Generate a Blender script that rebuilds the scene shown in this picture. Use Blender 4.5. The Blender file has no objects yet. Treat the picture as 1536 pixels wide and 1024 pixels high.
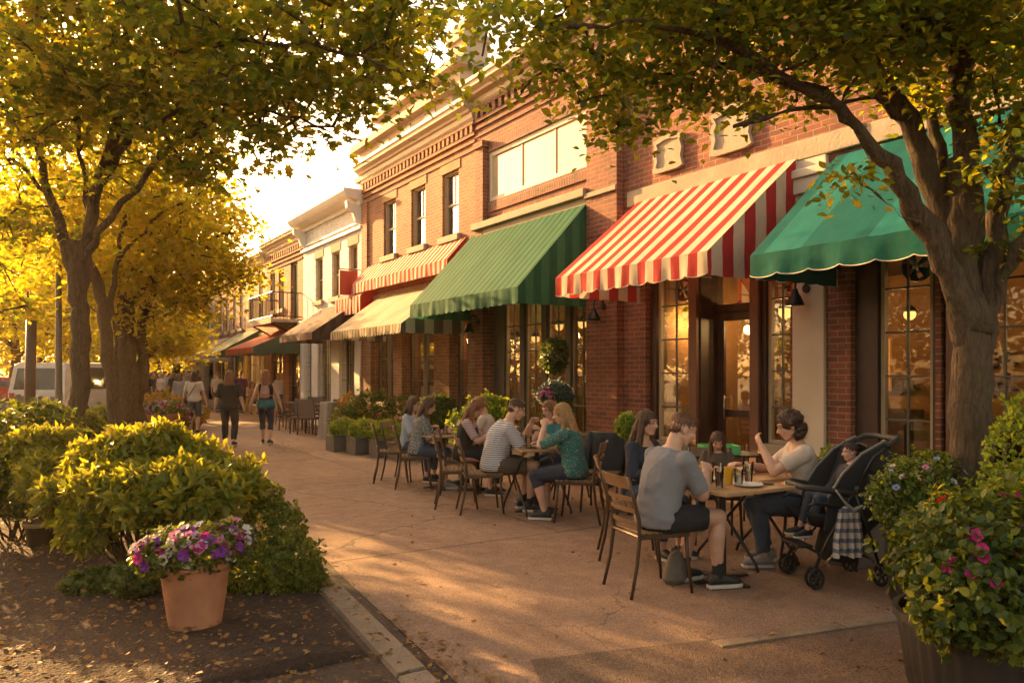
import bpy, math, random
import numpy as np
from mathutils import Vector, Matrix
R = math.radians
rng = np.random.default_rng(7)
random.seed(7)
sc = bpy.context.scene
COL = sc.collection
F = 1150.0
HOR = 560.0
TH = math.atan(738.0 / F)
CT, ST = math.cos(TH), math.sin(TH)
FWD = np.array((ST, CT, 0.0)); RGT = np.array((CT, -ST, 0.0))
D = 7.86          # x of the building line
CAMZ = 1.6

def at(px, Z, z=0.0):
    """a world point seen at image column px, at distance Z along the view"""
    p = FWD * Z + RGT * ((px - 768.0) / F * Z)
    return (float(p[0]), float(p[1]), z)
def at3(px, py, Z):
    x, y, _ = at(px, Z)
    return (x, y, CAMZ + (HOR - py) * Z / F)
def gr(px, py):
    Z = F * CAMZ / (py - HOR)
    return at(px, Z)
def face_yaw(a):
    """a = 0 looks away from the camera, 90 to its right; returns z rotation for a thing whose front is +Y"""
    v = FWD * math.cos(R(a)) + RGT * math.sin(R(a))
    return math.atan2(-v[0], v[1])

# ------------------------------------------------------------------ materials
MATS = {}
def nt(name):
    m = bpy.data.materials.new(name); m.use_nodes = True
    t = m.node_tree; t.nodes.clear()
    MATS[name] = m
    return m, t
def N(t, ty, **kw):
    n = t.nodes.new(ty)
    for k, v in kw.items():
        if k in ('operation', 'blend_type', 'data_type', 'feature', 'distribution', 'noise_dimensions', 'sky_type', 'attribute_name', 'interpolation', 'bands_direction', 'wave_type'):
            setattr(n, k, v)
        else:
            n.inputs[k].default_value = v
    return n
def L(t, a, b): t.links.new(a, b)
def c4(c): return (c[0], c[1], c[2], 1.0)
def ramp(t, stops):
    n = t.nodes.new('ShaderNodeValToRGB')
    e = n.color_ramp.elements
    while len(e) < len(stops): e.new(0.5)
    for i, (p, c) in enumerate(stops):
        e[i].position = p; e[i].color = c4(c)
    return n
def math_(t, op, a, b=None, c=None):
    n = t.nodes.new('ShaderNodeMath'); n.operation = op
    for i, v in enumerate((a, b, c)):
        if v is None: continue
        if isinstance(v, (int, float)): n.inputs[i].default_value = v
        else: L(t, v, n.inputs[i])
    return n.outputs[0]
def mixc(t, fac, a, b, blend='MIX'):
    n = t.nodes.new('ShaderNodeMix'); n.data_type = 'RGBA'; n.blend_type = blend
    for sock, v in ((n.inputs[0], fac), (n.inputs[6], a), (n.inputs[7], b)):
        if isinstance(v, (int, float)): sock.default_value = v
        elif isinstance(v, (tuple, list)): sock.default_value = c4(v)
        else: L(t, v, sock)
    return n.outputs[2]
def noise(t, vec, scale, detail=4, rough=.55):
    n = N(t, 'ShaderNodeTexNoise', Scale=scale, Detail=detail, Roughness=rough)
    if vec is not None: L(t, vec, n.inputs['Vector'])
    return n
def bump(t, h, strength=.3, dist=.01):
    n = N(t, 'ShaderNodeBump', Strength=strength, Distance=dist)
    L(t, h, n.inputs['Height'])
    return n.outputs[0]
def pos(t): return t.nodes.new('ShaderNodeNewGeometry').outputs['Position']
def objc(t): return t.nodes.new('ShaderNodeTexCoord').outputs['Object']
def finish(t, sh):
    o = t.nodes.new('ShaderNodeOutputMaterial'); L(t, sh, o.inputs['Surface'])
def basic(name, col, rough=.6, metal=0.0, var=.18, scale=6, bmp=.15, bdist=.004, bscale=60, coat=0, sheen=0, spec=.5):
    m, t = nt(name)
    v = objc(t)
    n1 = noise(t, v, scale, 5)
    b = N(t, 'ShaderNodeBsdfPrincipled', Roughness=rough, Metallic=metal)
    b.inputs['Specular IOR Level'].default_value = spec
    b.inputs['Coat Weight'].default_value = coat
    b.inputs['Sheen Weight'].default_value = sheen
    lo = tuple(c * (1 - var) for c in col); hi = tuple(min(1, c * (1 + var)) for c in col)
    r = ramp(t, [(.25, lo), (.75, hi)]); L(t, n1.outputs[0], r.inputs[0])
    L(t, r.outputs[0], b.inputs['Base Color'])
    rr = math_(t, 'MULTIPLY_ADD', n1.outputs[0], .25, rough - .12); L(t, rr, b.inputs['Roughness'])
    if bmp:
        n2 = noise(t, v, bscale, 3)
        L(t, bump(t, n2.outputs[0], bmp, bdist), b.inputs['Normal'])
    finish(t, b.outputs[0])
    return m
def brick(name, c1, c2, mortar, soot=.35, w=.215, h=.072, bstr=.6):
    m, t = nt(name)
    s = t.nodes.new('ShaderNodeSeparateXYZ'); L(t, pos(t), s.inputs[0])
    u = math_(t, 'ADD', s.outputs[0], s.outputs[1])
    cx = t.nodes.new('ShaderNodeCombineXYZ'); L(t, u, cx.inputs[0]); L(t, s.outputs[2], cx.inputs[1])
    b = N(t, 'ShaderNodeTexBrick', Scale=1.0)
    b.inputs['Color1'].default_value = c4(c1); b.inputs['Color2'].default_value = c4(c2); b.inputs['Mortar'].default_value = c4(mortar)
    b.inputs['Mortar Size'].default_value = .006; b.inputs['Mortar Smooth'].default_value = .25; b.inputs['Bias'].default_value = -.1
    b.inputs['Brick Width'].default_value = w; b.inputs['Row Height'].default_value = h
    L(t, cx.outputs[0], b.inputs['Vector'])
    # per-brick colour jitter, then large weathering
    wn = N(t, 'ShaderNodeTexNoise', Scale=9.0, Detail=2.0)
    mp = t.nodes.new('ShaderNodeMapping'); mp.inputs['Scale'].default_value = (.5, 1.45, 1); L(t, cx.outputs[0], mp.inputs[0]); L(t, mp.outputs[0], wn.inputs['Vector'])
    r0 = ramp(t, [(.3, (.62, .58, .56)), (.5, (1, 1, 1)), (.72, (1.0, .86, .74))]); L(t, wn.outputs[0], r0.inputs[0])
    c = mixc(t, .8, b.outputs[0], r0.outputs[0], 'MULTIPLY')
    big = noise(t, pos(t), .9, 6, .65)
    r1 = ramp(t, [(.32, (1 - soot, 1 - soot, 1 - soot)), (.62, (1, 1, 1))]); L(t, big.outputs[0], r1.inputs[0])
    c = mixc(t, 1.0, c, r1.outputs[0], 'MULTIPLY')
    p = N(t, 'ShaderNodeBsdfPrincipled', Roughness=.88)
    L(t, c, p.inputs['Base Color'])
    fine = noise(t, pos(t), 70, 3)
    hgt = math_(t, 'MULTIPLY_ADD', fine.outputs[0], .35, math_(t, 'MULTIPLY', math_(t, 'SUBTRACT', 1.0, b.outputs['Fac']), 1.0))
    L(t, bump(t, hgt, bstr, .008), p.inputs['Normal'])
    finish(t, p.outputs[0])
    return m
def stripes(name, ca, cb, period, axis=1, duty=.5, rough=.8, trans=.25, faded=.3, c3=None):
    """woven awning cloth striped along world x (axis 0) or y (axis 1)"""
    m, t = nt(name)
    s = t.nodes.new('ShaderNodeSeparateXYZ'); L(t, pos(t), s.inputs[0])
    fr = math_(t, 'FRACT', math_(t, 'DIVIDE', math_(t, 'ADD', s.outputs[axis], 50.0), period))
    st = math_(t, 'LESS_THAN', fr, duty)
    c = mixc(t, st, cb, ca)
    if c3:
        st3 = math_(t, 'LESS_THAN', math_(t, 'ABSOLUTE', math_(t, 'SUBTRACT', fr, duty * .5)), .06)
        c = mixc(t, st3, c, c3)
    mpf = t.nodes.new('ShaderNodeMapping'); mpf.inputs['Scale'].default_value = (1.2, 3.2, .9); L(t, pos(t), mpf.inputs[0])
    n1 = noise(t, mpf.outputs[0], 1.3, 7, .7)
    r = ramp(t, [(.3, (1 - faded, 1 - faded, 1 - faded * 1.1)), (.62, (1, 1, 1))]); L(t, n1.outputs[0], r.inputs[0])
    c = mixc(t, 1.0, c, r.outputs[0], 'MULTIPLY')
    p = N(t, 'ShaderNodeBsdfPrincipled', Roughness=rough); L(t, c, p.inputs['Base Color'])
    p.inputs['Specular IOR Level'].default_value = .08
    n2 = noise(t, pos(t), 5, 4); n3 = noise(t, pos(t), 260, 2)
    h = math_(t, 'MULTIPLY_ADD', n3.outputs[0], .12, n2.outputs[0])
    nn = bump(t, h, .35, .03); L(t, nn, p.inputs['Normal'])
    tr = t.nodes.new('ShaderNodeBsdfTranslucent'); L(t, c, tr.inputs[0]); L(t, nn, tr.inputs['Normal'])
    mx = t.nodes.new('ShaderNodeMixShader'); mx.inputs[0].default_value = trans
    L(t, p.outputs[0], mx.inputs[1]); L(t, tr.outputs[0], mx.inputs[2])
    finish(t, mx.outputs[0])
    return m
def leafmat(name, cols, tcols, trans=.5, rough=.45):
    m, t = nt(name)
    g = t.nodes.new('ShaderNodeNewGeometry')
    n = len(cols)
    r = ramp(t, [((i + .5) / n, c) for i, c in enumerate(cols)]); L(t, g.outputs['Random Per Island'], r.inputs[0])
    r2 = ramp(t, [((i + .5) / len(tcols), c) for i, c in enumerate(tcols)]); L(t, g.outputs['Random Per Island'], r2.inputs[0])
    p = N(t, 'ShaderNodeBsdfPrincipled', Roughness=rough); L(t, r.outputs[0], p.inputs['Base Color'])
    p.inputs['Specular IOR Level'].default_value = .35
    tr = t.nodes.new('ShaderNodeBsdfTranslucent'); L(t, r2.outputs[0], tr.inputs[0])
    mx = t.nodes.new('ShaderNodeMixShader'); mx.inputs[0].default_value = trans
    L(t, p.outputs[0], mx.inputs[1]); L(t, tr.outputs[0], mx.inputs[2])
    finish(t, mx.outputs[0])
    return m
def emit(name, col, s):
    m, t = nt(name)
    e = N(t, 'ShaderNodeEmission', Strength=s); e.inputs[0].default_value = c4(col); finish(t, e.outputs[0]); return m
def glassmat(name, tint=(.9, .92, .9), boost=1.0):
    m, t = nt(name)
    fr = N(t, 'ShaderNodeFresnel', IOR=1.55)
    n1 = noise(t, pos(t), 1.3, 2)
    nn = bump(t, n1.outputs[0], .12, .02)
    tr = t.nodes.new('ShaderNodeBsdfTransparent'); tr.inputs[0].default_value = c4(tint)
    gl = N(t, 'ShaderNodeBsdfGlossy', Roughness=.015); L(t, nn, gl.inputs['Normal'])
    mx = t.nodes.new('ShaderNodeMixShader')
    L(t, math_(t, 'MINIMUM', math_(t, 'MULTIPLY_ADD', fr.outputs[0], boost, .03), 1.0), mx.inputs[0]); L(t, tr.outputs[0], mx.inputs[1]); L(t, gl.outputs[0], mx.inputs[2])
    finish(t, mx.outputs[0])
    return m

BRICK_RED = brick('brick_red', (.30, .098, .052), (.20, .066, .042), (.36, .27, .21))
BRICK_DK = brick('brick_dark', (.26, .09, .055), (.17, .062, .04), (.34, .26, .20))
BRICK_OR = brick('brick_orange', (.38, .14, .062), (.28, .10, .05), (.42, .32, .24))
BRICK_WH = brick('brick_white', (.80, .78, .76), (.76, .74, .71), (.70, .67, .64), soot=.18)
BRICK_YE = brick('brick_ochre', (.52, .33, .13), (.45, .27, .11), (.42, .32, .2))
SOLDIER = brick('brick_soldier', (.27, .10, .065), (.20, .075, .05), (.36, .28, .22), w=.072, h=.215)
STONE = basic('stone', (.36, .29, .21), .85, var=.28, scale=2.2, bmp=.5, bscale=25, bdist=.01)
STONE_DK = basic('stone_mossy', (.24, .23, .15), .9, var=.35, scale=5, bmp=.5, bscale=30, bdist=.01)
CREAM = basic('cream_paint', (.66, .55, .42), .6, var=.1, scale=1.8, bmp=.15, bscale=14)
STUCCO = basic('cream_stucco', (.60, .50, .39), .85, var=.13, scale=1.6, bmp=.4, bscale=40)
CORN = basic('cornice_paint', (.50, .38, .27), .6, var=.15, scale=2.5, bmp=.15)
WHITEP = basic('white_paint', (.72, .68, .62), .6, var=.08, scale=3)
WOOD_DK = basic('dark_stained_wood', (.055, .025, .018), .45, var=.35, scale=4, bmp=.2, bscale=30)
WOOD_RED = basic('redbrown_stained_wood', (.15, .06, .035), .5, var=.25, scale=3, bmp=.2, bscale=30)
SASH = basic('sash_paint', (.42, .33, .22), .5, var=.1)
SASH_GREY = basic('sash_grey', (.10, .095, .08), .5, var=.1)
BLACK = basic('black_metal', (.018, .016, .015), .42, metal=.3, var=.3, bmp=.08)
METAL = basic('brushed_metal', (.5, .48, .45), .3, metal=1.0, bmp=.05)
GLASS = glassmat('shop_glass', (.9, .92, .9), .5)
GLASS_UP = glassmat('upper_glass', (.6, .6, .6), 2.2)
SLATE = basic('roof_felt', (.10, .09, .08), .9)
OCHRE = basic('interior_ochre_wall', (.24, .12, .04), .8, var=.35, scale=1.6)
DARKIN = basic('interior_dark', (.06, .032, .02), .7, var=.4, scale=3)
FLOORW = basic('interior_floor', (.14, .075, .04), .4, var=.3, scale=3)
BLIND = basic('window_blind', (.62, .56, .46), .8, var=.06)
BLIND_DK = basic('lower_blind', (.22, .17, .12), .8, var=.1)
BULB = emit('lit_bulb', (1.0, .48, .12), .5)
TERRA = basic('terracotta', (.40, .17, .085), .8, var=.34, scale=4.5, bmp=.25, bscale=60)
BARK = None

# ------------------------------------------------------------------ mesh helpers
class MB:
    def __init__(s): s.v = []; s.f = []; s.m = []; s.cuts = []
    def add(s, vs, fs, mi=0):
        o = len(s.v); s.cuts.append((o, len(s.f))); s.v.extend([tuple(map(float, p)) for p in vs])
        for f in fs: s.f.append(tuple(i + o for i in f)); s.m.append(mi)
        return s
    def pieces(s):
        out = []; C = s.cuts + [(len(s.v), len(s.f))]
        for (v0, f0), (v1, f1) in zip(C[:-1], C[1:]):
            q = MB(); q.v = s.v[v0:v1]; q.f = [tuple(i - v0 for i in f) for f in s.f[f0:f1]]; q.m = s.m[f0:f1]; q.cuts = [(0, 0)]; out.append(q)
        return out
    def box(s, x0, x1, y0, y1, z0, z1, mi=0):
        vs = [(x0, y0, z0), (x1, y0, z0), (x1, y1, z0), (x0, y1, z0), (x0, y0, z1), (x1, y0, z1), (x1, y1, z1), (x0, y1, z1)]
        return s.add(vs, [(0, 3, 2, 1), (4, 5, 6, 7), (0, 1, 5, 4), (1, 2, 6, 5), (2, 3, 7, 6), (3, 0, 4, 7)], mi)
    def cbox(s, c, sx, sy, sz, mi=0, rot=None):
        vs = [Vector((a * sx / 2, b * sy / 2, d * sz / 2)) for d in (-1, 1) for a, b in ((-1, -1), (1, -1), (1, 1), (-1, 1))]
        if rot is not None: vs = [rot @ v for v in vs]
        vs = [v + Vector(c) for v in vs]
        return s.add(vs, [(0, 3, 2, 1), (4, 5, 6, 7), (0, 1, 5, 4), (1, 2, 6, 5), (2, 3, 7, 6), (3, 0, 4, 7)], mi)
    def loft(s, C, X, Y, rx, ry, n=12, mi=0, caps=True):
        vs = []; k = len(C)
        for i in range(k):
            for j in range(n):
                a = 2 * math.pi * j / n
                vs.append(np.array(C[i]) + np.array(X[i]) * (rx[i] * math.cos(a)) + np.array(Y[i]) * (ry[i] * math.sin(a)))
        fs = []
        for i in range(k - 1):
            for j in range(n):
                j2 = (j + 1) % n
                fs.append((i * n + j, i * n + j2, (i + 1) * n + j2, (i + 1) * n + j))
        if caps:
            fs.append(tuple(reversed(range(n)))); fs.append(tuple(range((k - 1) * n, k * n)))
        return s.add(vs, fs, mi)
    def tube(s, pts, r, n=10, mi=0, round_=False):
        P = [np.array(p, float) for p in pts]
        rr = [r] * len(P) if isinstance(r, (int, float)) else list(r)
        if round_:
            d0 = (P[0] - P[1]); d0 /= np.linalg.norm(d0) + 1e-9; d1 = (P[-1] - P[-2]); d1 /= np.linalg.norm(d1) + 1e-9
            P = [P[0] + d0 * rr[0] * .92, P[0] + d0 * rr[0] * .6] + P + [P[-1] + d1 * rr[-1] * .6, P[-1] + d1 * rr[-1] * .92]
            rr = [rr[0] * .35, rr[0] * .8] + rr + [rr[-1] * .8, rr[-1] * .35]
        X = []; Y = []
        up = None
        for i in range(len(P)):
            d = P[min(i + 1, len(P) - 1)] - P[max(i - 1, 0)]
            d = d / (np.linalg.norm(d) + 1e-9)
            if up is None:
                ref = np.array((0, 0, 1.0)) if abs(d[2]) < .9 else np.array((1.0, 0, 0))
            else: ref = up
            x = np.cross(ref, d); nx = np.linalg.norm(x)
            if nx < 1e-5: x = np.cross(np.array((0, 1.0, .3)), d); nx = np.linalg.norm(x)
            x /= nx; y = np.cross(d, x); up = y
            X.append(x); Y.append(y)
        return s.loft(P, X, Y, rr, rr, n, mi)
    def lathe(s, prof, c=(0, 0, 0), n=24, mi=0, sx=1, sy=1):
        vs = []; k = len(prof)
        for r, z in prof:
            for j in range(n):
                a = 2 * math.pi * j / n; vs.append((c[0] + r * sx * math.cos(a), c[1] + r * sy * math.sin(a), c[2] + z))
        fs = [(i * n + j, i * n + (j + 1) % n, (i + 1) * n + (j + 1) % n, (i + 1) * n + j) for i in range(k - 1) for j in range(n)]
        if prof[0][0] > 1e-4: fs.append(tuple(reversed(range(n))))
        if prof[-1][0] > 1e-4: fs.append(tuple(range((k - 1) * n, k * n)))
        return s.add(vs, fs, mi)
    def ell(s, c, X, Y, Z, rx, ry, rz, n=14, k=9, mi=0):
        c = np.array(c, float); X, Y, Z = map(np.array, (X, Y, Z))
        C = []; rr = []
        for i in range(k):
            a = -math.pi / 2 + math.pi * (i + .5) / k
            C.append(c + Z * rz * math.sin(a)); rr.append(math.cos(a))
        return s.loft(C, [X] * k, [Y] * k, [rx * q for q in rr], [ry * q for q in rr], n, mi)
    def extr_y(s, prof, y0, y1, mi=0):
        """closed profile [(x, z)...] swept along y"""
        n = len(prof)
        vs = [(x, y0, z) for x, z in prof] + [(x, y1, z) for x, z in prof]
        fs = [(i, (i + 1) % n, n + (i + 1) % n, n + i) for i in range(n)] + [tuple(reversed(range(n))), tuple(range(n, 2 * n))]
        return s.add(vs, fs, mi)
    def mesh(s, name, mats, org=(0, 0, 0), smooth=False):
        me = bpy.data.meshes.new(name)
        V = np.array(s.v, dtype=float).reshape(-1, 3) - np.array(org, float)
        me.from_pydata([tuple(p) for p in V], [], s.f)
        for m in (mats if isinstance(mats, (list, tuple)) else [mats]): me.materials.append(m)
        if any(s.m): me.polygons.foreach_set('material_index', s.m)
        if smooth:
            me.polygons.foreach_set('use_smooth', [True] * len(me.polygons))
            if smooth == 'auto': me.set_sharp_from_angle(angle=R(38))
        me.update()
        return me
    def obj(s, name, mats, parent=None, org=None, smooth=False, bevel=0, **kw):
        if org is None: org = tuple(parent['_org']) if parent is not None and '_org' in parent.keys() else (0, 0, 0)
        o = bpy.data.objects.new(name, s.mesh(name, mats, org, smooth)); COL.objects.link(o)
        if parent is not None: o.parent = parent
        if bevel:
            b = o.modifiers.new('bevel', 'BEVEL'); b.width = bevel; b.segments = 2; b.limit_method = 'ANGLE'; b.angle_limit = R(40)
        tag(o, **kw)
        return o
def tag(o, label=None, cat=None, group=None, kind=None):
    if label: o['label'] = label
    if cat: o['category'] = cat
    if group: o['group'] = group
    if kind: o['kind'] = kind
    return o
def thing(name, label, cat, loc=(0, 0, 0), rz=0, group=None, world=False):
    """an Empty at the thing's base; world=True: children meshes are given in world coordinates"""
    o = bpy.data.objects.new(name, None); COL.objects.link(o)
    o.location = loc; o.rotation_euler = (0, 0, rz); o.empty_display_size = .1
    tag(o, label, cat, group)
    if world: o['_org'] = [float(a) for a in loc]
    return o
def sub(parent, child_of):
    """carry the world origin down one level"""
    if '_org' in child_of.keys(): parent['_org'] = list(child_of['_org'])
    return parent
def kids(o): return [c for c in COL.objects if c.parent == o]
CH = {}
def copy_tree(o, label=None, loc=None, rz=None, first=True):
    c = o.copy(); COL.objects.link(c)
    if first:
        if label: c['label'] = label
        if loc is not None: c.location = loc
        if rz is not None: c.rotation_euler = (0, 0, rz)
    for k in o.children:
        d = copy_tree(k, first=False); d.parent = c
    return c
def inst_mesh(name, tv, tf, O, X, Y, Z, S, mats, org=(0, 0, 0), mi=None, smooth=False):
    """one mesh of many copies of a template (tv verts, tf faces); O,X,Y,Z (n,3) and S (n,) place them"""
    tv = np.array(tv, float); n = len(O); k = len(tv)
    V = (O[:, None, :] + S[:, None, None] * (tv[None, :, 0, None] * X[:, None, :] + tv[None, :, 1, None] * Y[:, None, :] + tv[None, :, 2, None] * Z[:, None, :])).reshape(-1, 3) - np.array(org, float)
    lens = np.array([len(f) for f in tf]); flat = np.concatenate([np.array(f) for f in tf])
    loops = (flat[None, :] + (np.arange(n) * k)[:, None]).reshape(-1)
    totals = np.tile(lens, n); starts = np.concatenate(([0], np.cumsum(totals)[:-1]))
    me = bpy.data.meshes.new(name)
    me.vertices.add(len(V)); me.vertices.foreach_set('co', V.astype(np.float32).ravel())
    me.loops.add(len(loops)); me.loops.foreach_set('vertex_index', loops.astype(np.int32))
    me.polygons.add(len(totals)); me.polygons.foreach_set('loop_start', starts.astype(np.int32)); me.polygons.foreach_set('loop_total', totals.astype(np.int32))
    for m in (mats if isinstance(mats, (list, tuple)) else [mats]): me.materials.append(m)
    if mi is not None: me.polygons.foreach_set('material_index', np.repeat(mi, len(tf)).astype(np.int32))
    if smooth: me.polygons.foreach_set('use_smooth', np.ones(len(totals), bool))
    me.update(calc_edges=True)
    return me
def link(me, name, parent=None, loc=(0, 0, 0), **kw):
    o = bpy.data.objects.new(name, me); COL.objects.link(o)
    if parent is not None: o.parent = parent
    o.location = loc
    return tag(o, **kw)
def unit(a): return a / (np.linalg.norm(a, axis=-1, keepdims=True) + 1e-9)
# ------------------------------------------------------------------ light
SUN_AZ = -45.0
SUN_EL = 17.0
sv = FWD * math.cos(R(SUN_AZ)) + RGT * math.sin(R(SUN_AZ))
sdir = Vector((sv[0] * math.cos(R(SUN_EL)), sv[1] * math.cos(R(SUN_EL)), math.sin(R(SUN_EL))))
w = bpy.data.worlds.new('World'); sc.world = w; w.use_nodes = True
t = w.node_tree; t.nodes.clear()
sky = N(t, 'ShaderNodeTexSky', sky_type='NISHITA'); sky.sun_disc = False
sky.sun_elevation = R(SUN_EL); sky.sun_rotation = math.atan2(sdir.x, sdir.y)
sky.dust_density = 3.0; sky.air_density = 1.0; sky.ozone_density = .6
tint = t.nodes.new('ShaderNodeMix'); tint.data_type = 'RGBA'; tint.blend_type = 'MULTIPLY'; tint.inputs[0].default_value = 1
L(t, sky.outputs[0], tint.inputs[6]); tint.inputs[7].default_value = (1.24, .88, .57, 1)
bg = N(t, 'ShaderNodeBackground', Strength=.105); L(t, tint.outputs[2], bg.inputs[0])
o = t.nodes.new('ShaderNodeOutputWorld'); L(t, bg.outputs[0], o.inputs[0])
sl = bpy.data.lights.new('sun', 'SUN'); sl.energy = 4.0; sl.angle = R(.6); sl.color = (1.0, .57, .20)
so = bpy.data.objects.new('sun', sl); COL.objects.link(so)
so.rotation_euler = sdir.to_track_quat('Z', 'Y').to_euler(); so.location = (0, 0, 30)
cam = bpy.data.cameras.new('camera'); co = bpy.data.objects.new('camera', cam); COL.objects.link(co)
co.location = (0, 0, CAMZ); co.rotation_euler = (R(90), 0, -TH)
cam.sensor_width = 36; cam.lens = 36 * F / 1536; cam.shift_y = 48 / 1536; cam.clip_end = 2000; cam.clip_start = .05
sc.camera = co
sc.render.engine = 'CYCLES'
cy = sc.cycles
cy.use_denoising = True; cy.max_bounces = 7; cy.diffuse_bounces = 3; cy.glossy_bounces = 3; cy.transmission_bounces = 4; cy.transparent_max_bounces = 8; cy.volume_bounces = 0
cy.sample_clamp_indirect = 6; cy.caustics_reflective = False; cy.caustics_refractive = False
cy.use_adaptive_sampling = True; cy.adaptive_threshold = .02
vs = sc.view_settings
sc.display_settings.display_device = 'sRGB'; vs.view_transform = 'Standard'; vs.look = 'None'; vs.exposure = 2.45; vs.gamma = 1
# ------------------------------------------------------------------ ground
def ground_mat(name, c1, c2, agg=(.45, .30, .20), spk=.55, stain=.22, rough=.78):
    m, t = nt(name)
    v = pos(t)
    big = noise(t, v, .45, 6, .6); mid = noise(t, v, 5, 5, .6); fine = noise(t, v, 95, 3, .6)
    vo = N(t, 'ShaderNodeTexVoronoi', Scale=120.0); L(t, v, vo.inputs['Vector'])
    r = ramp(t, [(.3, c1), (.7, c2)]); L(t, big.outputs[0], r.inputs[0])
    r1 = ramp(t, [(.3, (1 - stain,) * 3), (.65, (1.05,) * 3)]); L(t, mid.outputs[0], r1.inputs[0])
    c = mixc(t, 1.0, r.outputs[0], r1.outputs[0], 'MULTIPLY')
    r2 = ramp(t, [(.0, (1 - spk,) * 3), (.5, (1, 1, 1)), (1, (1 + spk, 1 + spk * .9, 1 + spk * .8))]); L(t, vo.outputs['Color'], r2.inputs[0])
    c = mixc(t, .8, c, r2.outputs[0], 'MULTIPLY')
    # hairline cracks
    vc = N(t, 'ShaderNodeTexVoronoi', feature='DISTANCE_TO_EDGE', Scale=.33)
    wob = noise(t, v, 2.2, 5); mm = t.nodes.new('ShaderNodeMix'); mm.data_type = 'VECTOR'
    ad = t.nodes.new('ShaderNodeVectorMath'); ad.operation = 'MULTIPLY_ADD'
    L(t, wob.outputs['Color'], ad.inputs[0]); ad.inputs[1].default_value = (.6, .6, 0); L(t, v, ad.inputs[2]); L(t, ad.outputs[0], vc.inputs['Vector'])
    ck = math_(t, 'LESS_THAN', vc.outputs['Distance'], .0022)
    c = mixc(t, math_(t, 'MULTIPLY', ck, .55), c, (.05, .03, .02))
    p = N(t, 'ShaderNodeBsdfPrincipled', Roughness=rough); L(t, c, p.inputs['Base Color'])
    rr = math_(t, 'MULTIPLY_ADD', mid.outputs[0], -.25, rough + .1); L(t, rr, p.inputs['Roughness'])
    h = math_(t, 'MULTIPLY_ADD', vo.outputs['Distance'], .5, math_(t, 'MULTIPLY', fine.outputs[0], .5))
    L(t, bump(t, h, .9, .012), p.inputs['Normal'])
    finish(t, p.outputs[0]); return m
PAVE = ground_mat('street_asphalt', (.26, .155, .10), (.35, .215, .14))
PAVE_DK = ground_mat('dark_asphalt', (.055, .033, .022), (.09, .055, .036), spk=.8)
CONC = ground_mat('kerb_concrete', (.25, .18, .12), (.32, .235, .16), spk=.25, stain=.2)
MULCH = basic('mulch_soil', (.05, .026, .014), .95, var=.5, scale=14, bmp=1.0, bscale=45, bdist=.05)

def plane_obj(name, pts, z, mat, **kw):
    mb = MB(); mb.add([(x, y, z) for x, y in pts], [tuple(range(len(pts)))]); return mb.obj(name, mat, **kw)
plane_obj('ground', [(-300, -60), (300, -60), (300, 400), (-300, 400)], -.006, PAVE_DK, kind='structure')
# pedestrian street between the bed and the buildings
BED = [(1.55, 1.2), (1.77, 3.73), (1.99, 5.89), (2.45, 9.5), (3.0, 13.6), (3.45, 20), (3.9, 28), (4.6, 38), (5.2, 48)]
st = [(x + .16, y) for x, y in BED] + [(14, 48), (14, 38), (8.1, 37.6), (8.1, -2), (1.6, -2)]
plane_obj('street', st, 0.0, PAVE, kind='structure')
# planting bed on the left: a mulch sheet with gentle lumps
mb = MB(); nx, ny = 40, 90
vv = []
for j in range(ny + 1):
    y = 4.1 + (46 - 4.1) * (j / ny) ** 1.5
    xe = np.interp(y, [b[1] for b in BED], [b[0] for b in BED]) - .14
    for i in range(nx + 1):
        x = xe - 3.4 * (i / nx) ** 1.3
        z = .012 + .05 * min(1, (i / nx) * 6) * (.6 + .4 * math.sin(x * 3.1 + y * 2.3) * math.cos(y * 1.7 - x))
        if j == 0 or i == 0 or i == nx: z = -.004
        vv.append((x, y, z))
mb.add(vv, [(j * (nx + 1) + i, j * (nx + 1) + i + 1, (j + 1) * (nx + 1) + i + 1, (j + 1) * (nx + 1) + i) for j in range(ny) for i in range(nx)])
mb.obj('planting_bed', MULCH, kind='structure', smooth=True)
# kerb strip: separate slabs with open joints
mb = MB()
for (x0, y0), (x1, y1) in zip(BED[:-1], BED[1:]):
    k = max(1, int(math.hypot(x1 - x0, y1 - y0) / 1.5))
    for i in range(k):
        a = i / k + .006; b = (i + 1) / k - .006
        xa, ya = x0 + (x1 - x0) * a, y0 + (y1 - y0) * a; xb, yb = x0 + (x1 - x0) * b, y0 + (y1 - y0) * b
        h = .02 if y0 > 3 else .012
        vs_ = [(xa - .10, ya, -.01), (xa + .08, ya, -.01), (xb + .08, yb, -.01), (xb - .10, yb, -.01), (xa - .09, ya, h), (xa + .07, ya, h), (xb + .07, yb, h), (xb - .09, yb, h)]
        mb.add(vs_, [(4, 5, 6, 7), (0, 1, 5, 4), (1, 2, 6, 5), (2, 3, 7, 6), (3, 0, 4, 7)])
mb.obj('kerb', CONC, kind='structure')
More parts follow.
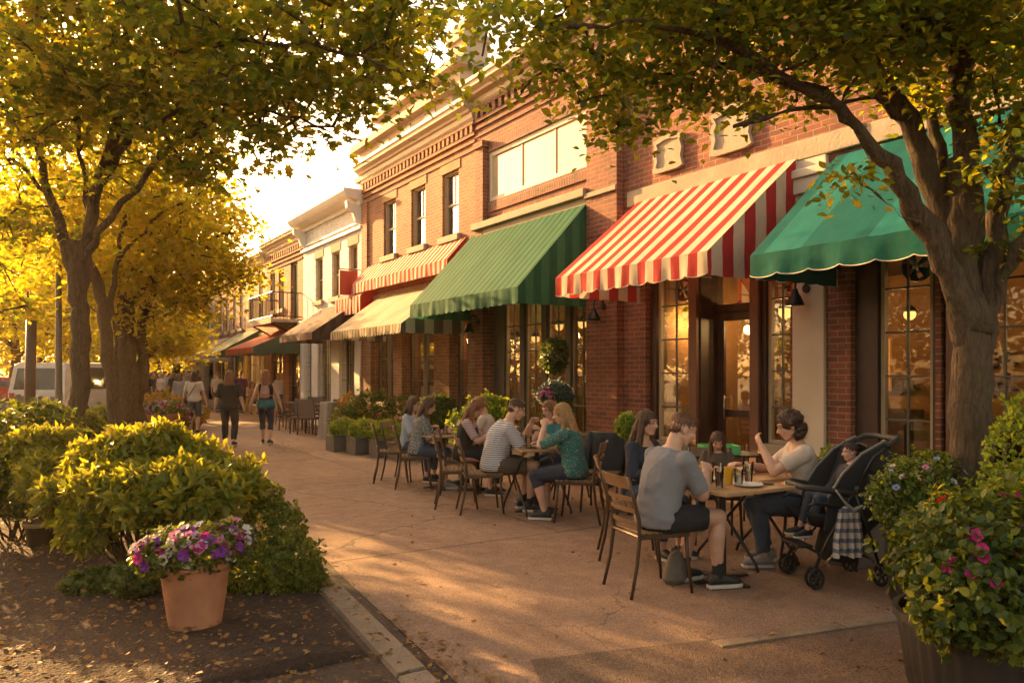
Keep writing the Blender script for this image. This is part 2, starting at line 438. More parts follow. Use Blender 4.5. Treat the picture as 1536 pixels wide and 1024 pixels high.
# strip in the front right, dark aggregate in front of it
mb = MB(); A = Vector((3.45, 3.15, 0)); B = Vector((6.2, 2.55, 0)); dd = (B - A).normalized(); nn_ = Vector((-dd.y, dd.x, 0))
for i in range(3):
    a = A + (B - A) * (i / 3 + .003); b = A + (B - A) * ((i + 1) / 3 - .003)
    q = [a - nn_ * .05, b - nn_ * .05, b + nn_ * .05, a + nn_ * .05]
    mb.add([(p.x, p.y, .002) for p in q] + [(p.x, p.y, .014) for p in q], [(4, 5, 6, 7), (0, 1, 5, 4), (1, 2, 6, 5), (2, 3, 7, 6), (3, 0, 4, 7)])
mb.obj('edging_strip', ground_mat('edging_concrete', (.26, .18, .12), (.34, .25, .17), spk=.3, stain=.4), kind='structure')
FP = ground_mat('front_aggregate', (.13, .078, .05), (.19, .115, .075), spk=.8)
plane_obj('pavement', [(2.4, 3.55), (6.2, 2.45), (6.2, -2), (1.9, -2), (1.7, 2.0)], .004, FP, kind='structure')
# saw-cut joints in the street
mb = MB()
def cut(x0, y0, x1, y1, w=.006):
    d = Vector((x1 - x0, y1 - y0)).normalized(); n = Vector((-d.y, d.x)) * w
    mb.add([(x0 - n.x, y0 - n.y, .0035), (x1 - n.x, y1 - n.y, .0035), (x1 + n.x, y1 + n.y, .0035), (x0 + n.x, y0 + n.y, .0035)], [(0, 1, 2, 3)])
for y in (6.3, 10.9, 15.6, 20.5, 26, 32): 
    xe = float(np.interp(y, [b[1] for b in BED], [b[0] for b in BED])) + .12
    cut(xe + .05, y, 7.7, y - .1)
cut(4.6, 6.3, 5.3, 36, .005)
mb.obj('street_joints', basic('joint_dark', (.05, .032, .022), .9), kind='structure')
# parking lot beyond the bed
plane_obj('parking_lot', [(-60, 6), (-1.6, 6), (-1.0, 20), (1.0, 50), (-60, 60)], .0, ground_mat('lot_asphalt', (.16, .12, .09), (.2, .15, .11)), kind='structure')
# fallen leaves
n = 8600
lx = np.concatenate([rng.uniform(-1.8, 2.1, 7300), rng.uniform(1.9, 7.6, n - 7300)])
ly = np.concatenate([2.9 + 9 * rng.random(7300) ** 2.2, 2.4 + 16 * rng.random(n - 7300) ** 2])
keep = ~((lx > 2.2) & (lx < 5) & (rng.random(n) < .6)); lx, ly = lx[keep], ly[keep]; n = len(lx)
O = np.stack([lx, ly, np.where((lx < np.interp(ly, [b[1] for b in BED], [b[0] for b in BED])) & (ly > 4.1), .075, .014)], 1)
Z = unit(np.stack([rng.normal(0, .3, n), rng.normal(0, .3, n), np.ones(n)], 1)); a = rng.uniform(0, 6.28, n)
X = unit(np.cross(np.stack([np.cos(a), np.sin(a), 0 * a], 1), Z)); Y = np.cross(Z, X)
LEAF_OVAL = ([(0, 0, 0), (.32, .3, .05), (.36, .6, .09), (0, 1.0, .02), (-.36, .6, .09), (-.32, .3, .05), (0, .5, -.02)], [(0, 1, 6), (1, 2, 6), (2, 3, 6), (3, 4, 6), (4, 5, 6), (5, 0, 6)])
DRY = leafmat('dry_leaf', [(.16, .07, .02), (.28, .13, .03), (.10, .045, .02), (.34, .19, .05)], [(.3, .15, .03), (.4, .22, .05)], .2, .7)
me = inst_mesh('fallen_leaves', *LEAF_OVAL, O, X, Y, Z, rng.uniform(.014, .05, n), DRY)
link(me, 'fallen_leaves', kind='stuff')
# ------------------------------------------------------------------ buildings
def wallgrid(mb, y0, y1, z0, z1, x0, x1, ops, mi=0):
    """solid wall between x0 and x1 with rectangular openings (ya, yb, za, zb)"""
    ys = sorted({y0, y1, *[v for o in ops for v in o[:2] if y0 < v < y1]})
    for a, b in zip(ys[:-1], ys[1:]):
        m = (a + b) / 2
        cur = z0
        for o in sorted([o for o in ops if o[0] < m < o[1]], key=lambda o: o[2]):
            if o[2] > cur: mb.box(x0, x1, a, b, cur, o[2], mi)
            cur = max(cur, o[3])
        if cur < z1: mb.box(x0, x1, a, b, cur, z1, mi)
def bp(mb, name, mat, par, **kw):
    """a part (or sub-part) of a world-coordinate thing"""
    if name in SPLIT:
        for q in mb.pieces(): o = sub(q.obj(name, mat, par, **kw), par)
        return o
    o = mb.obj(name, mat, par, **kw)
    return sub(o, par)
SPLIT = {'brick_pier', 'jamb_board', 'stone_base', 'ground_floor_pier', 'pilaster', 'mullion', 'cornice_bracket', 'bracket', 'stall_riser', 'side_wall', 'stone_band', 'window_recess', 'trim', 'stone_ledge', 'soldier_course', 'stucco_pier', 'shopfront_frame', 'door_reveal'}
def sash_window(par, y0, y1, z0, z1, xf=D, fm=SASH, blind=.5, sill=STONE, lintel=None, mun=1, rec=.10, label=None):
    mb = MB(); t_ = .05; x0, x1 = xf + rec, xf + rec + .06
    mb.box(x0, x1, y0, y0 + t_, z0, z1); mb.box(x0, x1, y1 - t_, y1, z0, z1)
    mb.box(x0, x1, y0 + t_, y1 - t_, z1 - t_, z1); mb.box(x0, x1, y0 + t_, y1 - t_, z0, z0 + t_ * 1.3)
    zm = (z0 + z1) / 2
    mb.box(x0 + .005, x1 + .02, y0 + t_, y1 - t_, zm - .025, zm + .025)
    for k in range(mun):
        yy = y0 + (y1 - y0) * (k + 1) / (mun + 1); mb.box(x0 + .02, x1 - .01, yy - .011, yy + .011, zm + .025, z1 - t_)
    # brick-mould: outer trim proud of the sash
    mb.box(x0 - .04, x0 + .003, y0 - .002, y0 + .035, z0, z1); mb.box(x0 - .04, x0 + .003, y1 - .035, y1 + .002, z0, z1); mb.box(x0 - .04, x0 + .003, y0 + .035, y1 - .035, z1 - .035, z1)
    wn = bp(mb, 'window', fm, par, bevel=.004, label=label)
    g = MB(); g.box(x0 + .035, x0 + .041, y0 + t_ * .6, y1 - t_ * .6, z0 + .02, z1 - .02); bp(g, 'pane', GLASS_UP, wn)
    if blind:
        b = MB(); zb = z1 - (z1 - z0) * blind
        nfold = 14
        for i in range(nfold):
            ya = y0 + .03 + (y1 - y0 - .06) * i / nfold; yb = y0 + .03 + (y1 - y0 - .06) * (i + 1) / nfold
            o_ = .012 * (i % 2); b.add([(x1 + .05 + o_, ya, zb), (x1 + .05 + .012 - o_, yb, zb), (x1 + .05 + .012 - o_, yb, z1 - .03), (x1 + .05 + o_, ya, z1 - .03)], [(0, 1, 2, 3)])
        bp(b, 'curtain', BLIND, wn)
    if sill:
        s_ = MB(); s_.box(xf - .09, xf + rec - .002, y0 - .09, y1 + .09, z0 - .14, z0 - .002); bp(s_, 'sill', sill, wn, bevel=.008)
    if lintel:
        l_ = MB(); l_.box(xf - .015, xf + rec - .03, y0 - .08, y1 + .08, z1 + .002, z1 + .24); bp(l_, 'lintel', lintel, wn)
    return wn
def shop_window(par, y0, y1, z0, z1, xf, fm, nx, nz, gm=GLASS, mat2=None, t_=.045, sill=None, label=None):
    mb = MB()
    mb.box(xf, xf + .06, y0, y0 + t_, z0, z1); mb.box(xf, xf + .06, y1 - t_, y1, z0, z1)
    mb.box(xf, xf + .06, y0 + t_, y1 - t_, z1 - t_, z1); mb.box(xf, xf + .06, y0 + t_, y1 - t_, z0, z0 + t_)
    w_ = .011
    for i in range(1, nx):
        yy = y0 + (y1 - y0) * i / nx; mb.box(xf + .018, xf + .042, yy - w_, yy + w_, z0 + t_, z1 - t_, 1)
    for k in range(1, nz):
        zz = z0 + (z1 - z0) * k / nz
        cuts = [y0 + t_] + [y0 + (y1 - y0) * i / nx for i in range(1, nx)] + [y1 - t_]
        for a, b in zip(cuts[:-1], cuts[1:]): mb.box(xf + .02, xf + .04, a + (w_ if a > y0 + t_ else 0), b - (w_ if b < y1 - t_ else 0), zz - w_, zz + w_, 1)
    wn = bp(mb, 'shop_window', [fm, mat2 or SASH_GREY], par, label=label)
    g = MB(); g.box(xf + .027, xf + .033, y0 + t_ * .5, y1 - t_ * .5, z0 + t_ * .5, z1 - t_ * .5); bp(g, 'pane', gm, wn)
    if sill: s_ = MB(); s_.box(xf - .16, xf - .003, y0 - .04, y1 + .04, z0 - .13, z0 - .003); bp(s_, 'sill', sill, wn, bevel=.01)
    return wn
def cornice(par, y0, y1, ztop, proj=.36, mat=CORN, dent=None, dmat=None, hgt=.42):
    mb = MB(); x = D
    prof = [(x + .25, ztop), (x - proj, ztop), (x - proj, ztop - .07), (x - proj + .03, ztop - .09), (x - proj + .05, ztop - .16), (x - proj + .15, ztop - .22), (x - proj + .17, ztop - .26), (x - .12, ztop - .28), (x - .10, ztop - hgt + .05), (x - .06, ztop - hgt), (x + .25, ztop - hgt)]
    mb.extr_y(prof[::-1], y0, y1)
    c = bp(mb, 'cornice', mat, par)
    if dent:
        d = MB(); zz = ztop - hgt
        n = int((y1 - y0) / dent)
        d.box(x - .085, x + .002, y0, y1, zz - .08, zz - .003)
        for i in range(n):
            ya = y0 + (i + .25) * (y1 - y0) / n; d.box(x - .075, x + .002, ya, ya + dent * .5, zz - .24, zz - .083)
        d.box(x - .06, x + .002, y0, y1, zz - .31, zz - .243)
        d.box(x - .045, x + .002, y0, y1, zz - .45, zz - .39)
        d.box(x - .03, x + .002, y0, y1, zz - .60, zz - .54)
        bp(d, 'corbel_course', dmat, par)
    return c
def shell(name, label, y0, y1, z1, mat, ops, xf=D, depth=9, par_h=.0, cat='building', th=.3, z_floor=3.35):
    b = thing(name, label, cat, (D, (y0 + y1) / 2, 0), world=True)
    mb = MB(); y0 += .003; y1 -= .003
    wallgrid(mb, y0, y1, -.02, z1, xf, xf + th, ops)
    bp(mb, 'front_wall', mat, b)
    m2 = MB(); m2.box(xf + th, xf + depth, y0, y0 + .2, -.02, z1 - .1); m2.box(xf + th, xf + depth, y1 - .2, y1, -.02, z1 - .1); m2.box(xf + depth, xf + depth + .2, y0, y1, -.02, z1 - .1)
    bp(m2, 'side_wall', mat, b)
    m3 = MB(); m3.box(xf + th, xf + depth, y0 + .2, y1 - .2, z1 - .35, z1 - .2); bp(m3, 'roof', SLATE, b)
    m4 = MB(); m4.box(xf + th, xf + depth, y0 + .2, y1 - .2, z_floor, z_floor + .2); bp(m4, 'upper_floor', DARKIN, b)
    return b
def interior(par, y0, y1, back=OCHRE, xb=4.2, lights=(), cx=0, wcol=(1, .55, .2), power=30, zc=3.2):
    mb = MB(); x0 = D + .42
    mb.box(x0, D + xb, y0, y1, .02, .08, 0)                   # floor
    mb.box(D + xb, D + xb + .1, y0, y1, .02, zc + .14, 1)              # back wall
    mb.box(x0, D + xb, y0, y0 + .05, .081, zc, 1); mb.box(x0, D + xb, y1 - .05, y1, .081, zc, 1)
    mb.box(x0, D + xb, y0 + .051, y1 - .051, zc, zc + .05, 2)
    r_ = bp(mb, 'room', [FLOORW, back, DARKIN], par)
    # counters, shelves and pictures against the back wall
    m2 = MB(); rr = random.Random(int(y0 * 100))
    y = y0 + .3
    while y < y1 - .8:
        wd = rr.uniform(.5, 1.1); h = rr.uniform(.8, 1.15)
        m2.box(D + xb - rr.uniform(.6, 1.6), D + xb - .05, y, min(y + wd, y1 - .1), .085, h)
        for k in range(rr.randint(1, 3)):
            zz = 1.35 + k * .38
            m2.box(D + xb - .3, D + xb - .02, y + .05, y + wd - .05, zz, zz + .03)
            yy = y + .1
            while yy < y + wd - .15:
                q = rr.uniform(.05, .12); m2.box(D + xb - .25, D + xb - .12, yy, yy + q, zz + .031, zz + rr.uniform(.1, .28)); yy += q + .04
        y += wd + rr.uniform(.2, .6)
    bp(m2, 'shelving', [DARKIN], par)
    for (ly, lx, lz) in lights:  # warm point lights inside the room, not all at a pendant lamp
        l = bpy.data.lights.new('room_light', 'POINT'); l.energy = power; l.color = wcol; l.shadow_soft_size = .07
        lo = bpy.data.objects.new('room_light', l); COL.objects.link(lo); lo.location = (D + lx, ly, lz - .12)
    return r_
PENDANTS = []
def pendant(x, y, z, label, r=.085):
    t_ = thing('pendant_lamp', label, 'lamp', (x, y, z), group='lit pendant lamps inside the shops')
    mb = MB(); mb.lathe([(.001, -r), (r * .5, -r * .87), (r * .87, -r * .5), (r, 0), (r * .87, r * .5), (r * .5, r * .87), (.001, r)], n=16); mb.obj('globe', BULB, t_, smooth=True)
    m2 = MB(); m2.tube([(0, 0, r * 1.0), (0, 0, 3.2 - z)], .006, 6); m2.lathe([(r * 1.25, r * .45), (r * .9, r * .95), (r * .35, r * 1.5), (.01, r * 1.6)], n=16); m2.obj('shade', BLACK, t_, smooth=True)
def wall_lamp(y, z, label, x=D):
    t_ = thing('wall_lamp', label, 'lamp', (x, y, z), group='black gooseneck lamps on the shopfronts')
    mb = MB(); mb.tube([(0, 0, .12), (-.03, 0, .22), (-.12, 0, .27), (-.2, 0, .2), (-.21, 0, .08)], .012, 8); mb.obj('arm', BLACK, t_, smooth=True)
    m2 = MB(); m2.lathe([(.105, -.09), (.10, -.06), (.06, .02), (.035, .06), (.03, .1), (.001, .11)], (-.21, 0, 0), 18); m2.obj('shade', BLACK, t_, smooth=True)
    m3 = MB(); m3.tube([(-.002, 0, .12), (-.02, 0, .12)], .05, 14); m3.obj('mount', BLACK, t_)

def awning(label, y0, y1, zt, zb, proj, val, mtop, mside, mval=None, scal=.13, dep=.035, xw=D, group='fabric awnings along the shopfronts', side_val=True, edge=None, sides=(True, True), hip=0, frame=True):
    """zt: height at the wall; zb: height of the front bar; val: valance drop"""
    a = thing('awning', label, 'awning', (xw, (y0 + y1) / 2, zb), group=group, world=True)
    r_ = random.Random(int(y0 * 10)); ph = r_.random() * 9
    nu = max(10, int((y1 - y0) / .16)); nv = 10
    mb = MB(); vs_ = []
    for j in range(nv + 1):
        v = j / nv
        for i in range(nu + 1):
            u = i / nu
            sag = -.035 * math.sin(math.pi * v) * (.55 + .45 * math.cos(u * math.pi * 2 * max(1, round((y1 - y0) / 1.3)) + math.pi)) * (1 if 0 < i < nu else 0)
            wr = .007 * math.sin(u * 23 + v * 7 + ph) * math.sin(math.pi * v) + .004 * math.sin(u * 57 - v * 11 + ph)
            vs_.append((xw - .02 - (proj - .02) * v + (sag + wr) * .6, y0 + (y1 - y0) * u, zt + (zb - zt) * v + (sag + wr)))
    mb.add(vs_, [(j * (nu + 1) + i, j * (nu + 1) + i + 1, (j + 1) * (nu + 1) + i + 1, (j + 1) * (nu + 1) + i) for j in range(nv) for i in range(nu)])
    bp(mb, 'canopy', mtop, a, smooth=True)
    # valance
    mb = MB(); vs_ = []; ns = max(1, round((y1 - y0) / scal)); k = ns * 8
    for i in range(k + 1):
        u = i / k; y = y0 + (y1 - y0) * u
        bot = zb - val + dep * (1 - abs(math.sin(math.pi * u * ns)) ** .6)
        bx = .012 * math.sin(u * 31 + ph) + .008 * math.sin(u * 77)
        zz0 = zb + .004 * math.sin(u * 57 + ph)
        for q in range(4):
            v = q / 3; vs_.append((xw - proj - .004 - bx * v, y, zz0 + (bot - zz0) * v))
    mb.add(vs_, [(i * 4 + q, (i + 1) * 4 + q, (i + 1) * 4 + q + 1, i * 4 + q + 1) for i in range(k) for q in range(3)])
    va = bp(mb, 'valance', mval or mtop, a, smooth=True)
    if edge is not None:
        tb = MB(); tb.tube([(vs_[i * 4 + 3][0] - .002, vs_[i * 4 + 3][1], vs_[i * 4 + 3][2]) for i in range(0, k + 1, 1)], .006, 5); bp(tb, 'piping', edge, va)
    # sides
    for q, (ys, on) in enumerate(((y0, sides[0]), (y1, sides[1]))):
        if not on: continue
        s_ = MB(); m = 12; vs_ = []
        for i in range(m + 1):
            u = i / m; x = xw - .02 - (proj - .02) * u; zt_ = zt + (zb - zt) * u
            bot = (zb - val if side_val else zb) + dep * .5 * (abs(math.sin(math.pi * u * 6)))
            for q_ in range(4):
                v = q_ / 3; vs_.append((x, ys + .01 * math.sin(u * 9 + v * 3) * v * (1 - v) * 4, zt_ + (bot - zt_) * v))
        s_.add(vs_, [(i * 4 + q_, (i + 1) * 4 + q_, (i + 1) * 4 + q_ + 1, i * 4 + q_ + 1) for i in range(m) for q_ in range(3)])
        bp(s_, 'side_panel', mside, a, smooth=True)
    if frame:
        f = MB()
        f.tube([(xw - proj + .02, y0 + .02, zb - .02), (xw - proj + .02, y1 - .02, zb - .02)], .016, 8)
        for ys in (y0 + .04, (y0 + y1) / 2, y1 - .04):
            f.tube([(xw - .01, ys, zb - .03), (xw - proj + .03, ys, zb - .03)], .013, 6)
            f.tube([(xw - .03, ys, zt - .05), (xw - proj + .03, ys, zb - .04)], .012, 6)
        bp(f, 'frame', BLACK, a)
    return a

# ============ building 1: nearest, striped and green awnings
b1 = shell('brick_building', 'nearest red brick shop building with stone panels above its striped awning', -1.0, 9.05, 7.3, BRICK_RED,
           [(6.0, 8.55, .35, 4.05), (4.25, 5.2, .35, 3.9), (1.2, 4.2, .35, 3.9)], xf=D)
mb = MB(); mb.box(D - .07, D - .002, 5.0, 8.9, 4.13, 4.36); mb.box(D - .05, D - .002, -.9, 4.98, 4.10, 4.34); mb.box(D - .05, D - .002, -.9, 8.9, 6.35, 6.5); bp(mb, 'stone_band', STONE, b1, bevel=.012)
cornice(b1, -1.0, 9.04, 7.42, .34, CORN, .26, BRICK_DK)
def cartouche(y, z, s):
    mb = MB(); pr = [(-.42, -.30), (-.30, -.34), (.30, -.34), (.42, -.30), (.36, -.12), (.40, .05), (.34, .20), (.40, .32), (.25, .34), (.12, .38), (-.12, .38), (-.25, .34), (-.40, .32), (-.34, .20), (-.40, .05), (-.36, -.12)]
    n = len(pr)
    P0 = [(D - .002, y + a * s, z + b * s) for a, b in pr]; P1 = [(D - .06, y + a * s, z + b * s) for a, b in pr]; P2 = [(D - .06, y + a * s * .78, z + b * s * .76) for a, b in pr]; P3 = [(D - .03, y + a * s * .74, z + b * s * .72) for a, b in pr]
    fs = []
    for k in range(3): fs += [(k * n + i, (k + 1) * n + i, (k + 1) * n + (i + 1) % n, k * n + (i + 1) % n) for i in range(n)]
    fs.append(tuple(3 * n + i for i in range(n))[::-1])
    mb.add(P0 + P1 + P2 + P3, fs); bp(mb, 'stone_panel', STONE, b1)
cartouche(8.05, 4.75, .72); cartouche(6.9, 4.78, .85); cartouche(3.4, 4.75, .85)
# base, piers, frames
mb = MB(); mb.box(D - .10, D + .25, 4.2, 6.02, -.02, .34); mb.box(D - .10, D + .25, 8.5, 9.0, -.02, .34); mb.box(D - .10, D + .25, 1.0, 4.19, -.02, .34); bp(mb, 'stone_base', STONE_DK, b1, bevel=.015)
mb = MB(); mb.box(D - .06, D - .002, 5.50, 5.93, .35, 3.72); mb.box(D - .12, D - .061, 5.44, 5.99, 3.721, 3.9); mb.box(D - .16, D - .002, 5.40, 6.03, 3.901, 4.0); mb.box(D - .06, D - .002, 5.47, 5.96, 4.001, 4.128); bp(mb, 'stucco_pier', STUCCO, b1, bevel=.01)
F1 = D + .12
mb = MB()
for a, b in ((8.43, 8.55), (7.54, 7.73), (6.44, 6.66), (6.0, 6.03)): mb.box(F1 - .03, F1 + .18, a, b, .35, 3.3)
for a, b in ((4.25, 4.33), (4.93, 5.2), (3.98, 4.2), (3.1, 3.35), (1.2, 1.5)): mb.box(F1 - .03, F1 + .18, a, b, .35, 3.3)
mb.box(F1 - .05, F1 + .18, 6.0, 8.55, 3.3, 4.05); mb.box(F1 - .05, F1 + .18, 4.25, 5.2, 3.3, 3.9); mb.box(F1 - .05, F1 + .18, 1.2, 4.2, 3.3, 3.9)
bp(mb, 'shopfront_frame', WOOD_DK, b1, bevel=.008)
mb = MB(); 
for a, b in ((7.56, 7.71), (6.50, 6.64), (4.02, 4.16)): mb.box(F1 - .10, F1 - .033, a, b, .35, 3.3)
mb.box(F1 - .08, F1 - .033, 1.5, 3.1, .35, 3.2)
bp(mb, 'jamb_board', WOOD_RED, b1, bevel=.008)
shop_window(b1, 7.74, 8.42, .62, 3.08, F1 + .02, SASH, 2, 5, sill=STONE_DK)
shop_window(b1, 6.035, 6.435, .72, 3.0, F1 + .02, SASH, 2, 5, sill=STONE)
shop_window(b1, 4.335, 4.925, .62, 3.0, F1 + .02, SASH, 2, 5, sill=STONE_DK)
shop_window(b1, 3.36, 3.975, .62, 3.0, F1 + .02, SASH, 2, 5, sill=STONE_DK)
mb = MB(); mb.box(F1, F1 + .15, 7.73, 8.43, .35, .6); mb.box(F1, F1 + .15, 6.03, 6.44, .35, .7); mb.box(F1, F1 + .15, 3.35, 4.93, .35, .6); bp(mb, 'stall_riser', WOOD_DK, b1)
# door with transom
mb = MB(); mb.box(F1 + .181, F1 + .42, 7.543, 7.6, .35, 3.3); mb.box(F1 + .181, F1 + .42, 6.6, 6.657, .35, 3.3); bp(mb, 'door_reveal', WOOD_DK, b1)
mb = MB(); xd = F1 + .3
mb.box(xd, xd + .05, 6.66, 6.78, .08, 2.45); mb.box(xd, xd + .05, 7.42, 7.54, .08, 2.45); mb.box(xd, xd + .05, 6.78, 7.42, 2.33, 2.45); mb.box(xd, xd + .05, 6.78, 7.42, .08, .38); mb.box(xd, xd + .05, 6.78, 7.42, 1.0, 1.1)
mb.box(xd - .02, xd + .08, 6.66, 7.54, 2.451, 2.56)
dr = bp(mb, 'door', WOOD_DK, b1, bevel=.006)
g = MB(); g.box(xd + .02, xd + .026, 6.77, 7.43, .37, 2.34); g.box(xd + .02, xd + .026, 6.66, 7.54, 2.56, 3.3); bp(g, 'pane', GLASS, dr)
h = MB(); h.tube([(xd - .05, 7.37, .95), (xd - .05, 7.37, 1.3)], .012, 8); h.tube([(xd, 7.37, .98), (xd - .05, 7.37, .98)], .01, 6); h.tube([(xd, 7.37, 1.27), (xd - .05, 7.37, 1.27)], .01, 6); bp(h, 'handle', METAL, dr, smooth=True)
mb = MB(); mb.box(D - .35, F1 + .5, 6.5, 7.7, -.02, .08); bp(mb, 'doorstep', STONE_DK, b1, bevel=.01)
interior(b1, 1.1, 8.6, lights=((6.95, 1.14, 2.40), (8.35, .75, 2.45), (5.5, 1.65, 2.3), (8.0, 1.6, 2.4), (3.4, 2.2, 2.3)), power=10)
for ly, lx, lz, lb in ((6.95, 1.14, 2.46, 'round glowing globe lamp behind the window beside the cream pier'), (8.38, .68, 2.5, 'glowing lamp in the window left of the dark door'), (5.46, 1.64, 2.35, 'glowing lamp in the window just right of the cream pier'), (8.1, 1.55, 2.62, 'small glowing lamp seen above the dark shop door')):
    pendant(D + lx, ly, lz, lb, .075 if ly != 6.95 else .10)
# picture board seen through the door
mb = MB(); mb.box(D + 2.6, D + 2.64, 6.3, 7.0, 1.35, 2.1); tag(mb.obj('wall_board', basic('tan_board', (.45, .24, .10), .6)), 'plain tan board hanging inside behind the dark shop door', 'board')
# ventilation fans in the top lights
def wfan(y, z, x, label):
    t_ = thing('window_fan', label, 'fan', (x, y, z), group='round black fans at the window tops')
    mb = MB(); pr = [(.15 * math.cos(a), .15 * math.sin(a)) for a in np.linspace(0, 2 * math.pi, 25)]
    mb.tube([(0, a, b) for a, b in pr], .016, 6); mb.tube([(.05, a, b) for a, b in pr], .016, 6)
    mb.obj('ring', BLACK, t_, smooth=True)
    m2 = MB(); m2.tube([(-.02, 0, 0), (.07, 0, 0)], .035, 12); m2.obj('hub', METAL, t_, smooth=True)
    m3 = MB()
    for k in range(5):
        a = k * 2 * math.pi / 5; u = np.array((0, math.cos(a), math.sin(a))); v = np.array((0, -math.sin(a), math.cos(a)))
        m3.add([tuple(u * .03 - v * .015), tuple(u * .135 - v * .05 + np.array((.03, 0, 0))), tuple(u * .135 + v * .04 - np.array((.01, 0, 0))), tuple(u * .03 + v * .015)], [(0, 1, 2, 3)])
    m3.obj('blades', BLACK, t_)
wfan(8.08, 2.82, D + .3, 'round black fan at the top of the window left of the dark door')
wfan(6.2, 2.78, D + .3, 'round black fan above the glowing globe lamp by the cream pier')
wfan(4.62, 2.76, D + .3, 'round black fan at the top of the window right of the cream pier')
wall_lamp(9.35, 2.52, 'black gooseneck lamp on the brick pier left of the striped red awning', D - .14)
wall_lamp(5.72, 2.48, 'black gooseneck lamp on the cream stucco pier', D - .07)

# ============ building 2: long panel window, green striped awning
b2 = shell('brick_building', 'red brick shop building with one long cream panel window over a green striped awning', 9.05, 13.45, 7.2, BRICK_RED,
           [(9.95, 13.1, .35, 4.2), (9.83, 13.1, 5.0, 5.98)])
mb = MB(); 
mb.box(D - .14, D - .002, 9.053, 9.80, .0, 6.15); mb.box(D - .12, D - .002, 13.14, 13.44, 0, 6.1)
mb.box(D - .19, D - .002, 9.053, 9.86, 6.15, 6.3); mb.box(D - .17, D - .002, 13.08, 13.44, 6.1, 6.22)
bp(mb, 'brick_pier', BRICK_RED, b2)
mb = MB(); mb.box(D - .03, D - .002, 9.81, 13.07, 5.985, 6.14); mb.box(D - .035, D - .002, 9.81, 13.07, 4.79, 4.995); bp(mb, 'soldier_course', SOLDIER, b2)
mb = MB(); mb.box(D - .20, D - .002, 9.81, 13.5, 4.47, 4.6); mb.box(D - .12, D - .002, 9.83, 13.13, 4.2, 4.468); bp(mb, 'stone_ledge', STONE, b2, bevel=.012)
mb = MB(); mb.box(D - .18, D - .141, 9.04, 9.82, 4.42, 4.5); mb.box(D - .22, D - .002, 9.04, 9.84, .0, .34); mb.box(D - .1, D - .002, 9.85, 13.12, 0, .36); bp(mb, 'stone_base', STONE, b2, bevel=.01)
cornice(b2, 9.06, 13.6, 7.42, .42, CORN, .22, BRICK_DK)
mb = MB(); x0 = D + .015; t_ = .085
mb.box(x0, x0 + .08, 9.83, 9.83 + t_, 5.0, 5.98); mb.box(x0, x0 + .08, 13.1 - t_, 13.1, 5.0, 5.98); mb.box(x0, x0 + .08, 9.83 + t_, 13.1 - t_, 5.0, 5.0 + t_); mb.box(x0, x0 + .08, 9.83 + t_, 13.1 - t_, 5.98 - t_, 5.98)
for yy in (10.9, 11.96): mb.box(x0 + .02, x0 + .07, yy - .014, yy + .014, 5.0 + t_, 5.98 - t_)
lw = bp(mb, 'panel_window', CREAM, b2, bevel=.006)
g = MB(); g.box(x0 + .045, x0 + .05, 9.88, 13.05, 5.04, 5.94)
m_, t = nt('panel_glass'); p = N(t, 'ShaderNodeBsdfPrincipled', Roughness=.06); p.inputs['Base Color'].default_value = (.62, .47, .27, 1); p.inputs['Coat Weight'].default_value = .8; p.inputs['Coat Roughness'].default_value = .02
n_ = noise(t, pos(t), .8, 2); L(t, bump(t, n_.outputs[0], .1, .03), p.inputs['Coat Normal']); finish(t, p.outputs[0])
bp(g, 'pane', m_, lw)
F2 = D + .14
mb = MB()
for a, b in ((9.95, 10.02), (10.56, 10.72), (11.28, 11.44), (12.0, 12.16), (12.72, 13.1)): mb.box(F2 - .03, F2 + .14, a, b, .35, 3.15)
mb.box(F2 - .05, F2 + .14, 9.95, 13.1, 3.15, 4.2); mb.box(F2, F2 + .13, 9.95, 13.1, .351, .55)
bp(mb, 'shopfront_frame', basic('greybrown_frame', (.075, .06, .05), .45, var=.2), b2, bevel=.008)
for a, b in ((10.02, 10.56), (10.72, 11.28), (11.44, 12.0), (12.16, 12.72)): shop_window(b2, a + .003, b - .003, .56, 3.0, F2 + .02, basic('sash_tan', (.30, .22, .14), .5) if a < 10.1 else MATS['sash_tan'], 2, 5)
interior(b2, 9.9, 13.2, lights=((10.6, 1.4, 2.5), (11.8, 1.2, 2.45)), power=10)
for ly, lx, lz, lb in ((11.05, .75, 2.5, 'glowing lamp behind the rightmost window under the green striped awning'), (11.9, .85, 2.5, 'glowing lamp behind the second window under the green striped awning'), (12.7, .85, 2.3, 'lower glowing lamp behind the third window under the green striped awning')): pendant(D + lx, ly, lz, lb)
wall_lamp(13.3, 2.5, 'black gooseneck lamp on the narrow brick pier between green striped and cream awnings', D - .12)

# ============ building 3: three sash windows, red/white and cream awnings
b3 = shell('brick_building', 'orange-red brick building with three tall sash windows over a small red striped awning', 13.45, 19.74, 7.0, BRICK_OR,
           [(14.35, 15.1, 4.58, 5.97), (15.95, 16.7, 4.58, 5.97), (17.6, 18.35, 4.58, 5.97), (13.75, 14.55, .62, 3.2), (15.3, 16.95, .85, 3.2), (17.5, 18.9, .85, 3.2)])
for a in (14.35, 15.95, 17.6): sash_window(b3, a, a + .75, 4.58, 5.97, mun=1, lintel=brick('lintel_brick', (.42, .22, .10), (.36, .18, .08), (.4, .3, .2), w=.072, h=.24) if a < 15 else MATS['lintel_brick'])
mb = MB(); mb.box(D - .06, D - .002, 19.35, 19.73, 0, 6.2); mb.box(D - .05, D - .002, 13.46, 13.8, 3.3, 6.1); bp(mb, 'brick_pier', BRICK_OR, b3)
cornice(b3, 13.6, 19.72, 7.2, .34, CORN, .2, BRICK_OR)
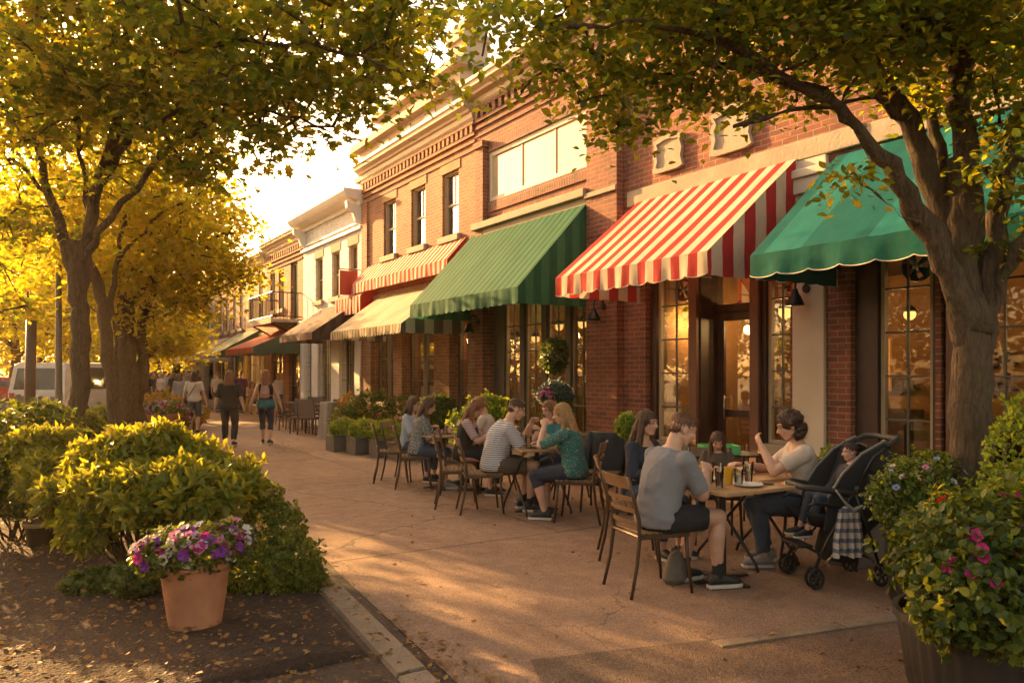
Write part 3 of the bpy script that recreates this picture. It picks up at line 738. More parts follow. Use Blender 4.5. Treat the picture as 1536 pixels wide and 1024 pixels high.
PLANK = brick('brick_brown', (.30, .15, .08), (.24, .11, .06), (.34, .25, .17), w=.4, h=.072)
mb = MB()
for a, b in ((13.46, 13.75), (14.56, 15.28), (16.97, 17.48), (18.92, 19.34)): mb.box(D - .12, D - .002, a, b, 0, 3.25)
bp(mb, 'ground_floor_pier', PLANK, b3)
mb = MB(); mb.box(D - .14, D - .002, 13.46, 19.7, 3.42, 3.62); mb.box(D - .16, D - .121, 13.46, 15.28, 0, .3); bp(mb, 'stone_band', STONE, b3, bevel=.01)
F3 = D + .1
for a, b, z0, s_ in ((13.8, 14.5, .64, STONE), (15.35, 16.1, .87, STONE), (16.2, 16.9, .87, STONE), (17.55, 18.15, .87, STONE), (18.25, 18.85, .87, STONE)): shop_window(b3, a, b, z0, 3.1, F3, SASH_GREY, 2, 4, sill=s_)
mb = MB(); mb.box(F3, F3 + .1, 13.753, 13.8, .62, 3.197); mb.box(F3, F3 + .1, 14.5, 14.547, .62, 3.197); mb.box(F3, F3 + .1, 16.1, 16.2, .852, 3.197); mb.box(F3, F3 + .1, 15.303, 15.35, .852, 3.197); mb.box(F3, F3 + .1, 16.9, 16.947, .852, 3.197); mb.box(F3, F3 + .1, 18.15, 18.25, .852, 3.197); mb.box(F3, F3 + .1, 17.503, 17.55, .852, 3.197); mb.box(F3, F3 + .1, 18.85, 18.897, .852, 3.197); bp(mb, 'mullion', WOOD_DK, b3)
interior(b3, 13.7, 19.4, lights=((14.2, 1.0, 2.5), (16.4, 1.4, 2.5)), power=12)
pendant(D + .62, 15.0, 2.6, 'glowing lamp by the doorway under the cream striped awning')
# red projecting sign at the joint with the white building
sg = thing('hanging_sign', 'plain red board sign projecting between the white and orange brick buildings', 'sign', (D - .02, 19.9, 3.9), world=True)
mb = MB(); mb.box(D - .62, D - .1, 19.87, 19.93, 3.72, 4.38); bp(mb, 'board', basic('red_board', (.50, .07, .04), .5, var=.1), sg, bevel=.01)
mb = MB(); mb.tube([(D - .002, 19.9, 4.42), (D - .66, 19.9, 4.42)], .014, 6); mb.tube([(D - .002, 19.9, 3.95), (D - .1, 19.9, 3.95)], .014, 6); bp(mb, 'bracket', BLACK, sg)

# ============ building 4: white painted brick
b4 = shell('white_building', 'white painted brick building with bracketed cornice and three narrow sash windows', 19.74, 25.0, 6.45, BRICK_WH,
           [(20.15, 20.85, 3.86, 5.2), (21.55, 22.25, 3.86, 5.2), (23.05, 23.75, 3.86, 5.2), (20.2, 21.3, .7, 3.0), (22.1, 23.2, .7, 3.0), (23.9, 24.6, .2, 3.0)])
for a in (20.15, 21.55, 23.05): sash_window(b4, a, a + .7, 3.86, 5.2, lintel=STONE_DK)
mb = MB()
mb.extr_y([(D + .2, 6.6), (D - .55, 6.6), (D - .55, 6.52), (D - .48, 6.42), (D - .42, 6.36), (D - .1, 6.30), (D - .08, 6.2), (D + .2, 6.2)][::-1], 19.76, 24.98)
mb.box(D - .09, D - .002, 19.76, 24.98, 5.55, 5.63); mb.box(D - .06, D - .002, 19.76, 24.98, 5.72, 5.77); bp(mb, 'cornice', WHITEP, b4)
mb = MB()
for y in (19.95, 24.75): mb.extr_y([(D - .003, 6.19), (D - .42, 6.28), (D - .40, 6.1), (D - .24, 5.98), (D - .16, 5.75), (D - .003, 5.65)][::-1], y - .07, y + .07)
bp(mb, 'cornice_bracket', WHITEP, b4)
mb = MB()
for a, b in ((19.75, 20.15), (21.35, 22.05), (23.25, 23.85), (24.65, 24.99)): mb.box(D - .10, D - .002, a, b, 0, 3.1)
mb.box(D - .2, D - .002, 19.76, 24.98, 3.12, 3.3); bp(mb, 'pilaster', WHITEP, b4, bevel=.01)
for a, b in ((20.22, 20.74), (20.76, 21.28), (22.12, 22.64), (22.66, 23.18)): shop_window(b4, a, b, .72, 2.98, D + .1, SASH_GREY, 2, 4, sill=STONE)
shop_window(b4, 23.93, 24.57, .22, 2.98, D + .1, SASH_GREY, 1, 2)
interior(b4, 19.9, 24.9, lights=((22, 1.4, 2.4),), power=18)

# ============ building 5: brick with iron balcony
b5 = shell('brick_building', 'orange brick building with a black iron balcony', 25.0, 29.4, 6.3, BRICK_OR,
           [(25.6, 26.4, 3.45, 5.4), (27.2, 27.85, 3.9, 5.3), (28.3, 28.95, 3.9, 5.3), (25.4, 26.6, .3, 2.9), (27.3, 28.9, .3, 2.9)])
for a in (27.2, 28.3): sash_window(b5, a, a + .65, 3.9, 5.3)
mb = MB(); mb.box(D + .1, D + .15, 25.6, 25.68, 3.45, 5.4); mb.box(D + .1, D + .15, 26.32, 26.4, 3.45, 5.4); mb.box(D + .1, D + .15, 25.96, 26.04, 3.45, 5.4); mb.box(D + .1, D + .15, 25.68, 26.32, 5.32, 5.4); bd = bp(mb, 'balcony_door', basic('green_door_paint', (.12, .2, .14), .5), b5); g = MB(); g.box(D + .12, D + .125, 25.66, 26.34, 3.5, 5.34); bp(g, 'pane', GLASS_UP, bd)
cornice(b5, 25.02, 29.38, 6.42, .34, CORN, .25, BRICK_OR)
mb = MB(); mb.box(D - 1.0, D - .002, 25.1, 28.2, 3.28, 3.38); mb.box(D - 1.04, D - .98, 25.06, 28.24, 3.24, 3.42)
bc = bp(mb, 'balcony', STONE, b5)
mb = MB()
for z in (3.47, 4.25): mb.tube([(D - .97, 25.13, z), (D - .97, 28.17, z)], .02, 6); [mb.tube([(D - .97, y, z), (D - .01, y, z)], .02, 6) for y in (25.13, 28.17)]
for i in range(27): y = 25.13 + i * (28.17 - 25.13) / 26; mb.tube([(D - .97, y, 3.38), (D - .97, y, 4.25)], .011, 5)
for y in (25.13, 28.17):
    for i in range(1, 8): mb.tube([(D - .97 + i * .12, y, 3.38), (D - .97 + i * .12, y, 4.25)], .011, 5)
bp(mb, 'railing', BLACK, bc)
mb = MB(); [mb.tube([(D - .9, y, 3.25), (D - .4, y, 3.0), (D - .01, y, 2.6)], .03, 6) for y in (25.5, 27.8)]; bp(mb, 'bracket', BLACK, bc)
for a, b in ((25.42, 26.58), (27.32, 28.08), (28.1, 28.88)): shop_window(b5, a, b, .32, 2.88, D + .1, WOOD_DK, 2, 3)
interior(b5, 25.2, 29.2, lights=((27, 1.2, 2.4),), power=10)
# ============ building 6, 7, 8
b6 = shell('ochre_building', 'narrow ochre painted building between the balcony building and brown brick row', 29.4, 32.6, 6.1, BRICK_YE,
           [(30.0, 30.55, 3.7, 5.2), (31.4, 31.95, 3.7, 5.2), (29.9, 32.2, .3, 2.8)])
for a in (30.0, 31.4): sash_window(b6, a, a + .55, 3.7, 5.2, fm=WHITEP)
mb = MB(); mb.box(D - .1, D - .002, 29.42, 32.58, 2.95, 3.15); mb.box(D - .12, D - .002, 29.42, 29.8, 0, 2.94); mb.box(D - .12, D - .002, 32.25, 32.58, 0, 2.94); bp(mb, 'trim', basic('yellow_paint', (.62, .40, .10), .6), b6)
cornice(b6, 29.42, 32.58, 6.2, .3, CORN)
for a, b in ((29.92, 31.0), (31.1, 32.18)): shop_window(b6, a, b, .32, 2.78, D + .1, WHITEP, 2, 3)
interior(b6, 29.6, 32.4, lights=((31, 1.0, 2.3),), power=25)
b7 = shell('brick_building', 'brown brick building with two pairs of narrow windows, second last in the row', 32.6, 38.5, 5.9, BRICK_DK,
           [(a, a + .55, 3.5, 5.0) for a in (33.1, 34.3, 35.7, 36.9)] + [(33.2, 35.2, .3, 2.7), (35.8, 37.8, .3, 2.7)])
for a in (33.1, 34.3, 35.7, 36.9): sash_window(b7, a, a + .55, 3.5, 5.0, fm=WHITEP)
cornice(b7, 32.62, 38.48, 6.0, .3, CORN)
for a, b in ((33.22, 35.18), (35.82, 37.78)): shop_window(b7, a, b, .32, 2.68, D + .1, WHITEP, 3, 2)
b8 = shell('grey_building', 'last grey building at the far end of the row behind its balcony', 38.5, 46, 5.6, brick('brick_grey', (.34, .29, .24), (.30, .26, .22), (.36, .32, .28)),
           [(39.5, 40.2, 3.4, 4.8), (41.5, 42.2, 3.4, 4.8), (39, 41.5, .3, 2.6)])
for a in (39.5, 41.5): sash_window(b8, a, a + .7, 3.4, 4.8, fm=WHITEP)
cornice(b8, 38.52, 45.9, 5.7, .3, CORN)

# ============ tall beige building behind the row
tw = thing('beige_building', 'tall beige stepped building with a chimney rising behind the brick roofs', 'building', (12, 24, 0), world=True)
BEI = basic('beige_render', (.50, .39, .29), .85, var=.1, scale=.6, bmp=.1)
mb = MB(); mb.box(11.0, 19, 20.5, 28, 0, 10.2); mb.box(11.6, 18.4, 21.1, 27.4, 10.2, 11.2); bp(mb, 'wall', BEI, tw)
mb = MB(); 
for z0, z1_, e in ((7.9, 8.05, .12), (8.9, 9.1, .15), (10.05, 10.3, .28)): mb.box(11 - e, 19 + e, 20.5 - e, 28 + e, z0, z1_)
mb.box(11.3, 18.7, 20.8, 27.7, 11.2, 11.4); bp(mb, 'string_course', basic('beige_trim', (.40, .30, .22), .8), tw)
mb = MB(); mb.box(11.9, 12.8, 21.4, 22.3, 11.4, 12.3); mb.box(11.8, 12.9, 21.3, 22.4, 12.3, 12.5); mb.box(11.95, 12.75, 21.45, 22.25, 12.5, 12.9); bp(mb, 'chimney', BEI, tw)
mb = MB()
for y in (21.6, 23.4, 25.2): mb.box(10.98, 10.999, y, y + .8, 9.15, 9.95)
for x in (12, 14.0): mb.box(x, x + .8, 20.48, 20.499, 9.15, 9.95)
bp(mb, 'window_recess', basic('far_window_dark', (.16, .13, .11), .3), tw)

# ============ awnings
RW = dict(ca=(.50, .05, .055), cb=(.68, .58, .47))
S_RW = stripes('awning_red_white', period=.28, axis=1, trans=.3, **RW); S_RWx = stripes('awning_red_white_side', period=.36, axis=0, **RW)
awning('large red and white striped awning over the dark shop door', 5.86, 8.66, 4.2, 2.93, 1.58, .27, S_RW, S_RWx, scal=.31, dep=.03, edge=basic('piping_grey', (.3, .25, .2), .7))
GR = dict(ca=(.008, .105, .105), cb=(.018, .165, .16))
S_G = stripes('awning_green_plain', period=1.15, axis=1, duty=.62, trans=.18, faded=.25, **GR); S_Gx = stripes('awning_green_plain_side', period=9, axis=0, **GR)
awning('plain green awning with scalloped white piping at right by the big tree', 1.2, 5.36, 4.08, 2.82, 1.48, .24, S_G, S_Gx, stripes('awning_green_valance', (.010, .11, .095), (.012, .12, .10), 3, 1, trans=.12), scal=.36, dep=.03, edge=CREAM)
GS = dict(ca=(.014, .10, .062), cb=(.05, .165, .095))
S_GS = stripes('awning_green_striped', period=.2, axis=1, duty=.5, trans=.2, **GS); S_GSx = stripes('awning_green_striped_side', (.02, .12, .07), (.045, .18, .10), .3, 0)
awning('long green striped awning under the long panel window', 9.82, 13.66, 4.46, 2.93, 1.45, .26, S_GS, S_GSx, scal=.2, dep=.025)
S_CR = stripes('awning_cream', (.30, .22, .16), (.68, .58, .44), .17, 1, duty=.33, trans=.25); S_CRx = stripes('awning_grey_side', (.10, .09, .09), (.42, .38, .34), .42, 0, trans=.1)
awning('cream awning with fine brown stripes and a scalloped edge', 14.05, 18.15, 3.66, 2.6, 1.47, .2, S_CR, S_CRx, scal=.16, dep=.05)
S_R2 = stripes('awning_red_small', (.66, .06, .045), (.78, .66, .54), .22, 1, trans=.25); RED = stripes('awning_red_side', (.6, .03, .03), (.6, .03, .03), 9, 0, trans=.2)
awning('small upper red and white striped awning right under the three sash windows', 14.0, 19.4, 4.45, 3.96, .46, .27, S_R2, RED, scal=.22, dep=.012)
awning('short red and white striped awning beside the white building', 18.75, 20.6, 3.98, 3.62, .48, .46, S_R2, RED, scal=.22, dep=.012, xw=D)
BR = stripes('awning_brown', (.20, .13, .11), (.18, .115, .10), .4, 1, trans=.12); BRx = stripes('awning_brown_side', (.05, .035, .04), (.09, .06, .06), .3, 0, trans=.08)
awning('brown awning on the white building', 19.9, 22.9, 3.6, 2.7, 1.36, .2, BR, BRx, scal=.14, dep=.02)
RD = stripes('awning_dull_red', (.45, .09, .06), (.38, .08, .05), .5, 1); GD = stripes('awning_dull_green', (.09, .13, .09), (.09, .14, .1), .5, 0, trans=.15)
awning('faded red awning with a dark green side below the iron balcony', 25.1, 28.9, 3.15, 2.45, 1.6, .2, RD, GD, scal=.2, dep=.02)
PG = stripes('awning_pale_green', (.36, .38, .26), (.34, .36, .25), .6, 1)
awning('pale grey-green awning beyond the faded red one', 30.2, 33.6, 3.3, 2.45, 1.5, .18, PG, GD, scal=.2, dep=.02)
WH = stripes('awning_white', (.6, .56, .5), (.55, .5, .44), .6, 1)
awning('small whitish awning farthest along the row', 35.5, 38.0, 3.2, 2.4, 1.4, .25, WH, WH, scal=.3, dep=.04)
# ------------------------------------------------------------------ chairs, tables, tableware, stroller
CHM = basic('chair_bronze_metal', (.085, .048, .026), .42, metal=.35, var=.2, bmp=.06)
SLAT = basic('chair_slat', (.20, .11, .05), .45, var=.25, scale=9, bmp=.1)
TABW = basic('table_wood', (.42, .25, .12), .42, var=.25, scale=3, bmp=.1, coat=.2)
TABM = basic('table_leg_metal', (.035, .026, .022), .45, metal=.3, bmp=.06)
def make_chair(loc, rz, label, group='slat-back metal chairs around the cafe tables'):
    t_ = thing('cafe_chair', label, 'chair', loc, rz, group)
    W = .21
    for s in (-1, 1):
        mb = MB(); mb.tube([(s * .215, .23, 0), (s * .205, .20, .25), (s * .20, .19, .43)], [.012, .014, .015], 8); mb.obj('leg', CHM, t_, smooth=True)
        mb = MB(); mb.tube([(s * .215, -.27, 0), (s * .205, -.22, .22), (s * .20, -.195, .43), (s * .20, -.20, .55), (s * .20, -.245, .72), (s * .20, -.285, .865)], [.012, .014, .016, .016, .015, .013], 8); mb.obj('leg', CHM, t_, smooth=True)
    mb = MB()
    for z, y in ((.52, -.197), (.615, -.213), (.70, -.237)):
        n = 6
        P = [(-.185 + .37 * i / n, y - .022 * math.sin(math.pi * i / n), z) for i in range(n + 1)]
        for a, b in zip(P[:-1], P[1:]): mb.add([(a[0], a[1] - .007, z - .017), (b[0], b[1] - .007, z - .017), (b[0], b[1] + .007, z - .017), (a[0], a[1] + .007, z - .017), (a[0], a[1] - .014, z + .017), (b[0], b[1] - .014, z + .017), (b[0], b[1], z + .017), (a[0], a[1], z + .017)], [(0, 3, 2, 1), (4, 5, 6, 7), (0, 1, 5, 4), (2, 3, 7, 6)] )
    z0, z1 = .775, .865; P = [(-.20 + .40 * i / 8, -.255 - .024 * math.sin(math.pi * i / 8)) for i in range(9)]
    for a, b in zip(P[:-1], P[1:]): mb.add([(a[0], a[1] - .008, z0), (b[0], b[1] - .008, z0), (b[0], b[1] + .008, z0), (a[0], a[1] + .008, z0), (a[0], a[1] - .038, z1), (b[0], b[1] - .038, z1), (b[0], b[1] - .022, z1), (a[0], a[1] - .022, z1)], [(0, 3, 2, 1), (4, 5, 6, 7), (0, 1, 5, 4), (2, 3, 7, 6)])
    mb.obj('backrest', SLAT, t_)
    mb = MB()
    for i in range(8):
        y = -.185 + i * .052; mb.box(-.205, .205, y, y + .043, .445, .462)
    mb.obj('seat', SLAT, t_, bevel=.003)
    mb = MB(); mb.tube([(-.205, .205, .432), (.205, .205, .432)], .013, 6); mb.tube([(-.205, -.195, .432), (.205, -.195, .432)], .013, 6)
    for s in (-1, 1): mb.box(s * .205 - .012, s * .205 + .012, -.2, .21, .415, .444)
    mb.obj('seat_frame', CHM, t_)
    return t_
chair0 = None
def chair(px, Z, a, label):
    global chair0
    loc = at(px, Z); rz = face_yaw(a)
    if chair0 is None: chair0 = make_chair(loc, rz, label); return chair0
    return copy_tree(chair0, label, loc, rz)
chair(974, 5.72, 70, 'nearest slat-back chair, under the man in the grey T-shirt')
chair(944, 6.75, 95, 'slat-back chair under the smiling woman, its back showing left of the grey T-shirt')
chair(1222, 6.45, -82, 'slat-back chair under the woman in the cream blouse, behind the stroller')
chair(1072, 7.35, 185, 'slat-back chair under the small long-haired child')
chair(722, 8.9, 80, 'slat-back chair under the man in the white striped shirt')
chair(686, 9.25, 84, 'empty slat-back chair close behind the one of the man in the striped shirt')
chair(868, 8.35, -75, 'slat-back chair under the woman in the teal patterned top')
chair(866, 9.6, -110, 'slat-back chair under the woman half hidden behind the teal patterned top')
chair(905, 9.0, -160, 'slat-back chair with a black jacket hung over it')
chair(690, 10.3, 85, 'slat-back chair under the woman with the dark dress over a striped top')
chair(742, 10.7, -100, 'slat-back chair under the red-haired person facing the dark-dressed woman')
chair(622, 10.8, 82, 'slat-back chair under the woman in the patterned grey cardigan')
chair(588, 11.4, 80, 'empty slat-back chair leftmost at the cafe tables')
chair(606, 11.6, 110, 'slat-back chair under the woman in light blue, farthest of the seated group')

def ptable(px, Z, a, label, sx, sy, base=True, xlegs=False, rnd=False, loc=None):
    loc = loc or at(px, Z); t_ = thing('cafe_table', label, 'table', loc, face_yaw(a), 'cafe tables')
    mb = MB()
    if rnd: mb.lathe([(.01, .715), (sx / 2 - .02, .715), (sx / 2, .725), (sx / 2, .742), (sx / 2 - .01, .75), (.01, .75)], n=40)
    else:
        mb.box(-sx / 2, sx / 2, -sy / 2, sy / 2, .722, .75)
    mb.obj('tabletop', TABW, t_, bevel=0 if rnd else .006, smooth=('auto' if rnd else False))
    if base:
        mb = MB(); mb.lathe([(.04, .02), (.032, .05), (.028, .68), (.05, .70), (.05, .72)], n=16); mb.obj('pedestal', TABM, t_, smooth='auto')
        mb = MB()
        for k in range(4):
            q = k * math.pi / 2 + math.pi / 4 * 0; u = np.array((math.cos(q), math.sin(q), 0)); v = np.array((-u[1], u[0], 0))
            r = .27; c = [u * .02 - v * .035, u * r - v * .022, u * r + v * .022, u * .02 + v * .035]
            mb.add([tuple(p) for p in c] + [tuple(c[0] + (0, 0, .045)), tuple(c[1] + (0, 0, .018)), tuple(c[2] + (0, 0, .018)), tuple(c[3] + (0, 0, .045))], [(0, 3, 2, 1), (4, 5, 6, 7), (0, 1, 5, 4), (1, 2, 6, 5), (2, 3, 7, 6), (3, 0, 4, 7)])
        mb.obj('base', TABM, t_, bevel=.004)
    if xlegs:
        for s in (-1, 1):
            mb = MB(); y = s * (sy / 2 - .06)
            for d in (-1, 1):
                y2 = y + d * .014; P = [(d * (sx / 2 - .04), y2, .005), (d * (sx / 2 - .06), y2, .06), (-d * (sx / 2 - .10), y2, .66), (-d * (sx / 2 - .10), y2, .72)]
                mb.tube(P, .013, 8)
            mb.obj('crossed_leg', TABM, t_, smooth=True)
    return t_
T1_ = ptable(1083, 5.95, 60, 'nearest square cafe table on a pedestal, crowded with drinks', .80, .72)
T2_ = ptable(1120, 6.55, 60, 'folding cafe table with crossed legs right behind the nearest table', .74, .60, base=False, xlegs=True)
T3_ = ptable(805, 8.95, 70, 'middle cafe table with crossed legs between the striped shirt and the teal top', .78, .66, xlegs=True)
T4_ = ptable(716, 10.5, 80, 'half hidden cafe table in front of the woman in the dark dress', .6, .6)
T5_ = ptable(664, 10.75, 80, 'round cafe table by the woman in the patterned cardigan', .62, .62, rnd=True)
# tableware -----------------------------------------------------------------
def liquidmat(name, c, rough=.1): return basic(name, c, rough, var=.05, bmp=0, coat=.6)
TUMB = glassmat('tumbler_glass', (.95, .95, .93), 1.2)
YEL_C = basic('yellow_plastic', (.75, .42, .03), .35, var=.05, bmp=0); WHT_C = basic('white_ceramic', (.75, .70, .62), .25, var=.04, bmp=0)
AMB = liquidmat('amber_drink', (.85, .55, .20)); COLA = liquidmat('cola_drink', (.06, .025, .012)); WATR = liquidmat('ice_water', (.75, .70, .60)); PEA = liquidmat('peach_drink', (.85, .5, .3))
GRPD = {}
def on_table(px, Z, dz=.75): return at(px, Z, dz + .001)
def tumbler(px, Z, label, r, h, liq, fill=.8, straw=False, lemon=False):
    t_ = thing('drinking_glass', label, 'glass', on_table(px, Z), group='drinks on the cafe tables')
    mb = MB(); mb.lathe([(r * .80, 0), (r, h), (r * .94, h), (r * .75, .012), (.002, .012)], n=20); mb.obj('glass', TUMB, t_, smooth='auto')
    mb = MB(); mb.lathe([(.002, .014), (r * .73, .014), (r * (.75 + .17 * fill), h * fill), (.002, h * fill)], n=20); mb.obj('drink', liq, t_, smooth='auto')
    if straw: mb = MB(); mb.tube([(0, 0, h * .3), (r * .5, 0, h * 1.25)], .0035, 6); mb.obj('straw', WHT_C, t_)
    if lemon: mb = MB(); mb.tube([(r * .9, -.004, h), (r * .9, .004, h)], .022, 12); mb.obj('lemon_slice', YEL_C, t_)
    return t_
def cup(px, Z, label, r, h, mat, sleeve=None):
    t_ = thing('cup', label, 'cup', on_table(px, Z), group='cups on the cafe tables')
    mb = MB(); mb.lathe([(r * .78, 0), (r, h), (r * 1.05, h + .003), (r * .95, h + .004), (r * .75, .01), (.002, .01)], n=24); mb.obj('body', mat, t_, smooth='auto')
    m2 = MB(); m2.lathe([(.002, h * .9), (r * .93, h * .9)], n=20); m2.obj('drink', AMB, t_)
    return t_
def plate(px, Z, label, r, food=None):
    t_ = thing('plate', label, 'plate', on_table(px, Z), group='plates on the cafe tables')
    mb = MB(); mb.lathe([(r * .55, 0), (r * .65, .003), (r, .018), (r, .022), (r * .62, .008), (.002, .007)], n=28); mb.obj('dish', WHT_C, t_, smooth='auto')
    if food:
        m2 = MB()
        for k in range(9): c = rand_xy(r * .45); m2.ell((c[0], c[1], .02 + .012 * (k % 3)), (1, 0, 0), (0, 1, 0), (0, 0, 1), .022, .018, .014, 8, 5)
        m2.obj('food', food, t_, smooth=True)
    return t_
def rand_xy(r): a = random.random() * 6.28; q = r * math.sqrt(random.random()); return (q * math.cos(a), q * math.sin(a))
FOOD = basic('fried_food', (.42, .2, .06), .6, var=.4, scale=30)
cup(1093, 5.92, 'larger yellow cup in the middle of the nearest table', .036, .125, YEL_C)
cup(1048, 6.32, 'small yellow cup far left on the nearest table behind the tall amber glass', .038, .09, YEL_C)
tumbler(1064, 6.0, 'tall glass of pale amber drink on the nearest table', .037, .155, AMB, .85)
tumbler(1079, 5.72, 'glass of dark cola with ice at the front of the nearest table', .034, .145, COLA, .8, straw=True)
tumbler(1108, 5.85, 'glass bottle shaped tumbler of water right of the yellow cup', .036, .12, WATR, .7)
tumbler(1123, 5.95, 'peach coloured drink at the right on the nearest table', .034, .12, PEA, .85, straw=True)
tumbler(1122, 6.5, 'wide glass of red and peach drink on the folding table', .05, .10, PEA, .8)
plate(1122, 5.78, 'white plate with cutlery at the right front of the nearest table', .11)
plate(1056, 6.12, 'white plate of fried food left of the glasses on the nearest table', .11, FOOD)
plate(1030, 6.45, 'white plate of food between the man and the smiling woman', .11, FOOD)
plate(1100, 6.55, 'white plate on the folding table in front of the cream blouse', .11, FOOD)
t_ = thing('folded_napkin', 'folded white napkin lying left of the dark cola glass', 'napkin', on_table(1050, 5.95)); mb = MB(); mb.box(-.07, .07, -.05, .05, 0, .008); mb.box(-.065, .066, -.045, .047, .0085, .014); mb.obj('cloth', basic('napkin_cloth', (.68, .6, .5), .9), t_, bevel=.003)
t_ = thing('phone', 'dark phone beside the plate on the nearest table', 'phone', on_table(1146, 5.9), .5); mb = MB(); mb.box(-.035, .035, -.072, .072, 0, .008); mb.obj('case', BLACK, t_, bevel=.003)
tumbler(785, 8.9, 'glass of iced water by the hands of the man in the striped shirt', .036, .14, WATR, .8, straw=True); tumbler(793, 8.7, 'glass of brown iced tea on the middle table', .036, .14, AMB, .8)
tumbler(810, 9.05, 'dark drink farther back on the middle table', .034, .12, COLA, .8); plate(806, 8.8, 'white plate at the right front of the middle table', .11); plate(822, 9.0, 'white plate of food by the teal woman on the middle table', .1, FOOD); cup(800, 9.2, 'pale cup farthest back on the middle table', .035, .09, WHT_C)
tumbler(668, 10.7, 'glass with a pinkish drink on the round table', .036, .13, PEA, .8, straw=True); cup(657, 10.65, 'small pink-brown cup on the round table', .05, .06, basic('pink_cup', (.55, .28, .2), .5)); plate(671, 10.8, 'pale plate on the round table', .1)
tumbler(715, 10.4, 'clear glass on the half hidden table', .034, .12, WATR, .7)

# far wicker armchairs and tables ------------------------------------------------
WICK = basic('wicker_brown', (.11, .065, .042), .6, var=.3, scale=50, bmp=.6, bscale=120); PANEL = basic('sling_grey_brown', (.20, .15, .12), .7, var=.1)
def make_arm(loc, rz, label):
    t_ = thing('armchair', label, 'chair', loc, rz, 'dark armchairs outside the white building')
    for sx in (-1, 1):
        for sy in (-1, 1):
            mb = MB(); mb.tube([(sx * .25, sy * .24, 0), (sx * .24, sy * .22, .42)], [.016, .022], 8); mb.obj('leg', WICK, t_, smooth=True)
        mb = MB(); mb.tube([(sx * .26, .24, .42), (sx * .27, .23, .64), (sx * .27, -.2, .66), (sx * .25, -.26, .80)], .02, 8); mb.obj('arm', WICK, t_, smooth=True)
    mb = MB(); mb.box(-.25, .25, -.24, .25, .40, .45); mb.obj('seat', WICK, t_, bevel=.01)
    mb = MB(); mb.add([(-.23, -.24, .46), (.23, -.24, .46), (.21, -.31, .90), (-.21, -.31, .90), (-.23, -.26, .46), (.23, -.26, .46), (.21, -.34, .90), (-.21, -.34, .90)], [(0, 1, 2, 3), (7, 6, 5, 4), (0, 4, 5, 1), (1, 5, 6, 2), (2, 6, 7, 3), (3, 7, 4, 0)]); mb.obj('backrest', PANEL, t_, bevel=.008)
    mb = MB(); mb.tube([(-.235, -.25, .44), (-.225, -.33, .92), (.225, -.33, .92), (.235, -.25, .44)], .018, 8); mb.obj('back_frame', WICK, t_, smooth=True)
    return t_
arm0 = None
for px, Z, a, lb in ((436, 21.8, 95, 'dark armchair leftmost beyond the walkers, facing the shopfronts'), (452, 20.6, 175, 'dark armchair with its pale back to the camera, left of the middle pair'), (466, 20.2, 10, 'dark armchair at the front, turned away from the camera'), (487, 20.4, -85, 'dark armchair nearest the grey menu stand'), (470, 22.3, 180, 'dark armchair behind the far tables'), (428, 23.8, 60, 'dark armchair farthest back outside the white building')):
    if arm0 is None: arm0 = make_arm(at(px, Z), face_yaw(a), lb)
    else: copy_tree(arm0, lb, at(px, Z), face_yaw(a))
def dtable(px, Z, label):
    t_ = thing('cafe_table', label, 'table', at(px, Z), 0, 'dark tables outside the white building'); mb = MB(); mb.box(-.38, .38, -.38, .38, .71, .745); mb.obj('tabletop', WICK, t_, bevel=.006)
    for sx in (-1, 1):
        for sy in (-1, 1): mb = MB(); mb.tube([(sx * .33, sy * .33, 0), (sx * .33, sy * .33, .708)], .02, 8); mb.obj('leg', WICK, t_, smooth=True)
dtable(470, 21.2, 'dark square table between the armchairs outside the white building'); dtable(446, 22.8, 'dark square table farther left outside the white building')
# grey cloth-covered stand and small menu board
t_ = thing('covered_stand', 'grey cloth-covered stand left of the planters, under the cream awning', 'stand', at(500, 18.9), .2)
mb = MB(); n = 40; vs_ = []
for k, (z, q) in enumerate(((.0, 1.06), (.3, 1.0), (.6, .95), (.86, .9), (.9, .88))):
    for i in range(n):
        a = 2 * math.pi * i / n; c, s_ = math.cos(a), math.sin(a); sq = 1 / max(abs(c), abs(s_)); w_ = 1 + .05 * math.sin(a * 9) * (1 - z)
        vs_.append((.3 * c * min(sq, 1.25) * q * w_, .26 * s_ * min(sq, 1.25) * q * w_, z))
mb.add(vs_, [(k * n + i, k * n + (i + 1) % n, (k + 1) * n + (i + 1) % n, (k + 1) * n + i) for k in range(4) for i in range(n)] + [tuple(range(4 * n, 5 * n))]); mb.obj('cloth', basic('grey_cover_cloth', (.26, .23, .21), .85, bmp=.3, bscale=12, bdist=.02), t_, smooth='auto')
t_ = thing('menu_board', 'small grey menu board leaning just right of the cloth-covered stand', 'board', at(520, 18.2), face_yaw(180)); mb = MB(); mb.cbox((0, .05, .32), .42, .02, .6, rot=Matrix.Rotation(R(12), 3, 'X')); mb.obj('board', basic('slate_grey', (.13, .12, .12), .5), t_, bevel=.004); mb = MB(); mb.tube([(-.19, -.1, 0), (-.19, .0, .6)], .01, 6); mb.tube([(.19, -.1, 0), (.19, .0, .6)], .01, 6); mb.obj('stay', BLACK, t_)

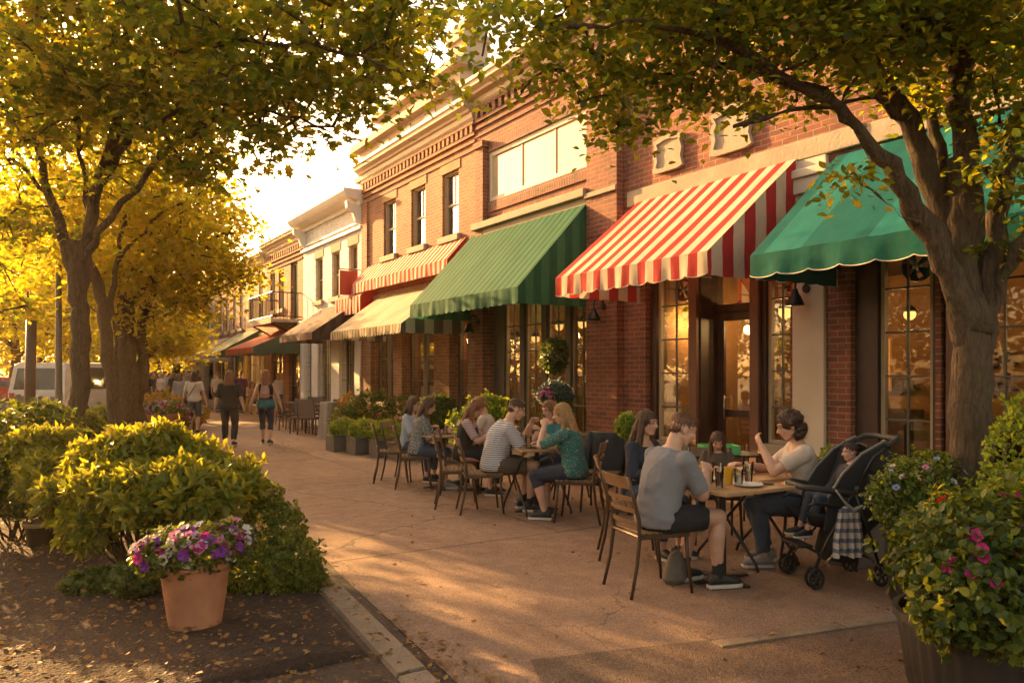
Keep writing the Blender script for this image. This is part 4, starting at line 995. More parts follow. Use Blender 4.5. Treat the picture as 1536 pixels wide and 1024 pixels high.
# black jacket on the chair
t_ = thing('jacket', 'black jacket draped over a chair back behind the teal-topped woman', 'jacket', at(905, 8.9), face_yaw(-160))
mb = MB(); n = 24; k = 10; vs_ = []
for j in range(k):
    v = j / (k - 1)
    for i in range(n):
        a = 2 * math.pi * i / n; wx = (.25 - .04 * v + .02 * math.sin(a * 5 + v * 4)); wy = .06 + .05 * v + .012 * math.sin(a * 7 + v * 6)
        vs_.append((wx * math.cos(a), -.25 + wy * math.sin(a) + .03 * v, .90 - .62 * v + .03 * math.sin(a * 3) * v))
mb.add(vs_, [(j * n + (i + 1) % n, j * n + i, (j + 1) * n + i, (j + 1) * n + (i + 1) % n) for j in range(k - 1) for i in range(n)] + [tuple(range(n))]); mb.obj('cloth', basic('black_jacket_cloth', (.015, .015, .018), .6, bmp=.5, bscale=14, bdist=.02), t_, smooth=True)
mb = MB(); mb.tube([(.22, -.25, .86), (.25, -.2, .6), (.24, -.18, .36)], [.05, .05, .04], 10, round_=True); mb.tube([(-.22, -.25, .86), (-.26, -.2, .6), (-.25, -.18, .36)], [.05, .05, .04], 10, round_=True); mb.obj('sleeve', MATS['black_jacket_cloth'], t_, smooth=True)

# shelf of plants / green crate by the door
t_ = thing('plant_table', 'black metal stand with a green tray and small plants beside the dark shop door', 'stand', at(1066, 8.1), face_yaw(90))
mb = MB(); mb.box(-.25, .25, -.45, .45, .74, .76); mb.obj('top', BLACK, t_, bevel=.003)
for sx in (-.22, .22):
    for sy in (-.42, .42): mb = MB(); mb.tube([(sx, sy, 0), (sx, sy, .738)], .012, 6); mb.obj('leg', BLACK, t_)
t_ = thing('tray', 'bright green tray on the black stand by the shop door', 'tray', at(1078, 8.05, .762), face_yaw(90)); mb = MB(); mb.box(-.14, .14, -.18, .18, 0, .01); mb.box(-.15, -.14, -.18, .18, 0, .09); mb.box(.14, .15, -.18, .18, 0, .09); mb.box(-.14, .14, -.19, -.18, 0, .09); mb.box(-.14, .14, .18, .19, 0, .09); mb.obj('body', basic('green_plastic', (.10, .42, .12), .4), t_)

# ------------------------------------------------------------------ stroller (front = +Y)
def make_stroller(loc, rz):
    t_ = thing('stroller', 'black folding stroller with four wheels beside the woman in the cream blouse', 'stroller', loc, rz)
    FAB = basic('stroller_fabric', (.022, .021, .022), .75, var=.3, bmp=.4, bscale=30, bdist=.006); FR = basic('stroller_frame', (.05, .045, .042), .35, metal=.6, bmp=.04); CHR = basic('stroller_steel', (.5, .45, .4), .25, metal=1, bmp=0); RUB = basic('tyre_rubber', (.02, .018, .017), .8); FOAM = basic('handle_foam', (.03, .028, .028), .7)
    for sx in (-1, 1):
        for sy, r in ((1, .075), (-1, .085)):
            for dx in (-.032, .032) if sy == 1 else (0,):
                w_ = bpy.data.objects.new('wheel', None)
                x = sx * .22 + dx; y = .33 if sy == 1 else -.30
                mb = MB(); pr = [(x, y + r * .86 * math.cos(a), r + r * .86 * math.sin(a)) for a in np.linspace(0, 2 * math.pi, 29)]
                mb.tube(pr, r * .15, 8); wh = mb.obj('wheel', RUB, t_, smooth=True)
                mb = MB()
                for k in range(6):
                    a = k * math.pi / 3; mb.tube([(x, y, r), (x, y + r * .78 * math.cos(a), r + r * .78 * math.sin(a))], [.012, .008], 6)
                mb.tube([(x - .018, y, r), (x + .018, y, r)], .016, 10); mb.tube([(x, y + r * .72 * math.cos(a), r + r * .72 * math.sin(a)) for a in np.linspace(0, 2 * math.pi, 25)], .006, 6)
                mb.obj('spokes', FR, wh, smooth=True)
    mb = MB()
    for s in (-1, 1):
        x = s * .22
        mb.tube([(x, .33, .13), (x, .20, .35), (x, .02, .60), (x, -.08, .72)], .014, 8)       # front leg to hinge
        mb.tube([(x, .33, .085), (x, .33, .15)], .018, 8)
        mb.tube([(x, -.05, .66), (x, -.22, .30), (x, -.30, .09)], .014, 8)                        # rear leg
        mb.tube([(x, -.08, .72), (x, -.22, .92), (x, -.40, 1.02)], .016, 8)
        mb.tube([(x, .05, .56), (x, .33, .60), (x, .38, .58)], .013, 8)
        mb.ell((x, -.07, .69), (1, 0, 0), (0, 1, 0), (0, 0, 1), .03, .035, .035)
    mb.tube([(-.22, -.2, .2), (.22, -.2, .2)], .01, 6); mb.tube([(-.22, .26, .24), (.22, .26, .24)], .01, 6)
    mb.obj('frame', FR, t_, smooth=True)
    mb = MB(); 
    for s in (-1, 1): mb.tube([(s * .235, -.27, .14), (s * .235, .12, .45)], .009, 8); mb.tube([(s * .235, .26, .16), (s * .235, -.1, .46)], .009, 8)
    mb.obj('brace', CHR, t_, smooth=True)
    mb = MB(); mb.tube([(-.22, -.36, 1.00), (-.22, -.44, 1.035), (-.16, -.50, 1.04), (.16, -.50, 1.04), (.22, -.44, 1.035), (.22, -.36, 1.00)], .021, 10, round_=True); mb.obj('handle', FOAM, t_, smooth=True)
    mb = MB(); mb.tube([(-.21, -.02, .66), (-.21, .30, .70), (-.14, .38, .70), (.14, .38, .70), (.21, .30, .70), (.21, -.02, .66)], .023, 10, round_=True); mb.obj('bumper_bar', FOAM, t_, smooth=True)
    # seat: reclined shell
    mb = MB(); pr = [(.30, .44, .17), (.18, .42, .19), (.02, .41, .20), (-.05, .46, .205), (-.14, .62, .21), (-.24, .80, .20), (-.30, .90, .17)]
    C = [(0, y, z) for y, z, w_ in pr]; 
    for th_, mt in ((0, 0),):
        vs_ = []; m = 12
        for y, z, w_ in pr:
            for i in range(m + 1):
                u = -1 + 2 * i / m; vs_.append((u * w_, y + .10 * (abs(u) ** 3) * .9, z + .10 * abs(u) ** 3))
        n0 = len(vs_); vs_ += [(x, y - .025, z - .03) for x, y, z in vs_]
        k = len(pr); q = m + 1
        fs = [(j * q + i, j * q + i + 1, (j + 1) * q + i + 1, (j + 1) * q + i) for j in range(k - 1) for i in range(m)]
        fs += [tuple(n0 + a for a in f[::-1]) for f in fs]
        for j in range(k - 1): fs += [(j * q, (j + 1) * q, n0 + (j + 1) * q, n0 + j * q), (j * q + m, n0 + j * q + m, n0 + (j + 1) * q + m, (j + 1) * q + m)]
        fs += [(0, n0, n0 + 1, 1)] if False else []
        mb.add(vs_, fs)
    mb.obj('seat', FAB, t_, smooth=True)
    mb = MB(); mb.loft([(0, -.02, .16), (0, -.04, .22), (0, -.07, .34), (0, -.09, .40)], [(1, 0, 0)] * 4, [(0, 1, 0)] * 4, [.17, .2, .2, .19], [.16, .2, .19, .15], 20); mb.obj('basket', FAB, t_, smooth='auto')
    # folded-back canopy: ribbed quarter shell behind the child's head
    mb = MB(); m = 16; kk = 10; vs_ = []
    for j in range(kk + 1):
        a = R(188 - 78 * j / kk)     # sweep from the back down to the back top
        rr = .30 + .012 * (j % 2)
        for i in range(m + 1):
            u = math.pi * i / m
            x = -.215 * math.cos(u) * 1.0; h = math.sin(u) ** .6
            vs_.append((x, -.14 + rr * math.cos(a) * (.35 + .65 * h), .72 + rr * math.sin(a) * (.35 + .65 * h)))
    mb.add(vs_, [(j * (m + 1) + i, j * (m + 1) + i + 1, (j + 1) * (m + 1) + i + 1, (j + 1) * (m + 1) + i) for j in range(kk) for i in range(m)])
    o = mb.obj('canopy', FAB, t_, smooth=True); s_ = o.modifiers.new('solid', 'SOLIDIFY'); s_.thickness = .012
    mb = MB(); mb.loft([(.0, -.32, .52), (0, -.36, .66), (0, -.36, .84), (0, -.33, .92)], [(1, 0, 0)] * 4, [(0, 1, 0)] * 4, [.17, .19, .19, .16], [.06, .08, .07, .04], 16); mb.obj('back_pocket', FAB, t_, smooth=True)
    for e in (-1, 1):
        mb = MB(); W_ = [(.24, .40), (.19, .64), (.06, .80), (-.12, .94), (-.34, 1.02), (-.42, .97), (-.40, .70), (-.34, .48), (-.15, .36)]; n_ = len(W_)
        mb.add([(e * .196, y, z) for y, z in W_] + [(e * .214, y, z) for y, z in W_], [tuple(range(n_)), tuple(reversed(range(n_, 2 * n_)))] + [(i, n_ + i, n_ + (i + 1) % n_, (i + 1) % n_) for i in range(n_)])
        mb.obj('side_wing', FAB, t_, bevel=.01)
        mb = MB(); mb.tube([(e * .208, .19, .64), (e * .208, .06, .80), (e * .208, -.12, .94), (e * .208, -.34, 1.03)], .011, 6, round_=True); mb.obj('wing_piping', basic('grey_piping', (.16, .15, .14), .6) if 'grey_piping' not in MATS else MATS['grey_piping'], t_, smooth=True)
    mb = MB(); mb.box(-.15, .15, .30, .44, .27, .29); mb.obj('footrest', FAB, t_, bevel=.006)
    return t_
SLOC = at(1252, 5.95); SRZ = face_yaw(-96)
STR = make_stroller(SLOC, SRZ); STR.scale = (.98, .84, 1.06)
def s_at(x, y, z):   # stroller-local to world
    c, s_ = math.cos(SRZ), math.sin(SRZ); return (SLOC[0] + x * .98 * c - y * .84 * s_, SLOC[1] + x * .98 * s_ + y * .84 * c, z)
# striped cloth hanging on the near side (viewer's side = stroller's left, x<0)
m, t = nt('towel_cloth'); s_ = t.nodes.new('ShaderNodeSeparateXYZ'); L(t, objc(t), s_.inputs[0]); fr = math_(t, 'FRACT', math_(t, 'MULTIPLY', s_.outputs[2], 13.5)); st_ = math_(t, 'LESS_THAN', fr, .42)
c = mixc(t, st_, (.62, .53, .44), (.16, .18, .24)); p = N(t, 'ShaderNodeBsdfPrincipled', Roughness=.9); L(t, c, p.inputs['Base Color']); nz = noise(t, objc(t), 160, 2); L(t, bump(t, nz.outputs[0], .5, .004), p.inputs['Normal']); finish(t, p.outputs[0])
tl = s_at(-.30, .06, .28); t_ = thing('towel', 'white and grey-blue striped cloth hanging on the side of the stroller', 'towel', tl, SRZ)
mb = MB(); n = 30; k = 16; vs_ = []
for side in (0, 1):
    for j in range(k + 1):
        v = j / k
        for i in range(n + 1):
            u = i / n - .5; w_ = .10 + .05 * min(1, v * 1.6)
            fold = .016 * math.sin(u * 26 + 1) * (.4 + v) + .007 * math.sin(u * 57)
            vs_.append(((-.004 if side else .008) + fold, u * 2 * w_ * .75, .33 - .36 * v + .012 * math.sin(u * 9)))
q = (n + 1) * (k + 1)
for s__ in (0, 1): mb.add(vs_[s__ * q:(s__ + 1) * q], [(j * (n + 1) + i, j * (n + 1) + i + 1, (j + 1) * (n + 1) + i + 1, (j + 1) * (n + 1) + i) for j in range(k) for i in range(n)])
mb.obj('cloth', m, t_, smooth=True)
mb = MB(); mb.tube([(0, .10, .46), (0, .04, .38), (0, -.03, .31), (0, -.1, .34)], [.007, .008, .02, .012], 8, round_=True); mb.obj('strap', basic('pale_strap', (.5, .46, .42), .4, metal=.3), t_, smooth=True)
# ------------------------------------------------------------------ people
def skinmat(name, c):
    m, t = nt(name); v = objc(t); n1 = noise(t, v, 7, 4); n2 = noise(t, v, 160, 2)
    r = ramp(t, [(.3, tuple(q * .88 for q in c)), (.7, tuple(min(1, q * 1.08) for q in c))]); L(t, n1.outputs[0], r.inputs[0])
    p = N(t, 'ShaderNodeBsdfPrincipled', Roughness=.5); L(t, r.outputs[0], p.inputs['Base Color'])
    p.inputs['Subsurface Weight'].default_value = .12; p.inputs['Subsurface Radius'].default_value = (.02, .008, .004)
    L(t, bump(t, n2.outputs[0], .12, .002), p.inputs['Normal']); finish(t, p.outputs[0]); return m
SK1 = skinmat('skin_fair', (.56, .32, .22)); SK2 = skinmat('skin_tan', (.46, .25, .16))
def hairmat(name, c):
    m, t = nt(name); mp = t.nodes.new('ShaderNodeMapping'); mp.inputs['Scale'].default_value = (1, 1, .12); L(t, objc(t), mp.inputs[0])
    n1 = noise(t, mp.outputs[0], 95, 4, .6); r = ramp(t, [(.3, tuple(q * .45 for q in c)), (.7, tuple(q * 1.35 for q in c))]); L(t, n1.outputs[0], r.inputs[0])
    p = N(t, 'ShaderNodeBsdfPrincipled', Roughness=.42); L(t, r.outputs[0], p.inputs['Base Color']); 
    p.inputs['Anisotropic'].default_value = .5
    L(t, bump(t, n1.outputs[0], .8, .012), p.inputs['Normal']); finish(t, p.outputs[0]); return m
HB = hairmat('hair_brown', (.10, .045, .02)); HA = hairmat('hair_auburn', (.24, .085, .03)); HBL = hairmat('hair_blonde', (.42, .24, .09)); HD = hairmat('hair_dark', (.035, .018, .012)); HMN = hairmat('hair_reddish_brown', (.15, .062, .028)); HCU = hairmat('hair_dark_brown', (.06, .028, .014)); HG = hairmat('hair_ginger', (.33, .13, .04)); HLB = hairmat('hair_light_brown', (.20, .10, .045))
def cloth(name, c, **k): return basic(name, c, .9, var=.12, scale=8, bmp=.35, bscale=22, bdist=.012, **k)
GREYT = cloth('cloth_grey', (.19, .19, .205)); BLK = cloth('cloth_black', (.018, .017, .018)); DEN = cloth('cloth_denim', (.055, .075, .11)); NAVY = cloth('cloth_navy', (.025, .03, .05)); CRM = cloth('cloth_cream', (.56, .46, .38)); WHTC = cloth('cloth_offwhite', (.60, .52, .46)); BRN = cloth('cloth_brown', (.09, .065, .045)); TEALC = cloth('cloth_teal', (.02, .14, .17)); PNKC = cloth('cloth_palepink', (.52, .36, .32)); LBL = cloth('cloth_lightblue', (.38, .42, .46)); PURP = cloth('cloth_purple', (.14, .03, .12)); REDC = cloth('cloth_red', (.4, .03, .03)); DGR = cloth('cloth_darkgrey', (.06, .055, .055)); ORC = cloth('cloth_peach', (.5, .26, .16))
SHOE = basic('shoe_black', (.025, .023, .023), .5, bmp=.2); SOLE = basic('shoe_sole', (.55, .48, .40), .6); SOCK = cloth('sock_black', (.015, .015, .015)); SHOE_G = basic('shoe_grey', (.24, .22, .21), .7)
def patmat(name, kind, a, b, sc_=30):
    m, t = nt(name); v = objc(t)
    if kind == 'stripe':
        s_ = t.nodes.new('ShaderNodeSeparateXYZ'); L(t, v, s_.inputs[0]); nz = noise(t, v, 5, 2)
        q = math_(t, 'ADD', math_(t, 'MULTIPLY', s_.outputs[2], sc_), math_(t, 'MULTIPLY', nz.outputs[0], 1.2)); f = math_(t, 'GREATER_THAN', math_(t, 'FRACT', q), .6)
    else:
        vo = N(t, 'ShaderNodeTexVoronoi', Scale=sc_, feature='F1'); L(t, v, vo.inputs['Vector']); f = math_(t, 'LESS_THAN', vo.outputs['Distance'], .38)
        if kind == 'multi':
            r = ramp(t, [(.2, (.02, .22, .20)), (.45, (.03, .30, .26)), (.6, (.45, .32, .10)), (.8, (.35, .12, .05))]); s2 = t.nodes.new('ShaderNodeSeparateXYZ'); L(t, vo.outputs['Color'], s2.inputs[0]); L(t, s2.outputs[0], r.inputs[0]); b = r.outputs[0]
    c = mixc(t, f, a, b); p = N(t, 'ShaderNodeBsdfPrincipled', Roughness=.85); L(t, c, p.inputs['Base Color'])
    n2 = noise(t, v, 22, 4); L(t, bump(t, n2.outputs[0], .35, .012), p.inputs['Normal']); finish(t, p.outputs[0]); return m
STRP = patmat('cloth_white_striped', 'stripe', (.56, .54, .54), (.12, .12, .18), 42); TEALP = patmat('cloth_teal_pattern', 'multi', (.015, .12, .115), None, 62); PATG = patmat('cloth_grey_pattern', 'dots', (.12, .13, .13), (.42, .40, .38), 60); PSTR = patmat('cloth_pink_striped', 'stripe', (.50, .38, .36), (.22, .12, .16), 38)

def nrm(v): v = np.array(v, float); return v / (np.linalg.norm(v) + 1e-9)
def rotv(v, ax, a):
    ax = nrm(ax); v = np.array(v, float); return v * math.cos(a) + np.cross(ax, v) * math.sin(a) + ax * np.dot(ax, v) * (1 - math.cos(a))
def ik(a, tgt, l1, l2, pole):
    a = np.array(a, float); tgt = np.array(tgt, float); d = tgt - a; L_ = np.linalg.norm(d); u = d / (L_ + 1e-9)
    L_ = min(L_, (l1 + l2) * .995); L_ = max(L_, abs(l1 - l2) + .02); tgt = a + u * L_
    x = (l1 * l1 - l2 * l2 + L_ * L_) / (2 * L_); h = math.sqrt(max(0, l1 * l1 - x * x))
    p = np.array(pole, float); p = p - u * np.dot(p, u); p = nrm(p)
    return a + u * x + p * h, tgt
def remesh(mb, vox, it=3, fac=.55, amp=0, seed=0):
    me = mb.mesh('tmp', [SK1]); ob = bpy.data.objects.new('tmp', me); COL.objects.link(ob)
    r = ob.modifiers.new('r', 'REMESH'); r.mode = 'VOXEL'; r.voxel_size = vox; r.use_smooth_shade = True
    if it: s_ = ob.modifiers.new('s', 'SMOOTH'); s_.iterations = it; s_.factor = fac
    dg = bpy.context.evaluated_depsgraph_get(); out = bpy.data.meshes.new_from_object(ob.evaluated_get(dg))
    bpy.data.objects.remove(ob); bpy.data.meshes.remove(me); out.materials.clear()
    n = len(out.vertices); V = np.empty(n * 3, np.float32); out.vertices.foreach_get('co', V); V = V.reshape(-1, 3).astype(float)
    if amp:
        Nn = np.empty(n * 3, np.float32); out.vertices.foreach_get('normal', Nn); Nn = Nn.reshape(-1, 3)
        g = np.random.default_rng(seed); d = np.zeros(n)
        for f, a in ((11, .5), (16, .5), (26, .45), (38, .4), (52, .3)):
            kv = g.normal(size=3) * (1, 1, .55); kv = kv / np.linalg.norm(kv) * f; w_ = V + .03 * np.sin(V[:, [1, 2, 0]] * 9 + g.random(3) * 6)
            d += a * (1 - 2 * np.abs(np.sin(w_ @ kv + g.random() * 6)) ** .8)
        V += Nn * np.maximum(d * amp, -.0045)[:, None]
    return out, V
def setV(me, V, k=1.0):
    me.vertices.foreach_set('co', (V * k).astype(np.float32).ravel()); me.polygons.foreach_set('use_smooth', np.ones(len(me.polygons), bool)); me.update()

def human(label, loc, yaw, H=1.70, pose='sit', lean=10, hp=10, hy=0, hands=None, ankles=None, female=True, build=1.0, skin=SK1,
          top=GREYT, sleeve=.5, bottom=BLK, leg=.95, hair=('long', HB), shoe=SHOE, sole=SOLE, sock=None, vox=.0085, skirt=None, extra=None, cat='person', group=None,
          palm=None, curl=32, seat_h=.462, twist=0, neckl=.482, toe_up=(0, 0), detail=True, hem=-.07, vest=None, scarf=None, body_only_upper=False, roll=0):
    k = H / 1.72; sd = abs(hash_(label)) % 1000
    P = thing('person', label, cat, loc, yaw, group)
    hz = .93 if pose == 'stand' else (seat_h + .085 * k) / k
    if pose == 'sit': hz = (seat_h) / k + .085
    HC = np.array((0, 0, hz)); ln = R(lean)
    # spine curve
    T = np.linspace(-.12, .52, 65); pos_ = {}; a_of = lambda t_: ln * (.45 + .95 * max(0, t_) / .5)
    pts = [HC.copy()]; ts = np.linspace(0, .52, 53)
    for a, b in zip(ts[:-1], ts[1:]): q = a_of((a + b) / 2); pts.append(pts[-1] + np.array((math.sin(R(roll)) , math.sin(q), math.cos(q))) * (b - a))
    pts = np.array(pts)
    def S(t_):
        if t_ <= 0: c = HC + np.array((0, 0, t_))
        else: c = np.array([np.interp(t_, ts, pts[:, i]) for i in range(3)])
        q = a_of(t_) if t_ > 0 else 0; X = rotv((1, 0, 0), (0, 0, 1), R(twist) * max(0, t_) / .5)
        up = np.array((0, math.sin(q), math.cos(q))); f = np.cross(up, X); f = nrm(f); return c, X, f
    w = build
    if female: rings = [(-.11, .11, .09, 0), (-.06, .155, .115, 0), (0, .172, .118, 0), (.07, .152, .105, 0), (.15, .128, .094, 0), (.22, .130, .096, 0), (.30, .150, .112, .01), (.37, .158, .108, .005), (.43, .150, .088, 0), (.475, .10, .068, 0), (.51, .055, .055, 0)]
    else: rings = [(-.11, .11, .09, 0), (-.06, .150, .115, 0), (0, .160, .115, 0), (.07, .150, .110, 0), (.15, .146, .108, 0), (.22, .152, .112, 0), (.30, .168, .120, 0), (.37, .178, .118, 0), (.43, .168, .095, 0), (.475, .11, .072, 0), (.51, .06, .058, 0)]
    def torso(mb, infl, t0, t1, n=20):
        R_ = [r for r in rings if t0 <= r[0] <= t1]
        if R_[0][0] > t0 + .005: a = np.array(rings); R_.insert(0, (t0, *[np.interp(t0, a[:, 0], a[:, i]) for i in (1, 2, 3)]))
        if R_[-1][0] < t1 - .005: a = np.array(rings); R_.append((t1, *[np.interp(t1, a[:, 0], a[:, i]) for i in (1, 2, 3)]))
        C = []; X = []; Y = []; rx = []; ry = []
        for t_, a, b, o_ in R_:
            c, x, f = S(t_); C.append(c + f * o_); X.append(x); Y.append(f); bb = 1 + (w - 1) * (1.3 if t_ < .3 else .8); rx.append(a * bb + infl); ry.append(b * (1 + (w - 1) * 1.5 if t_ < .35 else bb) + infl)
        mb.loft(C, X, Y, rx, ry, n)
        if female and t1 > .35 and t0 < .3:
            c, x, f = S(.31)
            for s in (-1, 1): mb.ell(c + x * s * .068 + f * .075, x, f, np.cross(x, f), .062 + infl, .058 + infl, .062 + infl, 12, 8)
    c43, X43, f43 = S(.435); up43 = np.cross(X43, f43)
    SHW = (.158 if female else .182) * (1 + (w - 1) * .7); sh = {s: c43 + X43 * s * SHW - up43 * .015 for s in (-1, 1)}
    HPW = .088 * (1 + (w - 1) * .5)
    hip = {s: HC + np.array((s * HPW, 0, -.01)) for s in (-1, 1)}
    UA, FA, TH_, SH_ = .285, .25, .435, .425
    lwt = 1 + (w - 1) * 1.0
    if hands is None: hands = {s: (s * .27, .04, hz - .13) for s in (-1, 1)} if pose == 'stand' else {s: (s * .12, .38, .80 / k) for s in (-1, 1)}
    else: hands = {s: tuple(np.array(hands[s]) / k) for s in (-1, 1)}
    if ankles is None: ankles = {-1: (-.10, .14, .085), 1: (.10, -.12, .085)} if pose == 'stand' else {s: (s * .12, .40, .085) for s in (-1, 1)}
    else: ankles = {s: tuple(np.array(ankles[s]) / k) for s in (-1, 1)}
    el, wr, kn, an = {}, {}, {}, {}
    for s in (-1, 1):
        pole = np.array((s * .45, -.75, -.45)) if pose == 'stand' else np.array((s * .55, -.35, -.8))
        el[s], wr[s] = ik(sh[s], hands[s], UA, FA, pole)
        kn[s], an[s] = ik(hip[s], ankles[s], TH_, SH_, (s * .1, 1, .6 if pose == 'sit' else .1))
    # head frame
    nb, Xn, fn = S(.50); q = a_of(.5) * .75; nd = nrm((0, math.sin(q), math.cos(q)))
    pq = R(hp); hf = np.array((0, math.cos(pq), -math.sin(pq))); hu = np.array((0, math.sin(pq), math.cos(pq)))
    hf = rotv(hf, (0, 0, 1), -R(hy)); hu = rotv(hu, (0, 0, 1), -R(hy)); hr = np.cross(hf, hu)
    hc = nb + nd * .068 + hf * .022 + hu * .085
    def hpnt(x, y, z): return hc + hr * x + hf * y + hu * z
    B = MB(); torso(B, -.004, -.11, .51)
    B.tube([nb - nd * .03, nb + nd * .05, hc - hf * .02 - hu * .04], [.058, .050 if female else .058, .052], 14, round_=True)
    B.ell(hpnt(0, -.008, .028), hr, hf, hu, .073, .093, .086, 20, 14)
    B.ell(hpnt(0, .022, -.030), hr, hf, hu, .060, .068, .080, 18, 12)
    B.ell(hpnt(0, .052, -.088), hr, hf, hu, .032, .030, .022, 12, 8)
    B.tube([hpnt(-.052, .0, -.055), hpnt(-.028, .052, -.092), hpnt(.028, .052, -.092), hpnt(.052, .0, -.055)], [.018, .018, .018, .018], 8, round_=True)
    B.tube([hpnt(0, .088, .018), hpnt(0, .099, -.005), hpnt(0, .109, -.024)], [.007, .010, .0135], 8, round_=True)
    B.tube([hpnt(-.010, .094, -.030), hpnt(.010, .094, -.030)], .0085, 8, round_=True)
    B.tube([hpnt(-.019, .080, -.056), hpnt(0, .089, -.055), hpnt(.019, .080, -.056)], [.006, .0095, .006], 8, round_=True)
    B.tube([hpnt(-.014, .080, -.066), hpnt(0, .086, -.066), hpnt(.014, .080, -.066)], [.006, .009, .006], 8, round_=True)
    for s in (-1, 1):
        B.ell(hpnt(s * .036, .062, -.022), hr, hf, hu, .022, .022, .022, 10, 7)
        B.tube([hpnt(s * .012, .087, .032), hpnt(s * .034, .083, .037), hpnt(s * .052, .066, .031)], [.008, .009, .007], 8, round_=True)
        B.ell(hpnt(s * .031, .074, .012), hr, hf, hu, .016, .014, .011, 10, 7)
        B.ell(hpnt(s * .076, -.006, -.008), hr * 1, hf, hu, .010, .019, .031, 10, 8)
        # arms
        B.ell(sh[s], X43, f43, up43, .052 * w, .052 * w, .052 * w, 12, 8)
        ua = el[s] - sh[s]; fa = wr[s] - el[s]
        aw = (1.0 if female else 1.12) * (1 + (w - 1) * .8)
        B.tube([sh[s], sh[s] + ua * .35, sh[s] + ua * .75, el[s]], [.052 * aw, .049 * aw, .042 * aw, .038 * aw], 12, round_=True)
        B.tube([el[s], el[s] + fa * .3, el[s] + fa * .7, wr[s]], [.039 * aw, .041 * aw, .032 * aw, .0255 * aw], 12, round_=True)
        # hand
        d = nrm(fa); pn = np.array(palm[s] if palm else ((-s * 1.0, 0, -.1) if pose == 'stand' else (-s * .25, 0, -1)), float); pn = nrm(pn - d * np.dot(pn, d)); ac = np.cross(pn, d) * s   # ac points to the thumb side
        thumb_side = np.cross(d, pn) * (1 if s == -1 else -1)
        if pose == 'stand' and palm is None: thumb_side = nrm(np.array((0, 1, 0)) - d * d[1])
        ac = nrm(thumb_side)
        B.loft([wr[s] - d * .01, wr[s] + d * .02, wr[s] + d * .055, wr[s] + d * .088, wr[s] + d * .094], [ac] * 5, [pn] * 5, [.024, .031, .040, .041, .034], [.019, .017, .015, .012, .008], 14)
        cu = R(curl); fr_ = .0082
        for i, (o_, ln_) in enumerate(((.031, .068), (.0105, .077), (-.0105, .072), (-.031, .056))):
            b = wr[s] + d * .085 + ac * o_; spread = ac * o_ * 1.8; dd_ = nrm(d + spread * 1.0); ax = np.cross(d, pn); c_ = cu * (1 + .18 * i)
            p1 = b + rotv(dd_, ax, c_ * .5) * ln_ * .45; p2 = p1 + rotv(dd_, ax, c_ * 1.3) * ln_ * .32; p3 = p2 + rotv(dd_, ax, c_ * 2.0) * ln_ * .25
            B.tube([b - dd_ * .015, p1, p2, p3], [fr_ * 1.12, fr_, fr_ * .95, fr_ * .82], 8, round_=True)
        b = wr[s] + d * .022 + ac * .022; td = nrm(d * .75 + ac * .65 + pn * .25)
        p1 = b + td * .042; p2 = p1 + nrm(d * .95 + ac * .25 + pn * .35) * .034; p3 = p2 + nrm(d + pn * .4) * .02
        B.tube([b, p1, p2, p3], [.0135, .0115, .0105, .009], 8, round_=True)
        # legs
        th = kn[s] - hip[s]; shn = an[s] - kn[s]; sf = nrm(np.cross(np.cross(shn, (0, 1, 0)), shn)) if abs(nrm(shn)[1]) < .95 else np.array((0, 0, 1.0))
        B.tube([hip[s], hip[s] + th * .3, hip[s] + th * .7, kn[s]], [.088 * lwt, .082 * lwt, .066 * lwt, .055 * lwt], 14, round_=True)
        back = -sf * .014
        B.tube([kn[s], kn[s] + shn * .12, kn[s] + shn * .32 + back, kn[s] + shn * .6 + back * .6, kn[s] + shn * .88, an[s]], [.054 * lwt, .050 * lwt, .058 * lwt, .046 * lwt, .034 * lwt, .034], 14, round_=True)
    me, V = remesh(B, vox, 2, .5)
    rel_ = V - hc; lx, ly, lz = rel_ @ hr, rel_ @ hf, rel_ @ hu
    setV(me, V, k)
    me.materials.append(skin); me.materials.append(MATS['face_dark'] if 'face_dark' in MATS else basic('face_dark', (.03, .018, .014), .3, bmp=0)); me.materials.append(MATS['lip'] if 'lip' in MATS else basic('lip', (.42, .14, .11), .45, bmp=0)); me.materials.append(hair[1])
    if detail:
        nf = len(me.polygons); ce = np.empty(nf * 3, np.float32); me.polygons.foreach_get('center', ce); ce = ce.reshape(-1, 3) / k - hc
        x, y, z = ce @ hr, ce @ hf, ce @ hu; mi = np.zeros(nf, np.int32)
        for s in (-1, 1):
            mi[(y > .05) & (((x - s * .031) / .0125) ** 2 + ((z - .011) / .0055) ** 2 < 1)] = 1
            mi[(y > .05) & (np.abs(x - s * .034) < .019) & (np.abs(z - .034 + np.abs(x - s * .034) * .15) < .003)] = 3
        mi[(y > .06) & ((x / .021) ** 2 + ((z + .060) / .008) ** 2 < 1)] = 2
        me.polygons.foreach_set('material_index', mi)
    bo = link(me, 'body', P)
    cv = min(vox * 1.35, .014) if vox < .015 else vox
    def piece(name, mb, mat, amp=.005, it=2, v=None, par=None):
        m_, V_ = remesh(mb, v or cv, it, .5, amp, sd + len(name)); setV(m_, V_, k); m_.materials.append(mat); return link(m_, name, par or P)
